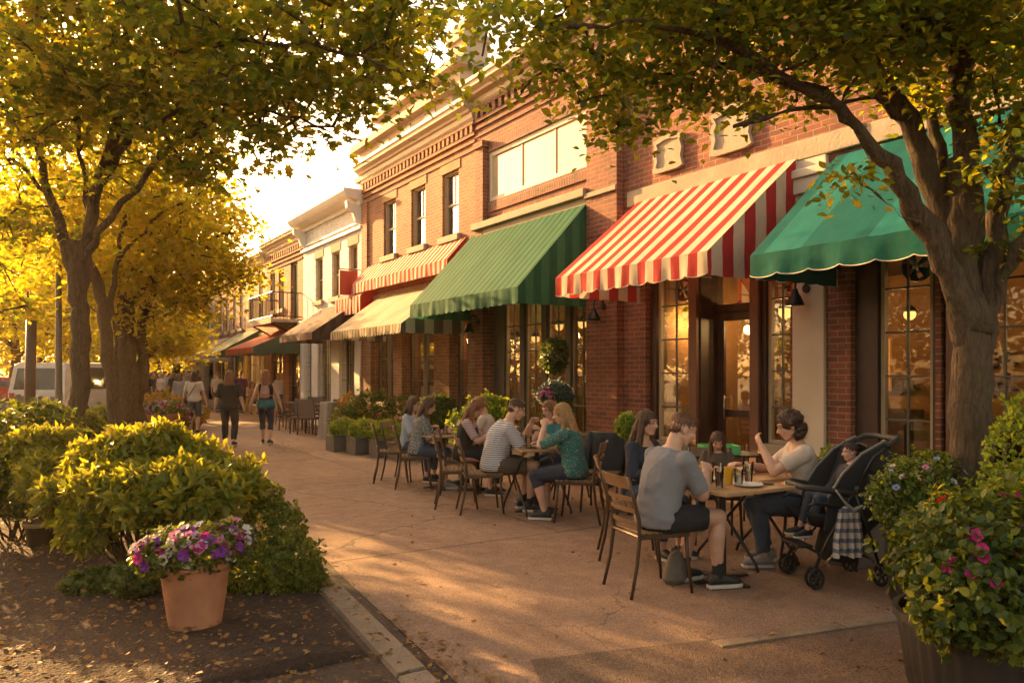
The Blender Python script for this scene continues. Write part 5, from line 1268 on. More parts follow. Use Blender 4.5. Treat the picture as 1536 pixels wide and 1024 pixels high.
    if bottom is not None:
        mb = MB(); torso(mb, .007, -.11, .09)
        for s in (-1, 1):
            th = kn[s] - hip[s]; shn = an[s] - kn[s]
            f_ = min(1, leg / .5)
            n_ = 4; PT = [hip[s] + th * (f_ * i / n_) for i in range(n_ + 1)]; rr = [np.interp(f_ * i / n_, [0, .3, .7, 1], [.088, .082, .067, .057]) * lwt + .014 + (.010 if leg < .55 else 0) * i / n_ for i in range(n_ + 1)]
            mb.ell(hip[s], (1, 0, 0), (0, 1, 0), (0, 0, 1), .092 * lwt, .094 * lwt, .092 * lwt, 12, 8)
            if leg <= .5: mb.tube(PT, rr, 14)
            else:
                g = (leg - .5) / .5; PT += [kn[s] + shn * (g * i / 4) - nrm(np.cross(np.cross(shn, (0, 1, 0)), shn)) * np.interp(g * i / 4, [0, .32, .6, .88], [0, .014, .009, 0]) for i in range(1, 5)]; rr += [np.interp(g * i / 4, [0, .12, .32, .6, .88, 1], [.054, .05, .058, .046, .036, .036]) * lwt + .012 + .006 * (leg > .9) for i in range(1, 5)]
                mb.ell(kn[s], (1, 0, 0), (0, 1, 0), (0, 0, 1), .067 * lwt, .067 * lwt, .067 * lwt, 12, 8)
                mb.tube(PT, rr, 14)
        piece('trousers' if leg > .6 else 'shorts', mb, bottom)
    if skirt is not None:
        mb = MB(); m_, l_ = skirt; c0 = HC + np.array((0, 0, .07))
        if pose == 'stand': mb.loft([c0, HC, HC - (0, 0, .12), HC - (0, 0, l_)], [(1, 0, 0)] * 4, [(0, 1, 0)] * 4, [.15 * w, .185 * w, .20 * w, .23 * w], [.11 * w, .13 * w, .15 * w, .17 * w], 22)
        else:
            kc = (kn[-1] + kn[1]) / 2; mb.loft([HC + (0, -.03, .08), HC + (0, 0, .0), HC + (0, .12, .0), kc + (0, .0, .0), kc + (0, .05, -.06), kc + (0, .04, -l_)], [(1, 0, 0)] * 6, [(0, 0, 1), (0, .3, 1), (0, 0, 1), (0, .3, 1), (0, -1, .3), (0, -1, 0)], [.15 * w, .19 * w, .2 * w, .2, .19, .2], [.1, .12, .11, .085, .08, .09], 20)
        piece('skirt', mb, m_, .005)
    if top is not None:
        mb = MB(); torso(mb, .022 if not vest else .012, hem, neckl)
        for s in (-1, 1):
            if sleeve > 0:
                ua = el[s] - sh[s]; fa = wr[s] - el[s]; mb.ell(sh[s], X43, f43, up43, .073 * w, .071 * w, .070 * w, 12, 8)
                f_ = min(1, sleeve / .5); PT = [sh[s] + ua * (f_ * i / 3) for i in range(4)]; aw = (1.0 if female else 1.12) * (1 + (w - 1) * .8); flare = .012 if sleeve < .5 else .006
                rr = [np.interp(f_ * i / 3, [0, .35, .75, 1], [.054, .050, .043, .039]) * aw + .010 + flare * i / 3 for i in range(4)]
                if sleeve > .5: g = (sleeve - .5) / .5; PT += [el[s] + fa * (g * i / 3) for i in range(1, 4)]; rr += [np.interp(g * i / 3, [0, .3, .7, 1], [.040, .041, .032, .027]) * aw + .012 for i in range(1, 4)]
                mb.tube(PT, rr, 14)
        piece('top', mb, top, .0065 if vox < .015 else 0)
        if vest is not None:
            mb = MB(); torso(mb, .024, hem - .04, .40); piece('vest', mb, vest, .004)
    # hair
    st, hm = hair; mb = MB(); gdown = np.array((0, 0, -1.0))
    if st != 'none':
        cap = dict(short=(.0765, .092, .078, -.013, .046), long=(.085, .100, .092, -.014, .036), curly=(.090, .104, .092, -.016, .036), bob=(.086, .1, .09, -.014, .036), bun=(.080, .097, .088, -.012, .038), up=(.08, .097, .088, -.012, .038))[st]
        mb.ell(hpnt(0, cap[3], cap[4]), hr, hf, hu, cap[0], cap[1], cap[2], 24, 14)
        if st in ('short',):
            mb.ell(hpnt(0, -.045, -.01), hr, hf, hu, .060, .050, .052, 16, 10); mb.ell(hpnt(.01, .045, .092), hr, hf, hu, .042, .028, .018, 12, 8)
            for s in (-1, 1): mb.ell(hpnt(s * .066, .0, .028), hr, hf, hu, .012, .020, .026, 10, 7)
        if st in ('long', 'bob'):
            L_ = .36 if st == 'long' else .19
            back = nrm(-fn * .9 - hf * .2); b0 = hpnt(0, -.050, .02); b1 = hpnt(0, -.078, -.06)
            b2 = b1 + nrm(gdown + back * (.35 if lean > 5 else .12)) * (L_ * .45); b3 = b1 + nrm(gdown + back * (.1 + lean * .012)) * L_
            X_ = nrm(hr + Xn); Y_ = nrm(np.cross(X_, (0, 0, 1)))
            mb.loft([b0, b1, (b1 + b2) / 2, b2, b3], [X_] * 5, [Y_] * 5, [.084, .093, .102, .100, .055], [.06, .052, .046, .040, .016], 20)
            for s in (-1, 1):
                s0 = hpnt(s * .070, -.012, .03); s1 = hpnt(s * .079, -.010, -.06); s2 = s1 + gdown * .09 + X_ * s * .006 - hf * .012; s3 = s2 + gdown * (L_ * .35) + hf * .012
                mb.tube([s0, s1, s2, s3], [.026, .031, .030, .014], 10, round_=True)
        if st == 'curly':
            g = np.random.default_rng(sd)
            for i in range(90):
                dd_ = nrm(g.normal(size=3)); 
                if dd_[1] > .25 and dd_[2] < .55: dd_[1] = -dd_[1]
                mb.ell(hpnt(dd_[0] * .088, dd_[1] * .10 - .018, dd_[2] * .10 + .02 - (.05 if dd_[1] < .1 and dd_[2] < 0 else 0)), hr, hf, hu, .026, .026, .027, 8, 5)
        if st == 'bun': mb.ell(hpnt(0, -.105, .07), hr, hf, hu, .035, .035, .035, 12, 8)
        h_, V_ = remesh(mb, min(vox * 1.1, .012) if vox < .015 else vox, 2, .5, 0)
        rl = V_ - hc; ang = np.arctan2(rl @ hr, -(rl @ hf) + .02)
        Nn = np.empty(len(V_) * 3, np.float32); h_.vertices.foreach_get('normal', Nn); Nn = Nn.reshape(-1, 3)
        a_ = .0038 if st != 'curly' else .002
        V_ = V_ + Nn * (a_ * (np.sin(ang * 27 + rl @ hu * 22) + .7 * np.sin(ang * 47 - rl @ hu * 14) + .5 * np.sin(rl @ hu * 60 + ang * 9)))[:, None]
        setV(h_, V_, k); h_.materials.append(hm); ho = link(h_, 'hair', P)
        if vox < .015:
            g = np.random.default_rng(sd + 1); ns = 1100 if st != 'short' else 800; ix = g.integers(0, len(V_), ns); p = V_[ix] + Nn[ix] * .001; nn2 = Nn[ix]
            dn = np.tile(np.array((0, -.15, -1.0)), (ns, 1)) if st in ('long', 'bob', 'bun') else (np.tile(-hf * .8 - hu * .5, (ns, 1)) if st == 'short' else g.normal(size=(ns, 3)))
            if st == 'short': dn[(p - hc) @ hf > .02] = hf * .8 - hu * .1
            dn = dn - nn2 * np.sum(dn * nn2, 1)[:, None]; dn = unit(dn + g.normal(size=(ns, 3)) * .22); ln_ = (g.uniform(.04, .11, ns) if st in ('long', 'bob') else g.uniform(.012, .03, ns) if st == 'short' else g.uniform(.03, .06, ns))
            sd_ = unit(np.cross(dn, nn2)) * .0011; nseg = 4; VV = np.zeros((ns, (nseg + 1) * 2, 3)); cv_ = g.normal(0, .25, ns) if st != 'curly' else g.choice([-1, 1], ns) * 1.2
            for q in range(nseg + 1):
                u = q / nseg; c_ = p + dn * (ln_ * u)[:, None] + nn2 * (.004 * math.sin(math.pi * u) + (.004 if st != 'curly' else .012) * u) + unit(sd_) * (cv_ * ln_ * u * u)[:, None]
                VV[:, q * 2] = c_ - sd_ * (1 - u * .8); VV[:, q * 2 + 1] = c_ + sd_ * (1 - u * .8)
            tf_ = [(2 * q, 2 * q + 1, 2 * q + 3, 2 * q + 2) for q in range(nseg)]
            m5 = bpy.data.meshes.new('hair_strands'); F5 = [tuple(i_ * (nseg + 1) * 2 + a for a in f) for i_ in range(ns) for f in tf_]
            m5.from_pydata((VV.reshape(-1, 3) * k).tolist(), [], F5); m5.materials.append(hm); link(m5, 'hair_strands', ho)
    # shoes
    if shoe is not None:
        for i_, s in enumerate((-1, 1)):
            a = an[s]; td = rotv((0, 1, 0), (0, 0, 1), -s * R(9)); tu = R(toe_up[i_]); td = td * math.cos(tu) + np.array((0, 0, 1)) * math.sin(tu)
            un = nrm(np.cross(np.cross(td, (0, 0, 1)), td)); sx_ = nrm(np.cross(td, un)); z0 = a - un * .085
            mb = MB(); Q = [(-.075, .020, .022), (-.065, .033, .042), (-.02, .037, .05), (.04, .040, .044), (.10, .046, .032), (.15, .043, .026), (.185, .026, .018)]
            mb.loft([z0 + td * q[0] + un * (.018 + q[2]) for q in Q], [sx_] * 7, [un] * 7, [q[1] for q in Q], [q[2] for q in Q], 16)
            mb.tube([z0 + un * .05 - td * .02, a + un * .012 - td * .012], [.040, .040], 12)
            so_ = piece('shoe', mb, shoe, 0, 2, min(vox, .008) if vox < .015 else vox)
            m2 = MB(); Q = [(-.08, .022), (-.068, .036), (-.02, .039), (.04, .041), (.10, .049), (.155, .046), (.192, .026)]
            m2.loft([z0 + td * q[0] + un * .014 for q in Q], [sx_] * 7, [td] * 7, [q[1] for q in Q], [.001] * 7, 8) if False else None
            vs_ = []
            for q in Q:
                for zz in (0, .026):
                    for e in (-1, 1): vs_.append((z0 + td * q[0] + sx_ * e * q[1] + un * zz) * k)
            fs = []
            for j in range(6):
                b = j * 4; c = b + 4; fs += [(b, b + 1, c + 1, c), (b + 2, c + 2, c + 3, b + 3), (b, c, c + 2, b + 2), (b + 1, b + 3, c + 3, c + 1)]
            fs += [(0, 2, 3, 1), (24, 25, 27, 26)]
            m2.add(vs_, fs); m2.obj('sole', sole, so_, bevel=.004)
            if sock: m3 = MB(); sn = kn[s] - a; m3.tube([a - nrm(sn) * .02, a + sn * .10, a + sn * .24], [.042, .040, .044], 12); piece('sock', m3, sock, 0, 1)
    P['_k'] = k
    info = dict(k=k, hc=hc * k, hf=hf, hu=hu, hr=hr, S=S, sh=sh, wr={s: wr[s] * k for s in (-1, 1)}, HC=HC * k, kn=kn, an=an)
    if extra: extra(P, info)
    return P, info
def hash_(s_):
    h = 7
    for ch in s_: h = (h * 31 + ord(ch)) % 100003
    return h
def strap(P, info, pts, r, mat, name='strap'):
    mb = MB(); mb.tube(pts, r, 8, round_=True); mb.obj(name, mat, P, smooth=True)

# ---- nearest table
human('man in a grey T-shirt and black shorts seated with his back to the viewer', at(986, 5.66), face_yaw(66), 1.78, lean=17, hp=24, hy=12, hands={-1: (-.10, .36, .80), 1: (.05, .40, .86)}, ankles={-1: (-.12, .32, .095), 1: (.14, .44, .095)},
      female=False, build=1.08, top=GREYT, sleeve=.44, bottom=BLK, leg=.36, hair=('short', HMN), sock=SOCK, vox=.0075, palm={-1: (0, 0, -1), 1: (-.7, 0, -.7)}, curl=40)
human('smiling woman with long brown hair in a dark top behind the grey T-shirt', at(956, 6.95), face_yaw(140), 1.64, lean=10, hp=4, hy=-6, hands={-1: (-.12, .40, .78), 1: (.12, .36, .78)}, top=NAVY, sleeve=.9, bottom=DEN, leg=.9, hair=('long', HB), vox=.008, neckl=.45)
human('woman with curly brown hair in a cream blouse looking down at her raised hand', at(1208, 6.4), face_yaw(-84), 1.68, lean=9, hp=20, hy=0, hands={-1: (-.02, .36, .99), 1: (.12, .48, .82)}, ankles={-1: (-.12, .36, .09), 1: (.12, .28, .09)}, build=1.14,
      top=CRM, sleeve=.36, bottom=DEN, leg=.95, hair=('curly', HCU), shoe=SHOE_G, vox=.0075, palm={-1: (.6, 0, .8), 1: (0, 0, -1)}, curl=38, neckl=.44)
human('small dark-haired child seated low behind the nearest table', at(1078, 7.3), face_yaw(-150), 1.22, lean=8, hp=30, hy=-20, hands={-1: (-.1, .25, .72), 1: (.1, .25, .72)}, ankles={-1: (-.09, .25, .2), 1: (.09, .25, .2)}, top=BRN, sleeve=.5, bottom=DEN, leg=.9, hair=('long', HB), vox=.009)
# child in the stroller
cx_, cy_, _ = s_at(0, -.10, 0)
human('small child with dark hair reclining in the stroller', (cx_, cy_, 0), SRZ, 1.04, lean=-12, hp=4, hy=12, seat_h=.55, hands={-1: (-.12, .16, .62), 1: (.12, .16, .62)}, ankles={-1: (-.06, .34, .40), 1: (.06, .34, .40)}, female=False, top=DGR, sleeve=.9, bottom=DEN, leg=.9, hair=('short', HD), vox=.008)
# ---- middle table
human('heavyset man in a white striped T-shirt and dark shorts seated in profile', at(741, 8.92), face_yaw(80), 1.80, lean=22, hp=22, hy=0, hands={-1: (-.02, .44, 1.0), 1: (.10, .46, .86)}, ankles={-1: (-.12, .36, .095), 1: (.13, .40, .095)}, female=False, build=1.14,
      top=STRP, sleeve=.42, bottom=BRN, leg=.40, hair=('short', HB), sock=SOCK, vox=.009, palm={-1: (.5, 0, -.8), 1: (-.7, 0, -.6)}, curl=45)
human('woman with long blonde hair in a teal patterned top and navy trousers', at(862, 8.35), face_yaw(-66), 1.66, lean=12, hp=12, hy=-14, hands={-1: (-.14, .30, 1.02), 1: (.12, .42, .80)}, ankles={-1: (-.12, .30, .09), 1: (.10, .36, .09)}, build=1.12,
      top=TEALP, sleeve=.5, bottom=NAVY, leg=.66, hair=('long', HBL), vox=.009, palm={-1: (.8, .2, 0), 1: (0, 0, -1)}, neckl=.46)
human('woman with auburn hair mostly hidden behind the blonde woman', at(838, 9.7), face_yaw(-125), 1.64, lean=12, hp=14, hands={-1: (-.1, .36, .9), 1: (.1, .36, .82)}, top=TEALC, sleeve=.5, bottom=NAVY, leg=.9, hair=('long', HA), vox=.0105)
human('woman in a dark dress over a pink striped top, looking down at the table', at(694, 10.2), face_yaw(96), 1.66, lean=14, hp=30, hy=5, hands={-1: (-.08, .40, .80), 1: (.10, .42, .80)}, top=PSTR, sleeve=.42, vest=BLK, bottom=None, skirt=(BLK, .34), hair=('long', HA), vox=.010)
human('red-haired person in a pale top with face turned away, across from the dark dress', at(734, 10.9), face_yaw(-80), 1.66, lean=10, hp=18, hy=0, hands={-1: (-.1, .36, .85), 1: (.1, .36, .85)}, female=False, top=CRM, sleeve=.5, bottom=BRN, leg=.5, hair=('short', HG), vox=.0105)
# ---- farthest seated table
human('woman with long brown hair in a patterned grey cardigan and jeans', at(626, 10.75), face_yaw(84), 1.66, lean=12, hp=24, hy=0, hands={-1: (-.06, .40, .80), 1: (.08, .36, .78)}, top=PATG, sleeve=.8, bottom=DEN, leg=.62, hair=('long', HB), vox=.010, build=1.03, shoe=SHOE_G)
human('woman in a light blue top partly hidden behind the patterned cardigan', at(612, 11.5), face_yaw(110), 1.62, lean=8, hp=10, hands=None, top=LBL, sleeve=.5, bottom=DEN, leg=.9, hair=('bob', HB), vox=.011)

# ---- walkers
def backpack(col, w_=.11, h=.15, d=.06):
    def f(P, I):
        k = I['k']; c, X, fw = I['S'](.27); c = c * k - fw * (.135 * k + d); up = np.cross(X, fw); mb = MB()
        mb.loft([c - up * h, c - up * h * .8, c, c + up * h * .7, c + up * h], [X] * 5, [fw] * 5, [w_ * .8, w_, w_, w_ * .85, w_ * .5], [d * .7, d, d, d * .85, d * .4], 20)
        m2 = MB(); m2.loft([c - fw * (d + .006) - up * h * .55, c - fw * (d + .02) - up * h * .3, c - fw * (d + .004) + up * .02], [X] * 3, [fw] * 3, [w_ * .6, w_ * .65, w_ * .55], [.02, .026, .012], 14)
        b = thing_part(P, 'backpack'); mb.obj('backpack', col, P, smooth='auto'); m2.obj('pocket', col, P, smooth='auto')
        for s in (-1, 1):
            q = I['sh'][s] * k; strap(P, I, [c + up * h * .8 + X * s * w_ * .5, c + up * (h + .06) + X * s * .085, I['S'](.45)[0] * k + X * s * .09 + up * .04, I['S'](.38)[0] * k + X * s * .11 + fw * .13, I['S'](.2)[0] * k + X * s * .135 + fw * .03, c - up * h * .7 + X * s * w_], .012, col)
    return f
def thing_part(P, n): return None
def crossbag(col):
    def f(P, I):
        k = I['k']; c, X, fw = I['S'](.46); a, X2, f2 = I['S'](.02); up = np.cross(X, fw)
        strap(P, I, [c * k + X * .06 + up * .02, I['S'](.38)[0] * k + X * .06 - fw * .135 * k, I['S'](.22)[0] * k - X * .03 - fw * .130 * k, a * k - X * .16 - fw * .1, a * k - X * .20], .009, col)
        mb = MB(); b = a * k - X * .225 - np.array((0, 0, .05)); mb.loft([b - (0, 0, .09), b - (0, 0, .07), b + (0, 0, .06), b + (0, 0, .08)], [f2] * 4, [X] * 4, [.09, .11, .10, .08], [.02, .035, .035, .015], 18); mb.obj('shoulder_bag', col, P, smooth='auto')
    return f
def waist(col):
    def f(P, I):
        k = I['k']; mb = MB(); C = []; rx = []; ry = []
        for t_, a, b in ((.10, .165, .13), (.04, .195, .15), (-.04, .215, .165), (-.10, .20, .15)): C.append(I['HC'] + np.array((0, 0, t_ * k))); rx.append(a * k); ry.append(b * k)
        mb.loft(C, [(1, 0, 0)] * 4, [(0, 1, 0)] * 4, rx, ry, 24)
        m_, V_ = remesh(mb, .012, 2, .5, .006, 5); setV(m_, V_, 1); m_.materials.append(col); link(m_, 'waist_wrap', P)
        backpack(cloth('cloth_dustypink', (.42, .24, .20)), .10, .14, .05)(P, I)
    return f
human('walking woman in a black T-shirt and black leggings, middle of the three walkers', at(344, 16.9), face_yaw(-12), 1.68, pose='stand', lean=2, hp=4, build=1.16, top=BLK, sleeve=.46, bottom=BLK, leg=.93, hair=('long', HA), hem=-.12, ankles={-1: (-.11, .16, .085), 1: (.11, -.14, .10)}, hands={-1: (-.34, .12, .80), 1: (.32, -.08, .80)}, vox=.012, skin=SK1, neckl=.46)
human('walking woman in a pale top and denim knee shorts, leftmost of the three walkers', at(291, 20.4), face_yaw(-12), 1.70, pose='stand', lean=2, hp=2, build=1.03, top=WHTC, sleeve=.36, bottom=DEN, leg=.52, hair=('bob', HB), extra=crossbag(DGR), ankles={-1: (-.10, .12, .085), 1: (.10, -.12, .09)}, hands={-1: (-.30, .05, .80), 1: (.31, .02, .80)}, vox=.013)
human('walking woman in a black tank top with a pink backpack and teal waist wrap', at(399, 17.4), face_yaw(-10), 1.70, pose='stand', lean=2, hp=2, top=BLK, sleeve=0, bottom=NAVY, leg=.72, hair=('long', HG), extra=waist(TEALC), ankles={-1: (-.09, .14, .085), 1: (.09, -.12, .09)}, hands={-1: (-.36, .02, .82), 1: (.34, .06, .80)}, vox=.012)
human('walker in a white top and teal skirt with short fair hair, near the shopfront awnings', at(419, 27.5), face_yaw(20), 1.66, pose='stand', lean=2, top=WHTC, sleeve=.5, bottom=None, skirt=(TEALC, .5), hair=('bob', HBL), vox=.018, detail=False)
human('walker in a grey top and black skirt left of the pale-topped walker', at(269, 26), face_yaw(0), 1.64, pose='stand', lean=2, top=DGR if False else cloth('cloth_warmgrey', (.28, .24, .21)), sleeve=.5, bottom=None, skirt=(BLK, .4), hair=('bob', HB), extra=None, vox=.018, detail=False)
human('walker in a purple T-shirt beyond the three near walkers', at(362, 30.5), face_yaw(0), 1.72, pose='stand', lean=2, female=False, top=PURP, sleeve=.5, bottom=DGR, leg=.95, hair=('short', HB), vox=.02, detail=False)
human('walker in a light grey T-shirt between the left and middle near walkers', at(326, 31), face_yaw(5), 1.68, pose='stand', lean=2, female=False, top=cloth('cloth_lightgrey', (.42, .37, .33)), sleeve=.5, bottom=DEN, leg=.95, hair=('short', HLB), vox=.02, detail=False)
human('person in a pale shirt seated by the wall behind the woman with the pink backpack', at(378, 30), face_yaw(150), 1.66, lean=5, top=ORC, sleeve=.5, bottom=BRN, leg=.5, hair=('bob', HB), vox=.02, detail=False)
# ---- the far crowd: eight kinds of figure, copied
KIND = []
for nm, tp, bt, hr_, fem in (('black top', BLK, DEN, HB, True), ('pale top', WHTC, DEN, HBL, True), ('red top', REDC, BLK, HD, False), ('light blue top', LBL, BRN, HB, False), ('peach top', ORC, DGR, HA, True), ('dark grey top', DGR, BLK, HD, False), ('cream top', CRM, BLK, HB, True), ('teal top', TEALC, DGR, HBL, True)):
    p_, _ = human('distant figure in a %s within the far crowd' % nm, at(200 + 16 * len(KIND), 36 + 2.5 * len(KIND)), face_yaw(10), 1.66 if fem else 1.76, pose='stand', lean=1, female=fem, top=tp, sleeve=.5, bottom=bt, leg=.9 if len(KIND) % 2 else .5, hair=('bob' if fem else 'short', hr_), vox=.026, detail=False, group='people in the far crowd wearing a %s' % nm)
    KIND.append(p_)
g_ = np.random.default_rng(3); taken = [at(200 + 16 * i, 36 + 2.5 * i)[:2] for i in range(8)]
cnt = 0
for i in range(400):
    Z = 33 + 30 * g_.random() ** 1.2; px = g_.uniform(210, 345 - max(0, (Z - 38)) * .6)
    x, y, _ = at(px, Z)
    if any((x - a) ** 2 + (y - b) ** 2 < .55 for a, b in taken): continue
    taken.append((x, y)); copy_tree(KIND[int(g_.integers(8))], None, (x, y, 0), face_yaw(float(g_.choice([0, 10, -15, 170, 190, 90])))); cnt += 1
    if cnt >= 62: break

# bag under the nearest chair
l0 = at(1012, 5.86); t_ = thing('bag', 'crumpled grey-brown bag lying by the shoes of the man in the grey T-shirt', 'bag', l0)
mb = MB(); mb.loft([(0, 0, .0), (0, 0, .04), (.01, 0, .14), (.02, .01, .22), (.03, .01, .25)], [(1, 0, 0)] * 5, [(0, 1, 0)] * 5, [.09, .11, .10, .06, .03], [.06, .08, .07, .045, .02], 20)
m_, V_ = remesh(mb, .008, 2, .5, .008, 4); setV(m_, V_); m_.materials.append(cloth('cloth_taupe', (.13, .105, .085))); link(m_, 'body', t_)
mb = MB(); mb.tube([(.03, .0, .23), (.07, .02, .28), (.1, .03, .2), (.1, .02, .1)], .008, 6); mb.obj('strap', MATS['cloth_taupe'], t_, smooth=True)

# ------------------------------------------------------------------ vehicles, post and street clutter at left
VW = basic('vehicle_white_paint', (.66, .62, .56), .25, var=.04, bmp=0, coat=.7); VR = basic('vehicle_red_paint', (.4, .03, .03), .25, bmp=0, coat=.6); VG = basic('vehicle_glass', (.05, .06, .05), .05, bmp=0); RUBB = MATS['tyre_rubber']
def van(label, loc, rz, paint, Lh=2.3, W=.95, H=1.95, pick=False, group=None, cat='van', name='parked_van'):
    """front = +Y"""
    t_ = thing(name, label, cat, loc, rz, group)
    if pick: pr = [(-Lh, .42), (-Lh, .98), (-.35, 1.0), (-.28, 1.05), (-.05, H), (.75, H), (1.15, 1.12), (Lh - .1, 1.02), (Lh, .85), (Lh, .42)]
    else: pr = [(-Lh, .40), (-Lh - .02, 1.0), (-Lh + .12, H - .08), (-Lh + .3, H), (1.0, H), (1.3, H - .08), (1.75, 1.15), (Lh - .08, 1.0), (Lh, .8), (Lh, .40)]
    mb = MB(); n = len(pr); sec = []
    for x, s_ in ((-W, .94), (-W * .97, 1.0), (W * .97, 1.0), (W, .94)): pass
    vs_ = []
    def inset(z): return 1 - .12 * max(0, (z - 1.0) / (H - 1.0))
    for e in (-1, 1):
        vs_ += [(e * W * inset(z), y, z) for y, z in pr]
    fs = [tuple(range(n)), tuple(reversed(range(n, 2 * n)))] + [(i, n + i, n + (i + 1) % n, (i + 1) % n) for i in range(n)]
    mb.add(vs_, fs); bd = mb.obj('body', paint, t_, bevel=.05)
    def win(pts): m2 = MB(); m2.add(pts, [(0, 1, 2, 3)]); o = m2.obj('window', VG, t_); s_ = o.modifiers.new('s', 'SOLIDIFY'); s_.thickness = .012; s_.offset = 1
    z0, z1 = 1.1, H - .16
    yb = -Lh + .02 if not pick else -.30
    win([(-W * .78, yb - .03, z0), (W * .78, yb - .03, z0), (W * .72, yb + (.10 if not pick else .18), z1), (-W * .72, yb + (.10 if not pick else .18), z1)])
    for e in (-1, 1):
        a, b = ((-Lh + .35, .95) if not pick else (-.1, .85)); xx = lambda z: e * (W * inset(z) + .006)
        win([(xx(z0), a, z0), (xx(z0), b + .3, z0), (xx(z1), b, z1), (xx(z1), a + .1, z1)])
        for y in (-Lh * .62, Lh * .62):
            m2 = MB(); m2.lathe([(.01, -.1), (.2, -.1), (.32, -.09), (.34, -.05), (.34, .05), (.32, .09), (.2, .1), (.01, .1)], n=28)
            m2.v = [(e * (W - .08) + v[2], y + v[0], .34 + v[1]) for v in m2.v]; wl = m2.obj('wheel', RUBB, t_, smooth='auto')
            m3 = MB(); m3.lathe([(.01, .104), (.19, .104), (.2, .1)], n=20); m3.v = [(e * (W - .08 + v[2]), y + v[0], .34 + v[1]) for v in m3.v]; m3.obj('rim', METAL, wl)
        m2 = MB(); m2.box(e * (W - .16) - .09, e * (W - .16) + .09, -Lh - .03, -Lh - .0, .75, 1.0); m2.obj('tail_light', VR, t_, bevel=.01)
    m2 = MB(); m2.box(-W, W, -Lh - .12, -Lh - .03, .45, .6); m2.obj('bumper', METAL, t_, bevel=.02)
    return t_
van('white van parked beyond the flower bed, seen between the first two trunks', at(126, 26), face_yaw(5), VW)
van('white pickup truck parked at the far left edge', at(60, 34), face_yaw(60), VW, pick=True, H=1.7, cat='pickup truck', name='parked_pickup')
van('dull red car roof showing low behind the nearest trunk', at(92, 31), face_yaw(80), VR, H=1.45, W=.88, cat='car', name='parked_car', pick=False)
# utility post and fence
l0 = at(45, 13); t_ = thing('post', 'dark wooden post standing behind the dark bush at far left', 'post', l0); mb = MB(); mb.tube([(0, 0, 0), (0, 0, 1.4), (.02, 0, 2.5)], [.09, .085, .08], 12); mb.obj('shaft', WOOD_DK, t_, smooth=True)
l0 = at(88, 15); t_ = thing('metal_post', 'slim grey metal post just left of the nearest trunk', 'post', l0); mb = MB(); mb.lathe([(.12, 0), (.12, .3), (.07, .4), (.05, 3.9), (.04, 4.0)], n=16); mb.obj('pole', basic('post_grey', (.10, .09, .08), .5), t_, smooth='auto'); 
t_ = thing('fence', 'weathered grey slat fence at the far left behind the bushes', 'fence', at(22, 17.5), face_yaw(0))
mb = MB()
for i in range(14): mb.box(-1.0 + i * .14, -.9 + i * .14, -.012, .012, .06, 1.05 + .02 * (i % 3))
mb.obj('slats', basic('weathered_wood', (.17, .15, .13), .8, var=.3), t_)
for x in (-1.0, 0, .92): mb = MB(); mb.box(x, x + .08, .015, .09, 0, 1.12); mb.obj('post', MATS['weathered_wood'], t_)
# market parasols over the far crowd
for px, Z, lb in ((278, 36, 'pale market parasol standing over the crowd at the street end'),):
    t_ = thing('parasol', lb, 'parasol', at(px, Z)); mb = MB(); mb.tube([(0, 0, 0), (0, 0, 2.6)], .03, 8); mb.obj('pole', METAL, t_); m2 = MB(); m2.lathe([(.62, 2.1), (.64, 2.2), (.35, 2.4), (.02, 2.55)], n=8); m2.obj('canopy', WHITEP, t_)
# ------------------------------------------------------------------ trees and plants
def barkmat(name, c1, c2, moss=(.12, .14, .03), mo=.25):
    m, t = nt(name)
    v = objc(t); mp = t.nodes.new('ShaderNodeMapping'); mp.inputs['Scale'].default_value = (1, 1, .28); L(t, v, mp.inputs[0])
    n1 = noise(t, mp.outputs[0], 34, 7, .7); n2 = noise(t, v, 2.4, 4); n3 = noise(t, mp.outputs[0], 70, 3)
    vo = N(t, 'ShaderNodeTexVoronoi', feature='F1', Scale=38.0); L(t, mp.outputs[0], vo.inputs['Vector'])
    r = ramp(t, [(.3, c1), (.7, c2)]); L(t, n1.outputs[0], r.inputs[0])
    mk = ramp(t, [(.55, (0, 0, 0)), (.7, (mo,) * 3)]); L(t, n2.outputs[0], mk.inputs[0])
    c = mixc(t, mk.outputs[0], r.outputs[0], moss)
    p = N(t, 'ShaderNodeBsdfPrincipled', Roughness=.92); L(t, c, p.inputs['Base Color'])
    h = math_(t, 'ADD', n1.outputs[0], math_(t, 'ADD', math_(t, 'MULTIPLY', n3.outputs[0], .4), math_(t, 'MULTIPLY', vo.outputs['Distance'], .45)))
    L(t, bump(t, h, 1.0, .05), p.inputs['Normal']); finish(t, p.outputs[0]); return m
BARK = barkmat('bark_brown', (.05, .03, .018), (.15, .095, .055)); BARK2 = barkmat('bark_mossy', (.06, .04, .022), (.19, .125, .07), mo=.6)
LEAF_MAPLE = ([(0, 0, 0), (.16, .12, .02), (.50, .10, .0), (.36, .36, .05), (.58, .62, -.02), (.24, .62, .05), (0, 1.0, -.04), (-.24, .62, .05), (-.58, .62, -.02), (-.36, .36, .05), (-.50, .10, 0), (-.16, .12, .02), (0, .4, -.03)],
              [(12, i, i + 1) for i in range(0, 11)] + [(12, 11, 0)])
LEAF_TEAR = ([(0, 0, 0), (.30, .28, .06), (.30, .58, .07), (0, 1.0, -.08), (-.30, .58, .07), (-.30, .28, .06), (0, .45, -.02)], [(0, 1, 6), (1, 2, 6), (2, 3, 6), (3, 4, 6), (4, 5, 6), (5, 0, 6)])
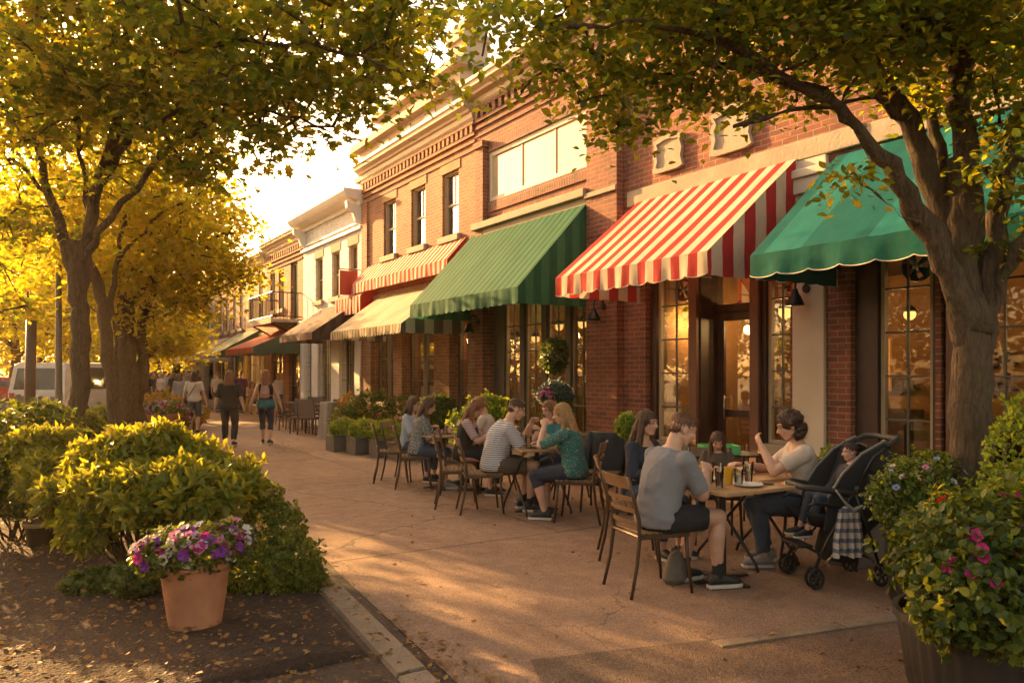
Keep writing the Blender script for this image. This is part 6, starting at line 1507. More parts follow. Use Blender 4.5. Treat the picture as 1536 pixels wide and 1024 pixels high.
LEAF_SLIM = ([(0, 0, 0), (.17, .25, .05), (.20, .55, .06), (0, 1.0, -.10), (-.20, .55, .06), (-.17, .25, .05), (0, .45, -.02)], [(0, 1, 6), (1, 2, 6), (2, 3, 6), (3, 4, 6), (4, 5, 6), (5, 0, 6)])
LEAF_DIAM = ([(0, 0, 0), (.34, .45, .06), (0, 1.0, -.03), (-.34, .45, .06)], [(0, 1, 2, 3)])
G_DK = leafmat('leaf_green', [(.035, .065, .012), (.05, .09, .015), (.075, .11, .018), (.11, .12, .02)], [(.26, .34, .02), (.38, .43, .02), (.50, .46, .02), (.62, .48, .02)], .55)
G_GOLD = leafmat('leaf_backlit_gold', [(.10, .11, .015), (.14, .12, .015), (.09, .12, .018), (.20, .13, .015)], [(.72, .64, .02), (.84, .66, .02), (.60, .62, .02), (.9, .62, .02)], .62)  # golden glow of backlit leaves is put into these colours
G_YEL = leafmat('leaf_far_gold', [(.16, .13, .015), (.22, .15, .015), (.12, .13, .018)], [(.84, .70, .02), (.9, .66, .02), (.72, .68, .02)], .62)
G_BUSH = leafmat('leaf_bush', [(.09, .13, .015), (.13, .16, .02), (.06, .10, .012)], [(.50, .48, .02), (.62, .52, .03), (.40, .42, .02)], .45)
G_BUSHL = leafmat('leaf_bush_light', [(.20, .19, .02), (.16, .18, .02), (.25, .20, .02)], [(.75, .62, .03), (.62, .55, .03)], .5)
G_BUSHD = leafmat('leaf_bush_dark', [(.035, .06, .012), (.05, .085, .015), (.07, .10, .015)], [(.18, .25, .02), (.3, .32, .02)], .35)
G_FRESH = leafmat('leaf_fresh', [(.12, .20, .02), (.15, .23, .03), (.09, .15, .02)], [(.45, .52, .03), (.5, .55, .04)], .4)
G_ORNG = leafmat('leaf_orange', [(.42, .14, .02), (.45, .22, .03), (.16, .15, .02), (.35, .10, .03)], [(.8, .3, .03), (.8, .45, .03)], .4)

def rand_dirs(n): return unit(rng.normal(size=(n, 3)))
def spray_leaves(C, per, spread, size, flat=.35, droop=.35, sizevar=.3, axis=None):
    """leaves in flattened, slightly drooping sprays round each cluster centre"""
    n = len(C) * per
    c = np.repeat(C, per, 0); off = rng.normal(size=(n, 3)) * np.array((spread, spread, spread * flat))
    O = c + off; O[:, 2] -= droop * (off[:, 0] ** 2 + off[:, 1] ** 2) / max(spread, .01) * .5
    out = off.copy(); out[:, 2] = -.25 * spread
    Y = unit(out + rng.normal(size=(n, 3)) * spread * .8)
    up = unit(np.array((0, 0, 1.0)) + rng.normal(size=(n, 3)) * .55)
    X = unit(np.cross(Y, up)); Z = np.cross(X, Y)
    S = size * (1 + rng.uniform(-sizevar, sizevar, n))
    return O, X, Y, Z, S
def in_ellipsoids(E, n):
    """n points spread through ellipsoids [(c(3), r(3), weight)], denser towards the skin"""
    w_ = np.array([e[2] for e in E], float); k = rng.choice(len(E), n, p=w_ / w_.sum())
    c = np.array([e[0] for e in E])[k]; r = np.array([e[1] for e in E])[k]
    rad = rng.random(n) ** (1 / 2.2)
    return c + rand_dirs(n) * rad[:, None] * r
def wob(pts, k=4, amp=.06):
    """resample a limb with small bends"""
    P = [np.array(p, float) for p in pts]; out = []
    for a, b in zip(P[:-1], P[1:]):
        l = np.linalg.norm(b - a)
        for i in range(k):
            u = i / k; out.append(a + (b - a) * u + rng.normal(size=3) * amp * l * (0.6 if i else 0))
    out.append(P[-1]); return out
def tree(name, label, group, loc, limbs, E, ncl, per, spread, size, leaf, tmpl, bark=BARK, twig_r=.012, flat=.35, maxlink=2.2, trunk_detail=12, lump=.0, mixf=.25):
    """limbs: [(points, r0, r1)], first = trunk; world coordinates"""
    t_ = thing(name, label, 'tree', loc, group=group, world=True)
    mb = MB(); nodes = []; rads = []
    for li, (pts, r0, r1) in enumerate(limbs):
        P = wob(pts, 5 if li == 0 else 4, .035 if li == 0 else .05); n = len(P)
        rr = [r0 + (r1 - r0) * (i / (n - 1)) ** .8 for i in range(n)]
        if li == 0: rr[0] *= 1.35; rr[1] *= 1.08
        mb.tube(P, rr, trunk_detail if li < 3 else 8)
        nodes += P[1:]; rads += rr[1:]
    C = in_ellipsoids(E, ncl)
    if nodes:
        Nn = np.array(nodes); base = Nn[len(Nn) // 3]
        order = np.argsort([np.min(np.linalg.norm(Nn - c, axis=1)) for c in C])
        for idx in order:
            c = C[idx]; d = np.linalg.norm(Nn - c, axis=1) + .25 * np.maximum(0, Nn[:, 2] - c[2]); j = int(np.argmin(d))
            if d[j] > maxlink: continue
            a = Nn[j]; mid = (a + c) / 2 + np.array((0, 0, .06 * d[j])) + rng.normal(size=3) * .04 * d[j]
            r = twig_r * (1 + .4 * rng.random()) * min(1.6, .6 + d[j] * .5)
            mb.tube([a, mid, c], [min(r * 1.5, .03), r, r * .45], 5)
            Nn = np.vstack([Nn, mid[None], c[None]])
    tr = bp(mb, 'trunk', bark, t_, smooth=True)
    if lump:
        V = np.array([v.co[:] for v in tr.data.vertices]); 
        nz = sum(np.sin(V @ rng.normal(0, k_, 3) + rng.random() * 6) for k_ in (3, 5, 8, 12, 12, 20)) / 3
        r2 = np.array([v.normal[:] for v in tr.data.vertices]); V += r2 * (nz * lump)[:, None] * np.clip(4.2 - V[:, 2:3], 0, 1); tr.data.vertices.foreach_set('co', V.astype(np.float32).ravel()); tr.data.update()
    O, X, Y, Z, S = spray_leaves(C, per, spread, size, flat)
    mi = (np.repeat(rng.random(len(C)), per) + rng.normal(0, .12, len(O)) < mixf).astype(int) if isinstance(leaf, list) else None
    me = inst_mesh('crown', *tmpl, O, X, Y, Z, S, leaf, org=loc, mi=mi)
    sub(link(me, 'crown', t_), t_)
    return t_
def EL(px, py, Z, r, w=None, dz=None):
    r = (r, r, r) if isinstance(r, (int, float)) else r
    c = at3(px, py, Z); return (c, r, w or r[0] * r[1] * r[2])
def LM(pts, r0, r1): return ([at3(*p) for p in pts], r0, r1)

# T1: the near left tree
loc = at(118, 10.0)
limbs = [LM([(120, 748, 10), (117, 600, 10), (119, 480, 10), (116, 405, 10), (112, 360, 10)], .125, .10),
 LM([(118, 450, 10), (126, 380, 10), (140, 300, 9.9), (172, 200, 9.7), (182, 110, 9.4), (165, 10, 9), (150, -90, 8.8)], .095, .045),
 LM([(117, 450, 10), (100, 375, 10), (72, 290, 10.2), (50, 200, 10.5), (10, 140, 10.6)], .09, .03),
 LM([(122, 400, 10), (165, 330, 9.8), (245, 228, 9.4), (320, 180, 8.9), (420, 120, 8.2)], .055, .02),
 LM([(150, 275, 9.9), (205, 180, 9.7), (260, 90, 9.3), (330, 20, 8.8), (420, -40, 8.2)], .06, .02),
 LM([(172, 200, 9.7), (225, 190, 9.3), (300, 150, 8.8), (400, 165, 8.2), (500, 190, 7.7)], .035, .012),
 LM([(182, 120, 9.4), (260, 80, 8.6), (370, 60, 7.9), (480, 70, 7.2), (600, 110, 6.8)], .04, .012),
 LM([(72, 290, 10.2), (20, 240, 10.4), (-40, 220, 10.6)], .035, .015),
 LM([(135, 320, 10), (118, 230, 9.7), (110, 130, 9.2), (90, 30, 8.8)], .035, .015)]
E = [EL(60, 60, 9, (2.2, 2.2, 1.2)), EL(230, 20, 8.6, (2.0, 2.0, 1.1)), EL(420, 20, 8.0, (1.7, 1.7, .9)), EL(560, 20, 7.3, (1.1, 1.1, .65)),
     EL(420, 120, 8.0, (1.2, 1.2, .5)), EL(560, 100, 7.4, (.75, .75, .45)), EL(610, 130, 7.2, (.4, .4, .22)), EL(470, 190, 7.8, (.75, .75, .22)), EL(330, 170, 8.5, (1.0, 1.0, .5)), EL(400, 235, 8.2, (.7, .7, .2)), EL(530, 225, 7.6, (.4, .4, .12)),
     EL(60, 190, 10, (1.4, 1.4, .9)), EL(200, 160, 9.6, (1.3, 1.3, .7)), EL(15, 330, 10.4, (1.0, 1.0, .7)), EL(300, 240, 8.8, (.8, .8, .4)), EL(470, 60, 7.8, (1.2, 1.2, .5)), EL(250, 250, 9.4, (.9, .9, .3)), EL(0, 450, 10.6, (.6, .6, .5))]
tree('maple_tree', 'broad leaning tree nearest at left, forking low over the flower bed', 'trees along the flower bed', loc, limbs, E, 700, 33, .16, .092, [G_DK, G_GOLD], LEAF_MAPLE, lump=.006, mixf=.18)  # gold leaves mixed into the crown stand for backlight

# T2: thinner leaning trunk just behind it
loc = at(165, 14)
limbs = [LM([(176, 690, 14), (170, 600, 14), (160, 500, 14), (148, 430, 14), (132, 395, 14)], .12, .10), LM([(160, 495, 14), (168, 440, 14.1), (180, 380, 14.2), (190, 300, 14.4)], .07, .03),
 LM([(150, 430, 14), (120, 350, 14), (90, 260, 14.2)], .06, .02), LM([(178, 390, 14.2), (230, 330, 14), (300, 290, 13.5)], .04, .015)]
E = [EL(200, 280, 14.5, (2.0, 2.0, 1.2)), EL(100, 300, 14, (1.8, 1.8, 1.1)), EL(260, 310, 14, (1.1, 1.1, .7)), EL(200, 160, 14, (2.2, 2.2, 1.0)), EL(60, 390, 14, (1.2, 1.2, .6)), EL(240, 370, 14.5, (1.2, 1.2, .5))]
tree('maple_tree', 'thinner tree with a kinked leaning trunk, second in the flower bed', 'trees along the flower bed', loc, limbs, E, 420, 30, .26, .12, G_GOLD, LEAF_TEAR)

# T3: multi-stemmed tree with the low dense crown
loc = at(192, 17)
limbs = [LM([(196, 668, 17), (192, 580, 17), (188, 500, 17), (186, 430, 17)], .22, .17), LM([(208, 655, 17.3), (208, 560, 17.3), (212, 480, 17.2), (236, 420, 17)], .12, .08), LM([(180, 650, 17), (176, 560, 17), (172, 470, 17)], .10, .07),
 LM([(188, 470, 17), (230, 410, 16.8), (290, 370, 16.4), (350, 350, 16)], .08, .02), LM([(186, 440, 17), (180, 360, 17), (190, 280, 17.2)], .09, .03), LM([(212, 480, 17.2), (270, 450, 17), (330, 440, 16.8)], .05, .015)]
E = [EL(200, 400, 17, (2.2, 2.2, 1.0)), EL(290, 400, 16.8, (1.5, 1.5, .8)), EL(360, 360, 16.5, (.8, .8, .45)), EL(230, 320, 17, (2.2, 2.2, 1.0)), EL(385, 410, 17, (.5, .5, .3)), EL(130, 400, 17, (1.3, 1.3, .8)), EL(300, 460, 17.2, (.9, .9, .32)), EL(210, 478, 17, (1.1, 1.1, .3)), EL(260, 350, 16.4, (1.0, 1.0, .5))]
tree('maple_tree', 'thick many-stemmed tree with a low dense crown, third in the flower bed', 'trees along the flower bed', loc, limbs, E, 560, 32, .24, .12, G_GOLD, LEAF_TEAR)

# farther trees of the row and behind the parking lot: own trunks and crowns
def far_tree(px, Z, label, h, r, leaf, ncl=150, per=40, size=.2, low=.32, group='far trees behind the street', cz=None):
    x, y, _ = at(px, Z); 
    tp = np.array((x, y, 0.0)); cz = cz or h * .62
    limbs = [([tp, tp + (0.1, 0, h * .25), tp + (-.05, .1, h * .5), tp + (0, 0, h * .8)], .03 * h + .05, .05)]
    for k in range(6):
        a = k * 1.05 + rng.random(); b = tp + np.array((0, 0, h * (low - .06 + .06 * k * .6)))
        e = b + np.array((math.cos(a) * r * .6, math.sin(a) * r * .6, h * .2)); limbs.append(([b, (b + e) / 2 + (0, 0, .1), e], .02 * h * .6, .02))
    E = []
    for k in range(9):
        a = rng.random() * 6.28; q = rng.uniform(.2, .75) * r; zz = cz + rng.uniform(-.26, .30) * h
        rr = r * rng.uniform(.35, .6); E.append(((x + math.cos(a) * q, y + math.sin(a) * q, zz), (rr, rr, rr * .6), 1))
    tree('maple_tree', label, group, (x, y, 0), limbs, E, ncl, per, r * .11, size, leaf, LEAF_DIAM, twig_r=.02, trunk_detail=8, maxlink=3)
far_tree(212, 27, 'golden tree fourth in the row, above the far flowers and crowd', 7.5, 3.0, G_YEL, 240, 44, .17)
far_tree(262, 40, 'golden-green tree overhanging the distant crowd', 8, 3.6, G_GOLD, 240, 44, .2)
far_tree(235, 58, 'pale tree closing the end of the street behind the crowd', 8.5, 5, G_YEL, 260, 40, .3)
far_tree(318, 60, 'dark green tree beside the last grey building at the street end', 6.0, 3.4, G_DK, 200, 40, .28)
far_tree(180, 48, 'golden tree behind the white van, right of the second trunk', 10, 4.6, G_YEL, 260, 40, .28)
far_tree(100, 40, 'golden tree behind the white van, seen left of the nearest trunk', 9, 4.2, G_YEL, 260, 40, .26)
far_tree(20, 34, 'golden-green tree at the far left edge behind the lot', 8.5, 4.0, G_GOLD, 260, 40, .24)
far_tree(-60, 24, 'yellow-green tree cut by the left edge of the view', 8, 3.8, G_YEL, 240, 40, .2)
far_tree(60, 60, 'pale gold tree farthest back behind the parking lot', 12, 6, G_YEL, 260, 40, .4)

nW = 46000; ew = [((-15 + rng.uniform(-2.5, 2.5), y_, 3.2 + rng.uniform(-.8, 1.6)), (3.2, 3.4, rng.uniform(2.0, 3.4)), 1) for y_ in np.arange(-14, 74, 4.2)]  # tree line out of view, added for the shop panes to mirror
Cw = in_ellipsoids(ew, nW // 24); Aw = spray_leaves(Cw, 24, .55, .34)
link(inst_mesh('far_wood', *LEAF_DIAM, *Aw, leafmat('unseen_wood_leaf', [(.02, .03, .008), (.04, .05, .01)], [(.12, .11, .01)], .3, .8)), 'far_wood', kind='stuff')
ew = [((x_, 84 + rng.uniform(-6, 6), 4 + rng.uniform(-1, 2)), (5, 4, rng.uniform(3.5, 5.5)), 1) for x_ in np.arange(-34, 34, 4.5)]
Cw = in_ellipsoids(ew, 1500); Aw = spray_leaves(Cw, 24, .8, .55)
link(inst_mesh('far_wood', *LEAF_DIAM, *Aw, G_YEL), 'far_wood', kind='stuff')
# TR: the big tree at right
loc = at(1468, 5.2)
limbs = [LM([(1468, 925, 5.2), (1464, 800, 5.2), (1458, 650, 5.2), (1458, 520, 5.2), (1446, 430, 5.2), (1442, 330, 5.2), (1438, 240, 5.2)], .165, .07),
 LM([(1456, 520, 5.2), (1432, 430, 5.15), (1398, 350, 5.1), (1345, 270, 5.0), (1285, 190, 4.9), (1235, 140, 4.9), (1150, 110, 4.8), (1050, 95, 4.7)], .10, .018),
 LM([(1458, 500, 5.2), (1440, 400, 5.25), (1405, 290, 5.3), (1365, 180, 5.3), (1320, 130, 5.3), (1285, 60, 5.2), (1230, -30, 5.0)], .12, .045),
 LM([(1452, 450, 5.2), (1448, 250, 5.2), (1440, 130, 5.1), (1452, 0, 5.0), (1450, -100, 5.0)], .10, .06),
 LM([(1415, 310, 5.3), (1410, 220, 5.4), (1385, 120, 5.5), (1350, 20, 5.5)], .055, .025),
 LM([(1462, 540, 5.2), (1482, 430, 5.2), (1500, 300, 5.2), (1530, 180, 5.1), (1570, 60, 5.0)], .09, .05),
 LM([(1464, 570, 5.2), (1486, 470, 5.2), (1525, 370, 5.0), (1580, 300, 4.8)], .07, .04),
 LM([(1365, 180, 5.3), (1290, 150, 5.0), (1190, 165, 4.8), (1100, 190, 4.7)], .03, .01),
 LM([(1285, 190, 4.9), (1200, 130, 4.7), (1080, 60, 4.5), (960, 30, 4.4), (850, 40, 4.3)], .035, .01),
 LM([(1320, 130, 5.3), (1220, 60, 5.1), (1100, 10, 4.9), (980, -20, 4.7)], .04, .012),
 LM([(1400, 350, 5.1), (1340, 310, 4.9), (1290, 275, 4.8)], .012, .005)]
E = [EL(780, 50, 4.9, (.42, .42, .22)), EL(870, 110, 4.9, (.42, .42, .22)), EL(960, 60, 4.8, (.7, .7, .45)), EL(940, 135, 4.9, (.40, .40, .18)), EL(1060, 90, 4.8, (.6, .6, .30)), EL(1150, 60, 4.8, (.8, .8, .5)), EL(1150, 135, 4.9, (.42, .42, .10)), EL(1260, 60, 4.8, (.6, .6, .36)),
     EL(1370, 40, 5.0, (.8, .8, .42)), EL(1500, 60, 5.0, (.8, .8, .5)), EL(1520, 200, 5.0, (.5, .5, .45)), EL(1290, 270, 4.8, (.14, .14, .08), .02), EL(940, 185, 4.9, (.25, .25, .07), .05), EL(860, 10, 4.6, (.6, .6, .35)), EL(1000, -30, 4.6, (.9, .9, .4)), EL(1250, -40, 4.6, (1.1, 1.1, .5)), EL(1460, -60, 4.6, (1.1, 1.1, .5)), EL(1430, 120, 5.5, (.4, .4, .25)), EL(720, 10, 4.9, (.35, .35, .2)), EL(1530, 330, 5, (.2, .2, .2), .05)]
tree('maple_tree', 'big rough-barked tree at right with many limbs in front of the plain green awning', 'street trees by the cafe tables', loc, limbs, E, 600, 36, .10, .062, [G_DK, G_GOLD], LEAF_TEAR, mixf=.1, bark=BARK2, lump=.014, twig_r=.006, flat=.5, maxlink=1.6, trunk_detail=22)

# ------------------------------------------------------------------ shrubs and planters
def rosettes(E, n, per, lf, tilt=55, inner=.75, updir=.35, zmin=None, jit=.25, lumpy=.16):
    """leaf rosettes on the lumpy skin of ellipsoids; returns instance arrays"""
    w_ = np.array([e[2] for e in E], float); k = rng.choice(len(E), n, p=w_ / w_.sum())
    c = np.array([e[0] for e in E])[k]; r = np.array([e[1] for e in E])[k]
    d = rand_dirs(n); rad = inner + (1.06 - inner) * rng.random(n) ** .5
    kk = rng.normal(size=(5, 3)) * 2.6; lum = sum(np.sin(d @ q + k * 2.1 + i) for i, q in enumerate(kk)) / 5
    rad = rad * (1 + lumpy * lum) * np.where(rng.random(n) < .09, rng.uniform(1.05, 1.28, n), 1)
    P = c + d * r * rad[:, None]
    if zmin is not None: P[:, 2] = np.maximum(P[:, 2], zmin + rng.random(n) * .05)
    A = unit(d / r * r.mean(1, keepdims=True) + np.array((0, 0, updir)) + rng.normal(size=(n, 3)) * jit)
    P = np.repeat(P, per, 0); A = np.repeat(A, per, 0); m = n * per
    ref = unit(rng.normal(size=(m, 3))); side = unit(np.cross(A, ref)); tl = np.radians(tilt + rng.normal(0, 16, m))
    Y = unit(A * np.cos(tl)[:, None] + side * np.sin(tl)[:, None]); X = unit(np.cross(Y, A)); Z = np.cross(X, Y)
    return P + rng.normal(size=(m, 3)) * lf * .25, X, Y, Z, lf * rng.uniform(.65, 1.25, m)
def shrub(name, label, cat, loc, E, n, per, lf, mat, tmpl=LEAF_TEAR, stems=10, group=None, mat2=None, par=None, part='foliage', **kw):
    """E in metres relative to loc"""
    t_ = par or thing(name, label, cat, loc, group=group)
    A = rosettes(E, n, per, lf, **kw)
    mi = None; mats = [mat]
    if mat2: mats = [mat, mat2]; mi = (rng.random(len(A[0])) < .3).astype(int)
    me = inst_mesh(part, *tmpl, *A, mats, mi=mi); link(me, part, t_)
    if stems:
        mb = MB(); base = (0, 0, 0.0)
        zlow = min(e[0][2] - e[1][2] for e in E); b = np.array((np.mean([e[0][0] for e in E]), np.mean([e[0][1] for e in E]), max(0, min(zlow, .02)) - .03))
        for k in range(stems):
            e = E[k % len(E)]; q = np.array(e[0]) + rand_dirs(1)[0] * np.array(e[1]) * .8
            b2 = b + np.array((rng.uniform(-.5, .5) * e[1][0] * .5, rng.uniform(-.5, .5) * e[1][1] * .5, 0))
            if q[2] < b2[2] + .05: q[2] = b2[2] + .15
            mb.tube([b2, (b2 + q) / 2 + rng.normal(size=3) * .03, q], [.012, .009, .004], 5)
        mb.obj('stems', BARK, t_, smooth=True)
    return t_
# big azalea-like bush in the left foreground
def rel(px, py, Z, loc): p = at3(px, py, Z); return (p[0] - loc[0], p[1] - loc[1], p[2] - loc[2])
l0 = at(225, 5.9)
E = []
for px, py, Z_, q in ((150, 700, 6.2, .24), (200, 690, 6.2, .26), (250, 680, 6.3, .24), (300, 700, 6.2, .22), (345, 715, 6.0, .17), (110, 745, 6.0, .22), (75, 715, 6.5, .22), (165, 735, 5.8, .25), (225, 740, 5.7, .26), (280, 735, 5.6, .24), (325, 745, 5.6, .18), (372, 728, 5.9, .11), (130, 790, 5.8, .19), (60, 670, 6.8, .2), (240, 655, 6.2, .14), (180, 665, 6.2, .14)):
    E.append((rel(px, py, Z_, l0), (q, q, q * .72), q * q * 18))
shrub('bush', 'large golden-green leafy bush behind the terracotta pot', 'bush', l0, E, 2700, 7, .085, G_BUSH, tmpl=LEAF_SLIM, stems=60, tilt=48, lumpy=.3, inner=.6, mat2=G_BUSHL)
l0 = at(420, 5.75)
E = [(rel(410, 790, 6.0, l0), (.22, .25, .2), 1), (rel(425, 850, 5.7, l0), (.28, .28, .22), 1.2), (rel(375, 860, 5.6, l0), (.22, .22, .16), .8), (rel(450, 870, 5.75, l0), (.18, .2, .13), .7), (rel(400, 745, 6.1, l0), (.12, .12, .1), .3)]
shrub('bush', 'low feathery green bush at the kerb, right of the terracotta pot', 'bush', l0, E, 2600, 6, .032, G_BUSH, mat2=G_BUSHD, stems=12, jit=.5)
l0 = at(20, 7.2)
E = [(rel(20, 680, 7.2, l0), (.55, .5, .4), 1), (rel(60, 650, 7.6, l0), (.35, .35, .3), .6), (rel(-40, 700, 7.0, l0), (.5, .5, .45), 1), (rel(30, 730, 7.1, l0), (.4, .4, .28), .7)]
shrub('bush', 'dark green bush cut by the left edge of the view', 'bush', l0, E, 2200, 7, .05, G_BUSHD, mat2=G_BUSH, stems=14)
l0 = at(130, 5.5)
E = [(rel(150, 875, 5.6, l0), (.24, .18, .09), 1), (rel(205, 868, 5.4, l0), (.16, .16, .1), .7)]
shrub('bush', 'low dark plant with a few pink flowers at the foot of the large bush', 'bush', l0, E, 700, 6, .04, G_BUSHD, stems=8)
for px, Z, lb, rr, mt in ((235, 21.5, 'orange-flowered bush behind the flower pot by the path', (1.0, .8, .56), G_ORNG), (160, 19, 'yellow-green bush between the second and third trunks', (.6, .5, .4), G_BUSH), (100, 17, 'round yellow bush seen left of the nearest trunk', (.6, .5, .42), G_BUSH)):
    l0 = at(px, Z); shrub('bush', lb, 'bush', l0, [((0, 0, rr[2] * .9), rr, 1), ((rr[0] * .7, -.1, rr[2] * .7), (rr[0] * .6, rr[1] * .7, rr[2] * .7), .5)], 1000, 6, .085, mt, mat2=G_BUSH if mt is G_ORNG else None, stems=6)
l0 = at(250, 40); shrub('bush', 'clipped green hedge clump at the left of the distant crowd', 'bush', at(217, 27), [((0, 0, .35), (.75, .5, .35), 1)], 500, 6, .1, G_FRESH, stems=4)

# flowers
def petalmat(name, c):
    return leafmat(name, [tuple(q * .75 for q in c), c], [c, c], .3, .5)
MAG = petalmat('petal_magenta', (.55, .02, .22)); VIO = petalmat('petal_violet', (.25, .03, .38)); PNK = petalmat('petal_pink', (.75, .25, .42)); LIL = petalmat('petal_lilac', (.62, .48, .66)); WHT = petalmat('petal_white', (.75, .68, .62)); REDP = petalmat('petal_red', (.6, .02, .04)); BLU = petalmat('petal_blue', (.35, .42, .7)); YEL = petalmat('petal_yellow', (.8, .5, .05))
EYE = basic('flower_eye', (.12, .05, .03), .8, bmp=0)
def flower_mesh(mat, r=.024):
    vs_ = [(0, 0, -.004)]; n = 20
    for i in range(n):
        a = 2 * math.pi * i / n; q = r * (.86 + .18 * abs(math.cos(a * 2.5))); vs_.append((q * math.cos(a), q * math.sin(a), .006 + .003 * math.sin(a * 5)))
    for i in range(n):
        a = 2 * math.pi * i / n; vs_.append((r * .3 * math.cos(a), r * .3 * math.sin(a), .0))
    fs = [(1 + i, 1 + (i + 1) % n, 1 + n + (i + 1) % n, 1 + n + i) for i in range(n)]
    me = bpy.data.meshes.new('blossom'); fc = [(0, 1 + n + i, 1 + n + (i + 1) % n) for i in range(n)]
    me.from_pydata(vs_, [], fs + fc); me.materials.append(mat); me.materials.append(EYE); me.polygons.foreach_set('material_index', [0] * n + [1] * n); me.update(); return me
FM = {k: flower_mesh(m) for k, m in (('m', MAG), ('v', VIO), ('p', PNK), ('l', LIL), ('w', WHT), ('r', REDP), ('b', BLU), ('y', YEL))}
def blossoms(par, E, n, keys, view=True, s=1.0, zmin=None):
    """blossoms sit just outside the skin of the foliage, facing out"""
    w_ = np.array([e[2] for e in E], float); k = rng.choice(len(E), n, p=w_ / w_.sum())
    for i in range(n):
        c, r, _ = E[k[i]]; d = rand_dirs(1)[0]
        if view:
            v = -np.array(FWD); 
            if np.dot(d, v) < -.2: d = d - 2 * np.dot(d, v) * v
            if d[2] < -.35: d[2] = -d[2]
        P = np.array(c) + d * np.array(r) * rng.uniform(1.0, 1.12)
        nrm = Vector(unit(d + np.array((0, 0, .25)) + rng.normal(size=3) * .25)[:])
        o = bpy.data.objects.new('blossom', FM[keys[rng.integers(len(keys))]]); COL.objects.link(o); o.parent = par
        o.location = P; o.rotation_euler = nrm.to_track_quat('Z', 'Y').to_euler(); q = s * rng.uniform(.8, 1.15); o.scale = (q, q, q)
# terracotta pot with petunias
l0 = at(293, 4.78)
pt = thing('flower_pot', 'large terracotta pot of purple, pink and white petunias in the left foreground', 'flower pot', l0)
mb = MB(); mb.lathe([(.20, 0), (.215, .01), (.215, .03), (.16, .035), (.155, .04), (.205, .40), (.207, .41), (.235, .412), (.24, .42), (.237, .485), (.228, .495), (.215, .493), (.205, .44), (.02, .43)], n=48); mb.obj('pot', TERRA, pt, smooth='auto')
E = [((0, 0, .52), (.29, .29, .13), 1.4), ((-.20, -.02, .50), (.15, .17, .11), .7), ((.22, .02, .52), (.14, .16, .13), .6), ((0, -.12, .50), (.22, .15, .12), .7)]
shrub('', '', '', l0, E, 900, 6, .032, G_BUSHD, mat2=G_BUSH, stems=0, par=pt, tilt=65)
blossoms(pt, E, 92, 'mmvvvppwlwlm', s=1.35)
# second pot by the path
l0 = at(246, 19.3)
pt = thing('flower_pot', 'terracotta planter of pink and lilac flowers by the path behind the bushes', 'flower pot', l0)
mb = MB(); mb.lathe([(.34, 0), (.42, .5), (.47, .5), (.47, .6), (.42, .6), (.40, .52), (.02, .5)], n=32, sx=1.1); mb.obj('pot', TERRA, pt, smooth='auto')
E = [((0, 0, .68), (.5, .45, .22), 1), ((.42, 0, .5), (.2, .25, .3), .5), ((-.35, 0, .62), (.25, .3, .2), .5)]
shrub('', '', '', l0, E, 500, 6, .06, G_BUSHD, stems=0, par=pt); blossoms(pt, E, 80, 'pplllm', s=2.1)
l0 = at(200, 19.2)
pt = thing('flower_bed', 'low patch of red and pink flowers left of the terracotta planter', 'flowers', l0)
E = [((0, 0, .25), (.7, .4, .22), 1)]
shrub('', '', '', l0, E, 400, 6, .06, G_BUSHD, stems=0, par=pt); blossoms(pt, E, 50, 'rmrp', s=1.9)
l0 = at(6, 10.5)
pt = thing('flower_bed', 'pale lilac flowers at the far left edge behind the dark bush', 'flowers', l0)
E = [((0, 0, .75), (.35, .3, .2), 1), ((0, 0, .4), (.3, .3, .4), 1)]
shrub('', '', '', l0, E, 400, 6, .05, G_BUSHD, stems=6, par=pt); blossoms(pt, E, 30, 'llp', s=1.8)
# nursery pot
l0 = at(62, 7.0)
pt = thing('plant_pot', 'black plastic pot with a pale rim under the dark left bush', 'pot', l0)
mb = MB(); mb.lathe([(.10, 0), (.135, .22), (.145, .22), (.145, .245), (.13, .245), (.12, .2), (.01, .19)], n=28); mb.obj('pot', BLACK, pt, smooth='auto'); m2 = MB(); m2.lathe([(.148, .215), (.152, .22), (.152, .25), (.148, .255), (.132, .25)], n=28); m2.obj('rim', basic('tan_rim', (.3, .2, .1), .6), pt, smooth=True)

# grey trough planters with clipped balls in front of building 3
GREYP = basic('grey_planter', (.10, .085, .075), .6, var=.15)
def trough(x, y, sx, sy, h, label, E, mat, mat2=None, n=700, lf=.04, group='grey trough planters by the cafe tables', bl=None):
    t_ = thing('planter', label, 'planter', (x, y, 0), group=group)
    mb = MB(); mb.box(-sx / 2, sx / 2, -sy / 2, sy / 2, 0, h); mb.box(-sx / 2 - .012, sx / 2 + .012, -sy / 2 - .012, sy / 2 + .012, h + .001, h + .03)
    mb.obj('trough', GREYP, t_, bevel=.008)
    shrub('', '', '', (0, 0, 0), E, n, 6, lf, mat, stems=0, par=t_, mat2=mat2, tilt=50)
    if bl: blossoms(t_, E, *bl)
    return t_
for i, (px, Z, lb, r) in enumerate(((516, 16.0, 'leftmost grey planter with a small clipped bright green ball', .27), (548, 15.4, 'second grey planter from the left with a clipped bright green ball', .32), (583, 14.9, 'third grey planter from the left with a wide clipped green mound', .33), (612, 14.4, 'grey planter with a green mound just behind the nearest empty chair', .28))):
    x, y, _ = at(px, Z); trough(x, y, .62, .5, .30, lb, [((0, 0, .46), (r, r * .9, r * .72), 1)], G_FRESH, lf=.035)
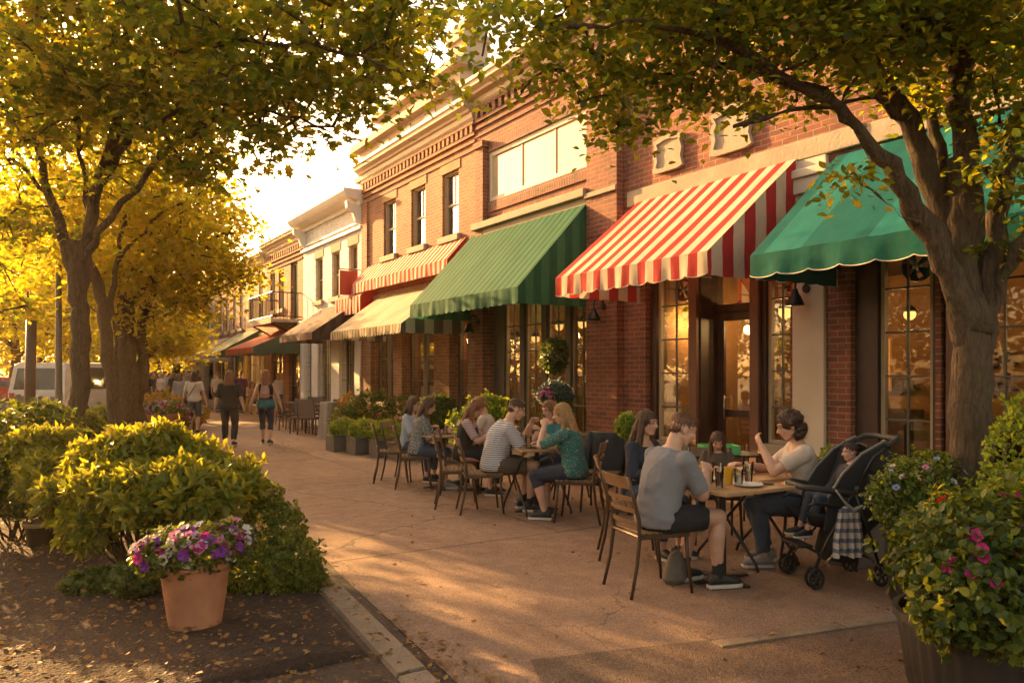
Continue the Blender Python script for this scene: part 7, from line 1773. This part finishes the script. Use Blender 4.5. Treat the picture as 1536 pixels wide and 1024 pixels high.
for px, Z, lb, E, mt in ((555, 17.2, 'loose green and reddish shrub against the brown brick piers', [((0, 0, .75), (.55, .4, .45), 1), ((-.5, .2, .55), (.35, .3, .35), .6), ((.6, -.4, .7), (.4, .35, .4), .6)], G_BUSHD),
                     (528, 18.5, 'small orange and yellow shrub at the foot of the white pilaster', [((0, 0, .55), (.35, .3, .5), 1)], G_ORNG), (658, 14.2, 'dark green shrub behind the round cafe table', [((0, 0, .8), (.38, .32, .35), 1)], G_BUSHD),
                     (738, 12.6, 'wide yellow-green shrub in front of the left shop windows under the green striped awning', [((0, 0, .95), (.48, .3, .28), 1), ((-.3, .25, .7), (.3, .3, .3), .5)], G_FRESH)):
    l0 = at(px, Z); l0 = (min(l0[0], D - .45), l0[1], 0); shrub('bush', lb, 'bush', l0, E, 1100, 6, .055, mt, stems=14, group='shrubs along the shopfronts')
# planters at the right
RIB = basic('ribbed_black_planter', (.03, .026, .024), .5, var=.2)
def ribbed(label, px, Z, r, h, E, mat, n, lf, mat2=None, bl=None, tm=LEAF_TEAR, **kw):
    l0 = at(px, Z); t_ = thing('planter', label, 'planter', l0, group='black ribbed planters at right')
    mb = MB(); k = 72; prof = [(r * .80, 0), (r * .84, .02), (r * .96, h - .05), (r, h - .04), (r, h), (r * .93, h), (r * .9, h - .08), (.02, h - .1)]
    vs_ = []
    for i, (q, z) in enumerate(prof):
        for j in range(k * 2):
            a = math.pi * j / k; rr = q * (1 - (.018 if (j // 2) % 2 and 0 < i < 3 else 0)); vs_.append((rr * math.cos(a), rr * math.sin(a), z))
    n_ = k * 2; mb.add(vs_, [(i * n_ + j, i * n_ + (j + 1) % n_, (i + 1) * n_ + (j + 1) % n_, (i + 1) * n_ + j) for i in range(len(prof) - 1) for j in range(n_)])
    mb.obj('pot', RIB, t_, smooth='auto')
    shrub('', '', '', l0, E, n, 6, lf, mat, tmpl=tm, stems=10, par=t_, mat2=mat2, **kw)
    if bl: 
        for b in bl: blossoms(t_, E, *b[:2], s=b[2])
    return t_
ribbed('black ribbed planter with blue and white flowers beside the stroller', 1396, 5.3, .30, .50, [((-.1, 0, .76), (.32, .32, .28), 1), ((-.22, -.1, .58), (.22, .22, .2), .7), ((.2, 0, .82), (.25, .25, .22), .6), ((-.3, .05, .76), (.16, .2, .16), .4)], G_BUSHD, 1700, .032, G_FRESH, [(26, 'bbww', 1.0), (6, 'rp', .8)])
ribbed('largest black ribbed planter at the lower right corner with magenta flowers', 1478, 3.85, .42, .40, [((-.03, 0, .66), (.42, .38, .32), 1.2), ((-.28, -.1, .56), (.24, .25, .24), .8), ((.22, -.1, .76), (.33, .3, .28), .8), ((-.1, -.28, .5), (.35, .2, .26), .7), ((-.42, -.05, .50), (.15, .15, .16), .3), ((.3, -.2, .5), (.3, .3, .35), .6)], G_BUSHD, 2000, .05, G_BUSH, [(50, 'mmmmr', 1.1)])
l0 = at(1536, 4.7)
shrub('bush', 'feathery yellow-green conifer at the right edge behind the magenta flowers', 'bush', l0, [((0, 0, .8), (.22, .22, .6), 1), ((.25, 0, .6), (.3, .3, .5), 1)], 1400, 6, .035, G_FRESH, tmpl=LEAF_DIAM, stems=8, tilt=30)
l0 = at(1310, 6.6); x, y = l0[0], l0[1]
trough(x, y, .9, .28, .36, 'low trough of tall leafy plants under the window right of the cream pier', [((-.3, 0, .62), (.16, .14, .26), .6), ((0, 0, .56), (.18, .14, .22), .6), ((.3, 0, .6), (.2, .14, .22), .6)], G_FRESH, lf=.05, n=500, group='window planters', bl=(8, 'rp'))
l0 = at(1245, 7.4)
shrub('potted_plant', 'small fresh green plant between the seated woman and the stroller child', 'plant', l0, [((0, 0, .62), (.12, .12, .22), 1), ((0, 0, .3), (.08, .08, .2), .3)], 260, 6, .05, G_FRESH, stems=5)
l0 = at(944, 8.7); shrub('potted_plant', 'small green plant at the brick pier behind the smiling woman', 'plant', l0, [((0, 0, 1.0), (.12, .12, .12), 1)], 160, 6, .05, G_FRESH, stems=6)
# basket and bowl of flowers in front of the third window under the green striped awning
x, y, _ = at(832, 11.9)
t_ = thing('hanging_basket', 'dark hanging basket plant in the window under the green striped awning', 'hanging basket', (x, y, 1.9))
mb = MB(); mb.lathe([(.02, -.24), (.12, -.22), (.2, -.1), (.22, 0), (.2, .0), (.1, -.12)], n=20); mb.obj('basket', BLACK, t_, smooth=True); mb = MB(); [mb.tube([(.2 * math.cos(a), .2 * math.sin(a), 0), (0, 0, .62)], .004, 5) for a in (0, 2.1, 4.2)]; mb.tube([(0, 0, .62), (0, 0, .95)], .004, 5); mb.obj('chain', BLACK, t_)
shrub('', '', '', (0, 0, 0), [((0, 0, -.02), (.2, .2, .26), 1)], 420, 6, .05, G_DKP if False else G_BUSHD, stems=0, par=t_)
x, y, _ = at(828, 11.3)
t_ = thing('plant_stand', 'plant stand with a blue-green dome of leaves and pink orchids by the third shop window', 'plant stand', (x, y, 0))
mb = MB(); mb.lathe([(.17, 0), (.17, .02), (.025, .05), (.02, .9), (.06, .95), (.16, 1.08), (.17, 1.1), (.15, 1.1), (.02, 1.0)], n=24); mb.obj('stand', BLACK, t_, smooth='auto')
BG = leafmat('leaf_bluegreen', [(.05, .09, .08), (.07, .13, .11)], [(.1, .2, .15)], .25)
shrub('', '', '', (0, 0, 0), [((.05, 0, 1.3), (.24, .2, .16), 1)], 420, 6, .05, BG, stems=0, par=t_); shrub('', '', '', (0, 0, 0), [((.05, -.1, 1.0), (.2, .2, .25), 1)], 420, 6, .05, G_BUSHD, stems=0, par=t_, part='lower_foliage')
blossoms(t_, [((-.18, -.1, 1.15), (.08, .08, .22), 1), ((-.1, -.1, .85), (.12, .1, .1), .5)], 26, 'mpm', s=1.7)
# ------------------------------------------------------------------ golden evening air
m, t = nt('haze_air')
pv = t.nodes.new('ShaderNodeVolumePrincipled'); pv.inputs['Color'].default_value = (1.0, .80, .50, 1); pv.inputs['Density'].default_value = .0006; pv.inputs['Anisotropy'].default_value = .5
o = t.nodes.new('ShaderNodeOutputMaterial'); L(t, pv.outputs[0], o.inputs['Volume'])
mb = MB(); mb.box(-330, 330, -80, 430, -1.0, 16)
mb.obj('haze', m, kind='stuff')
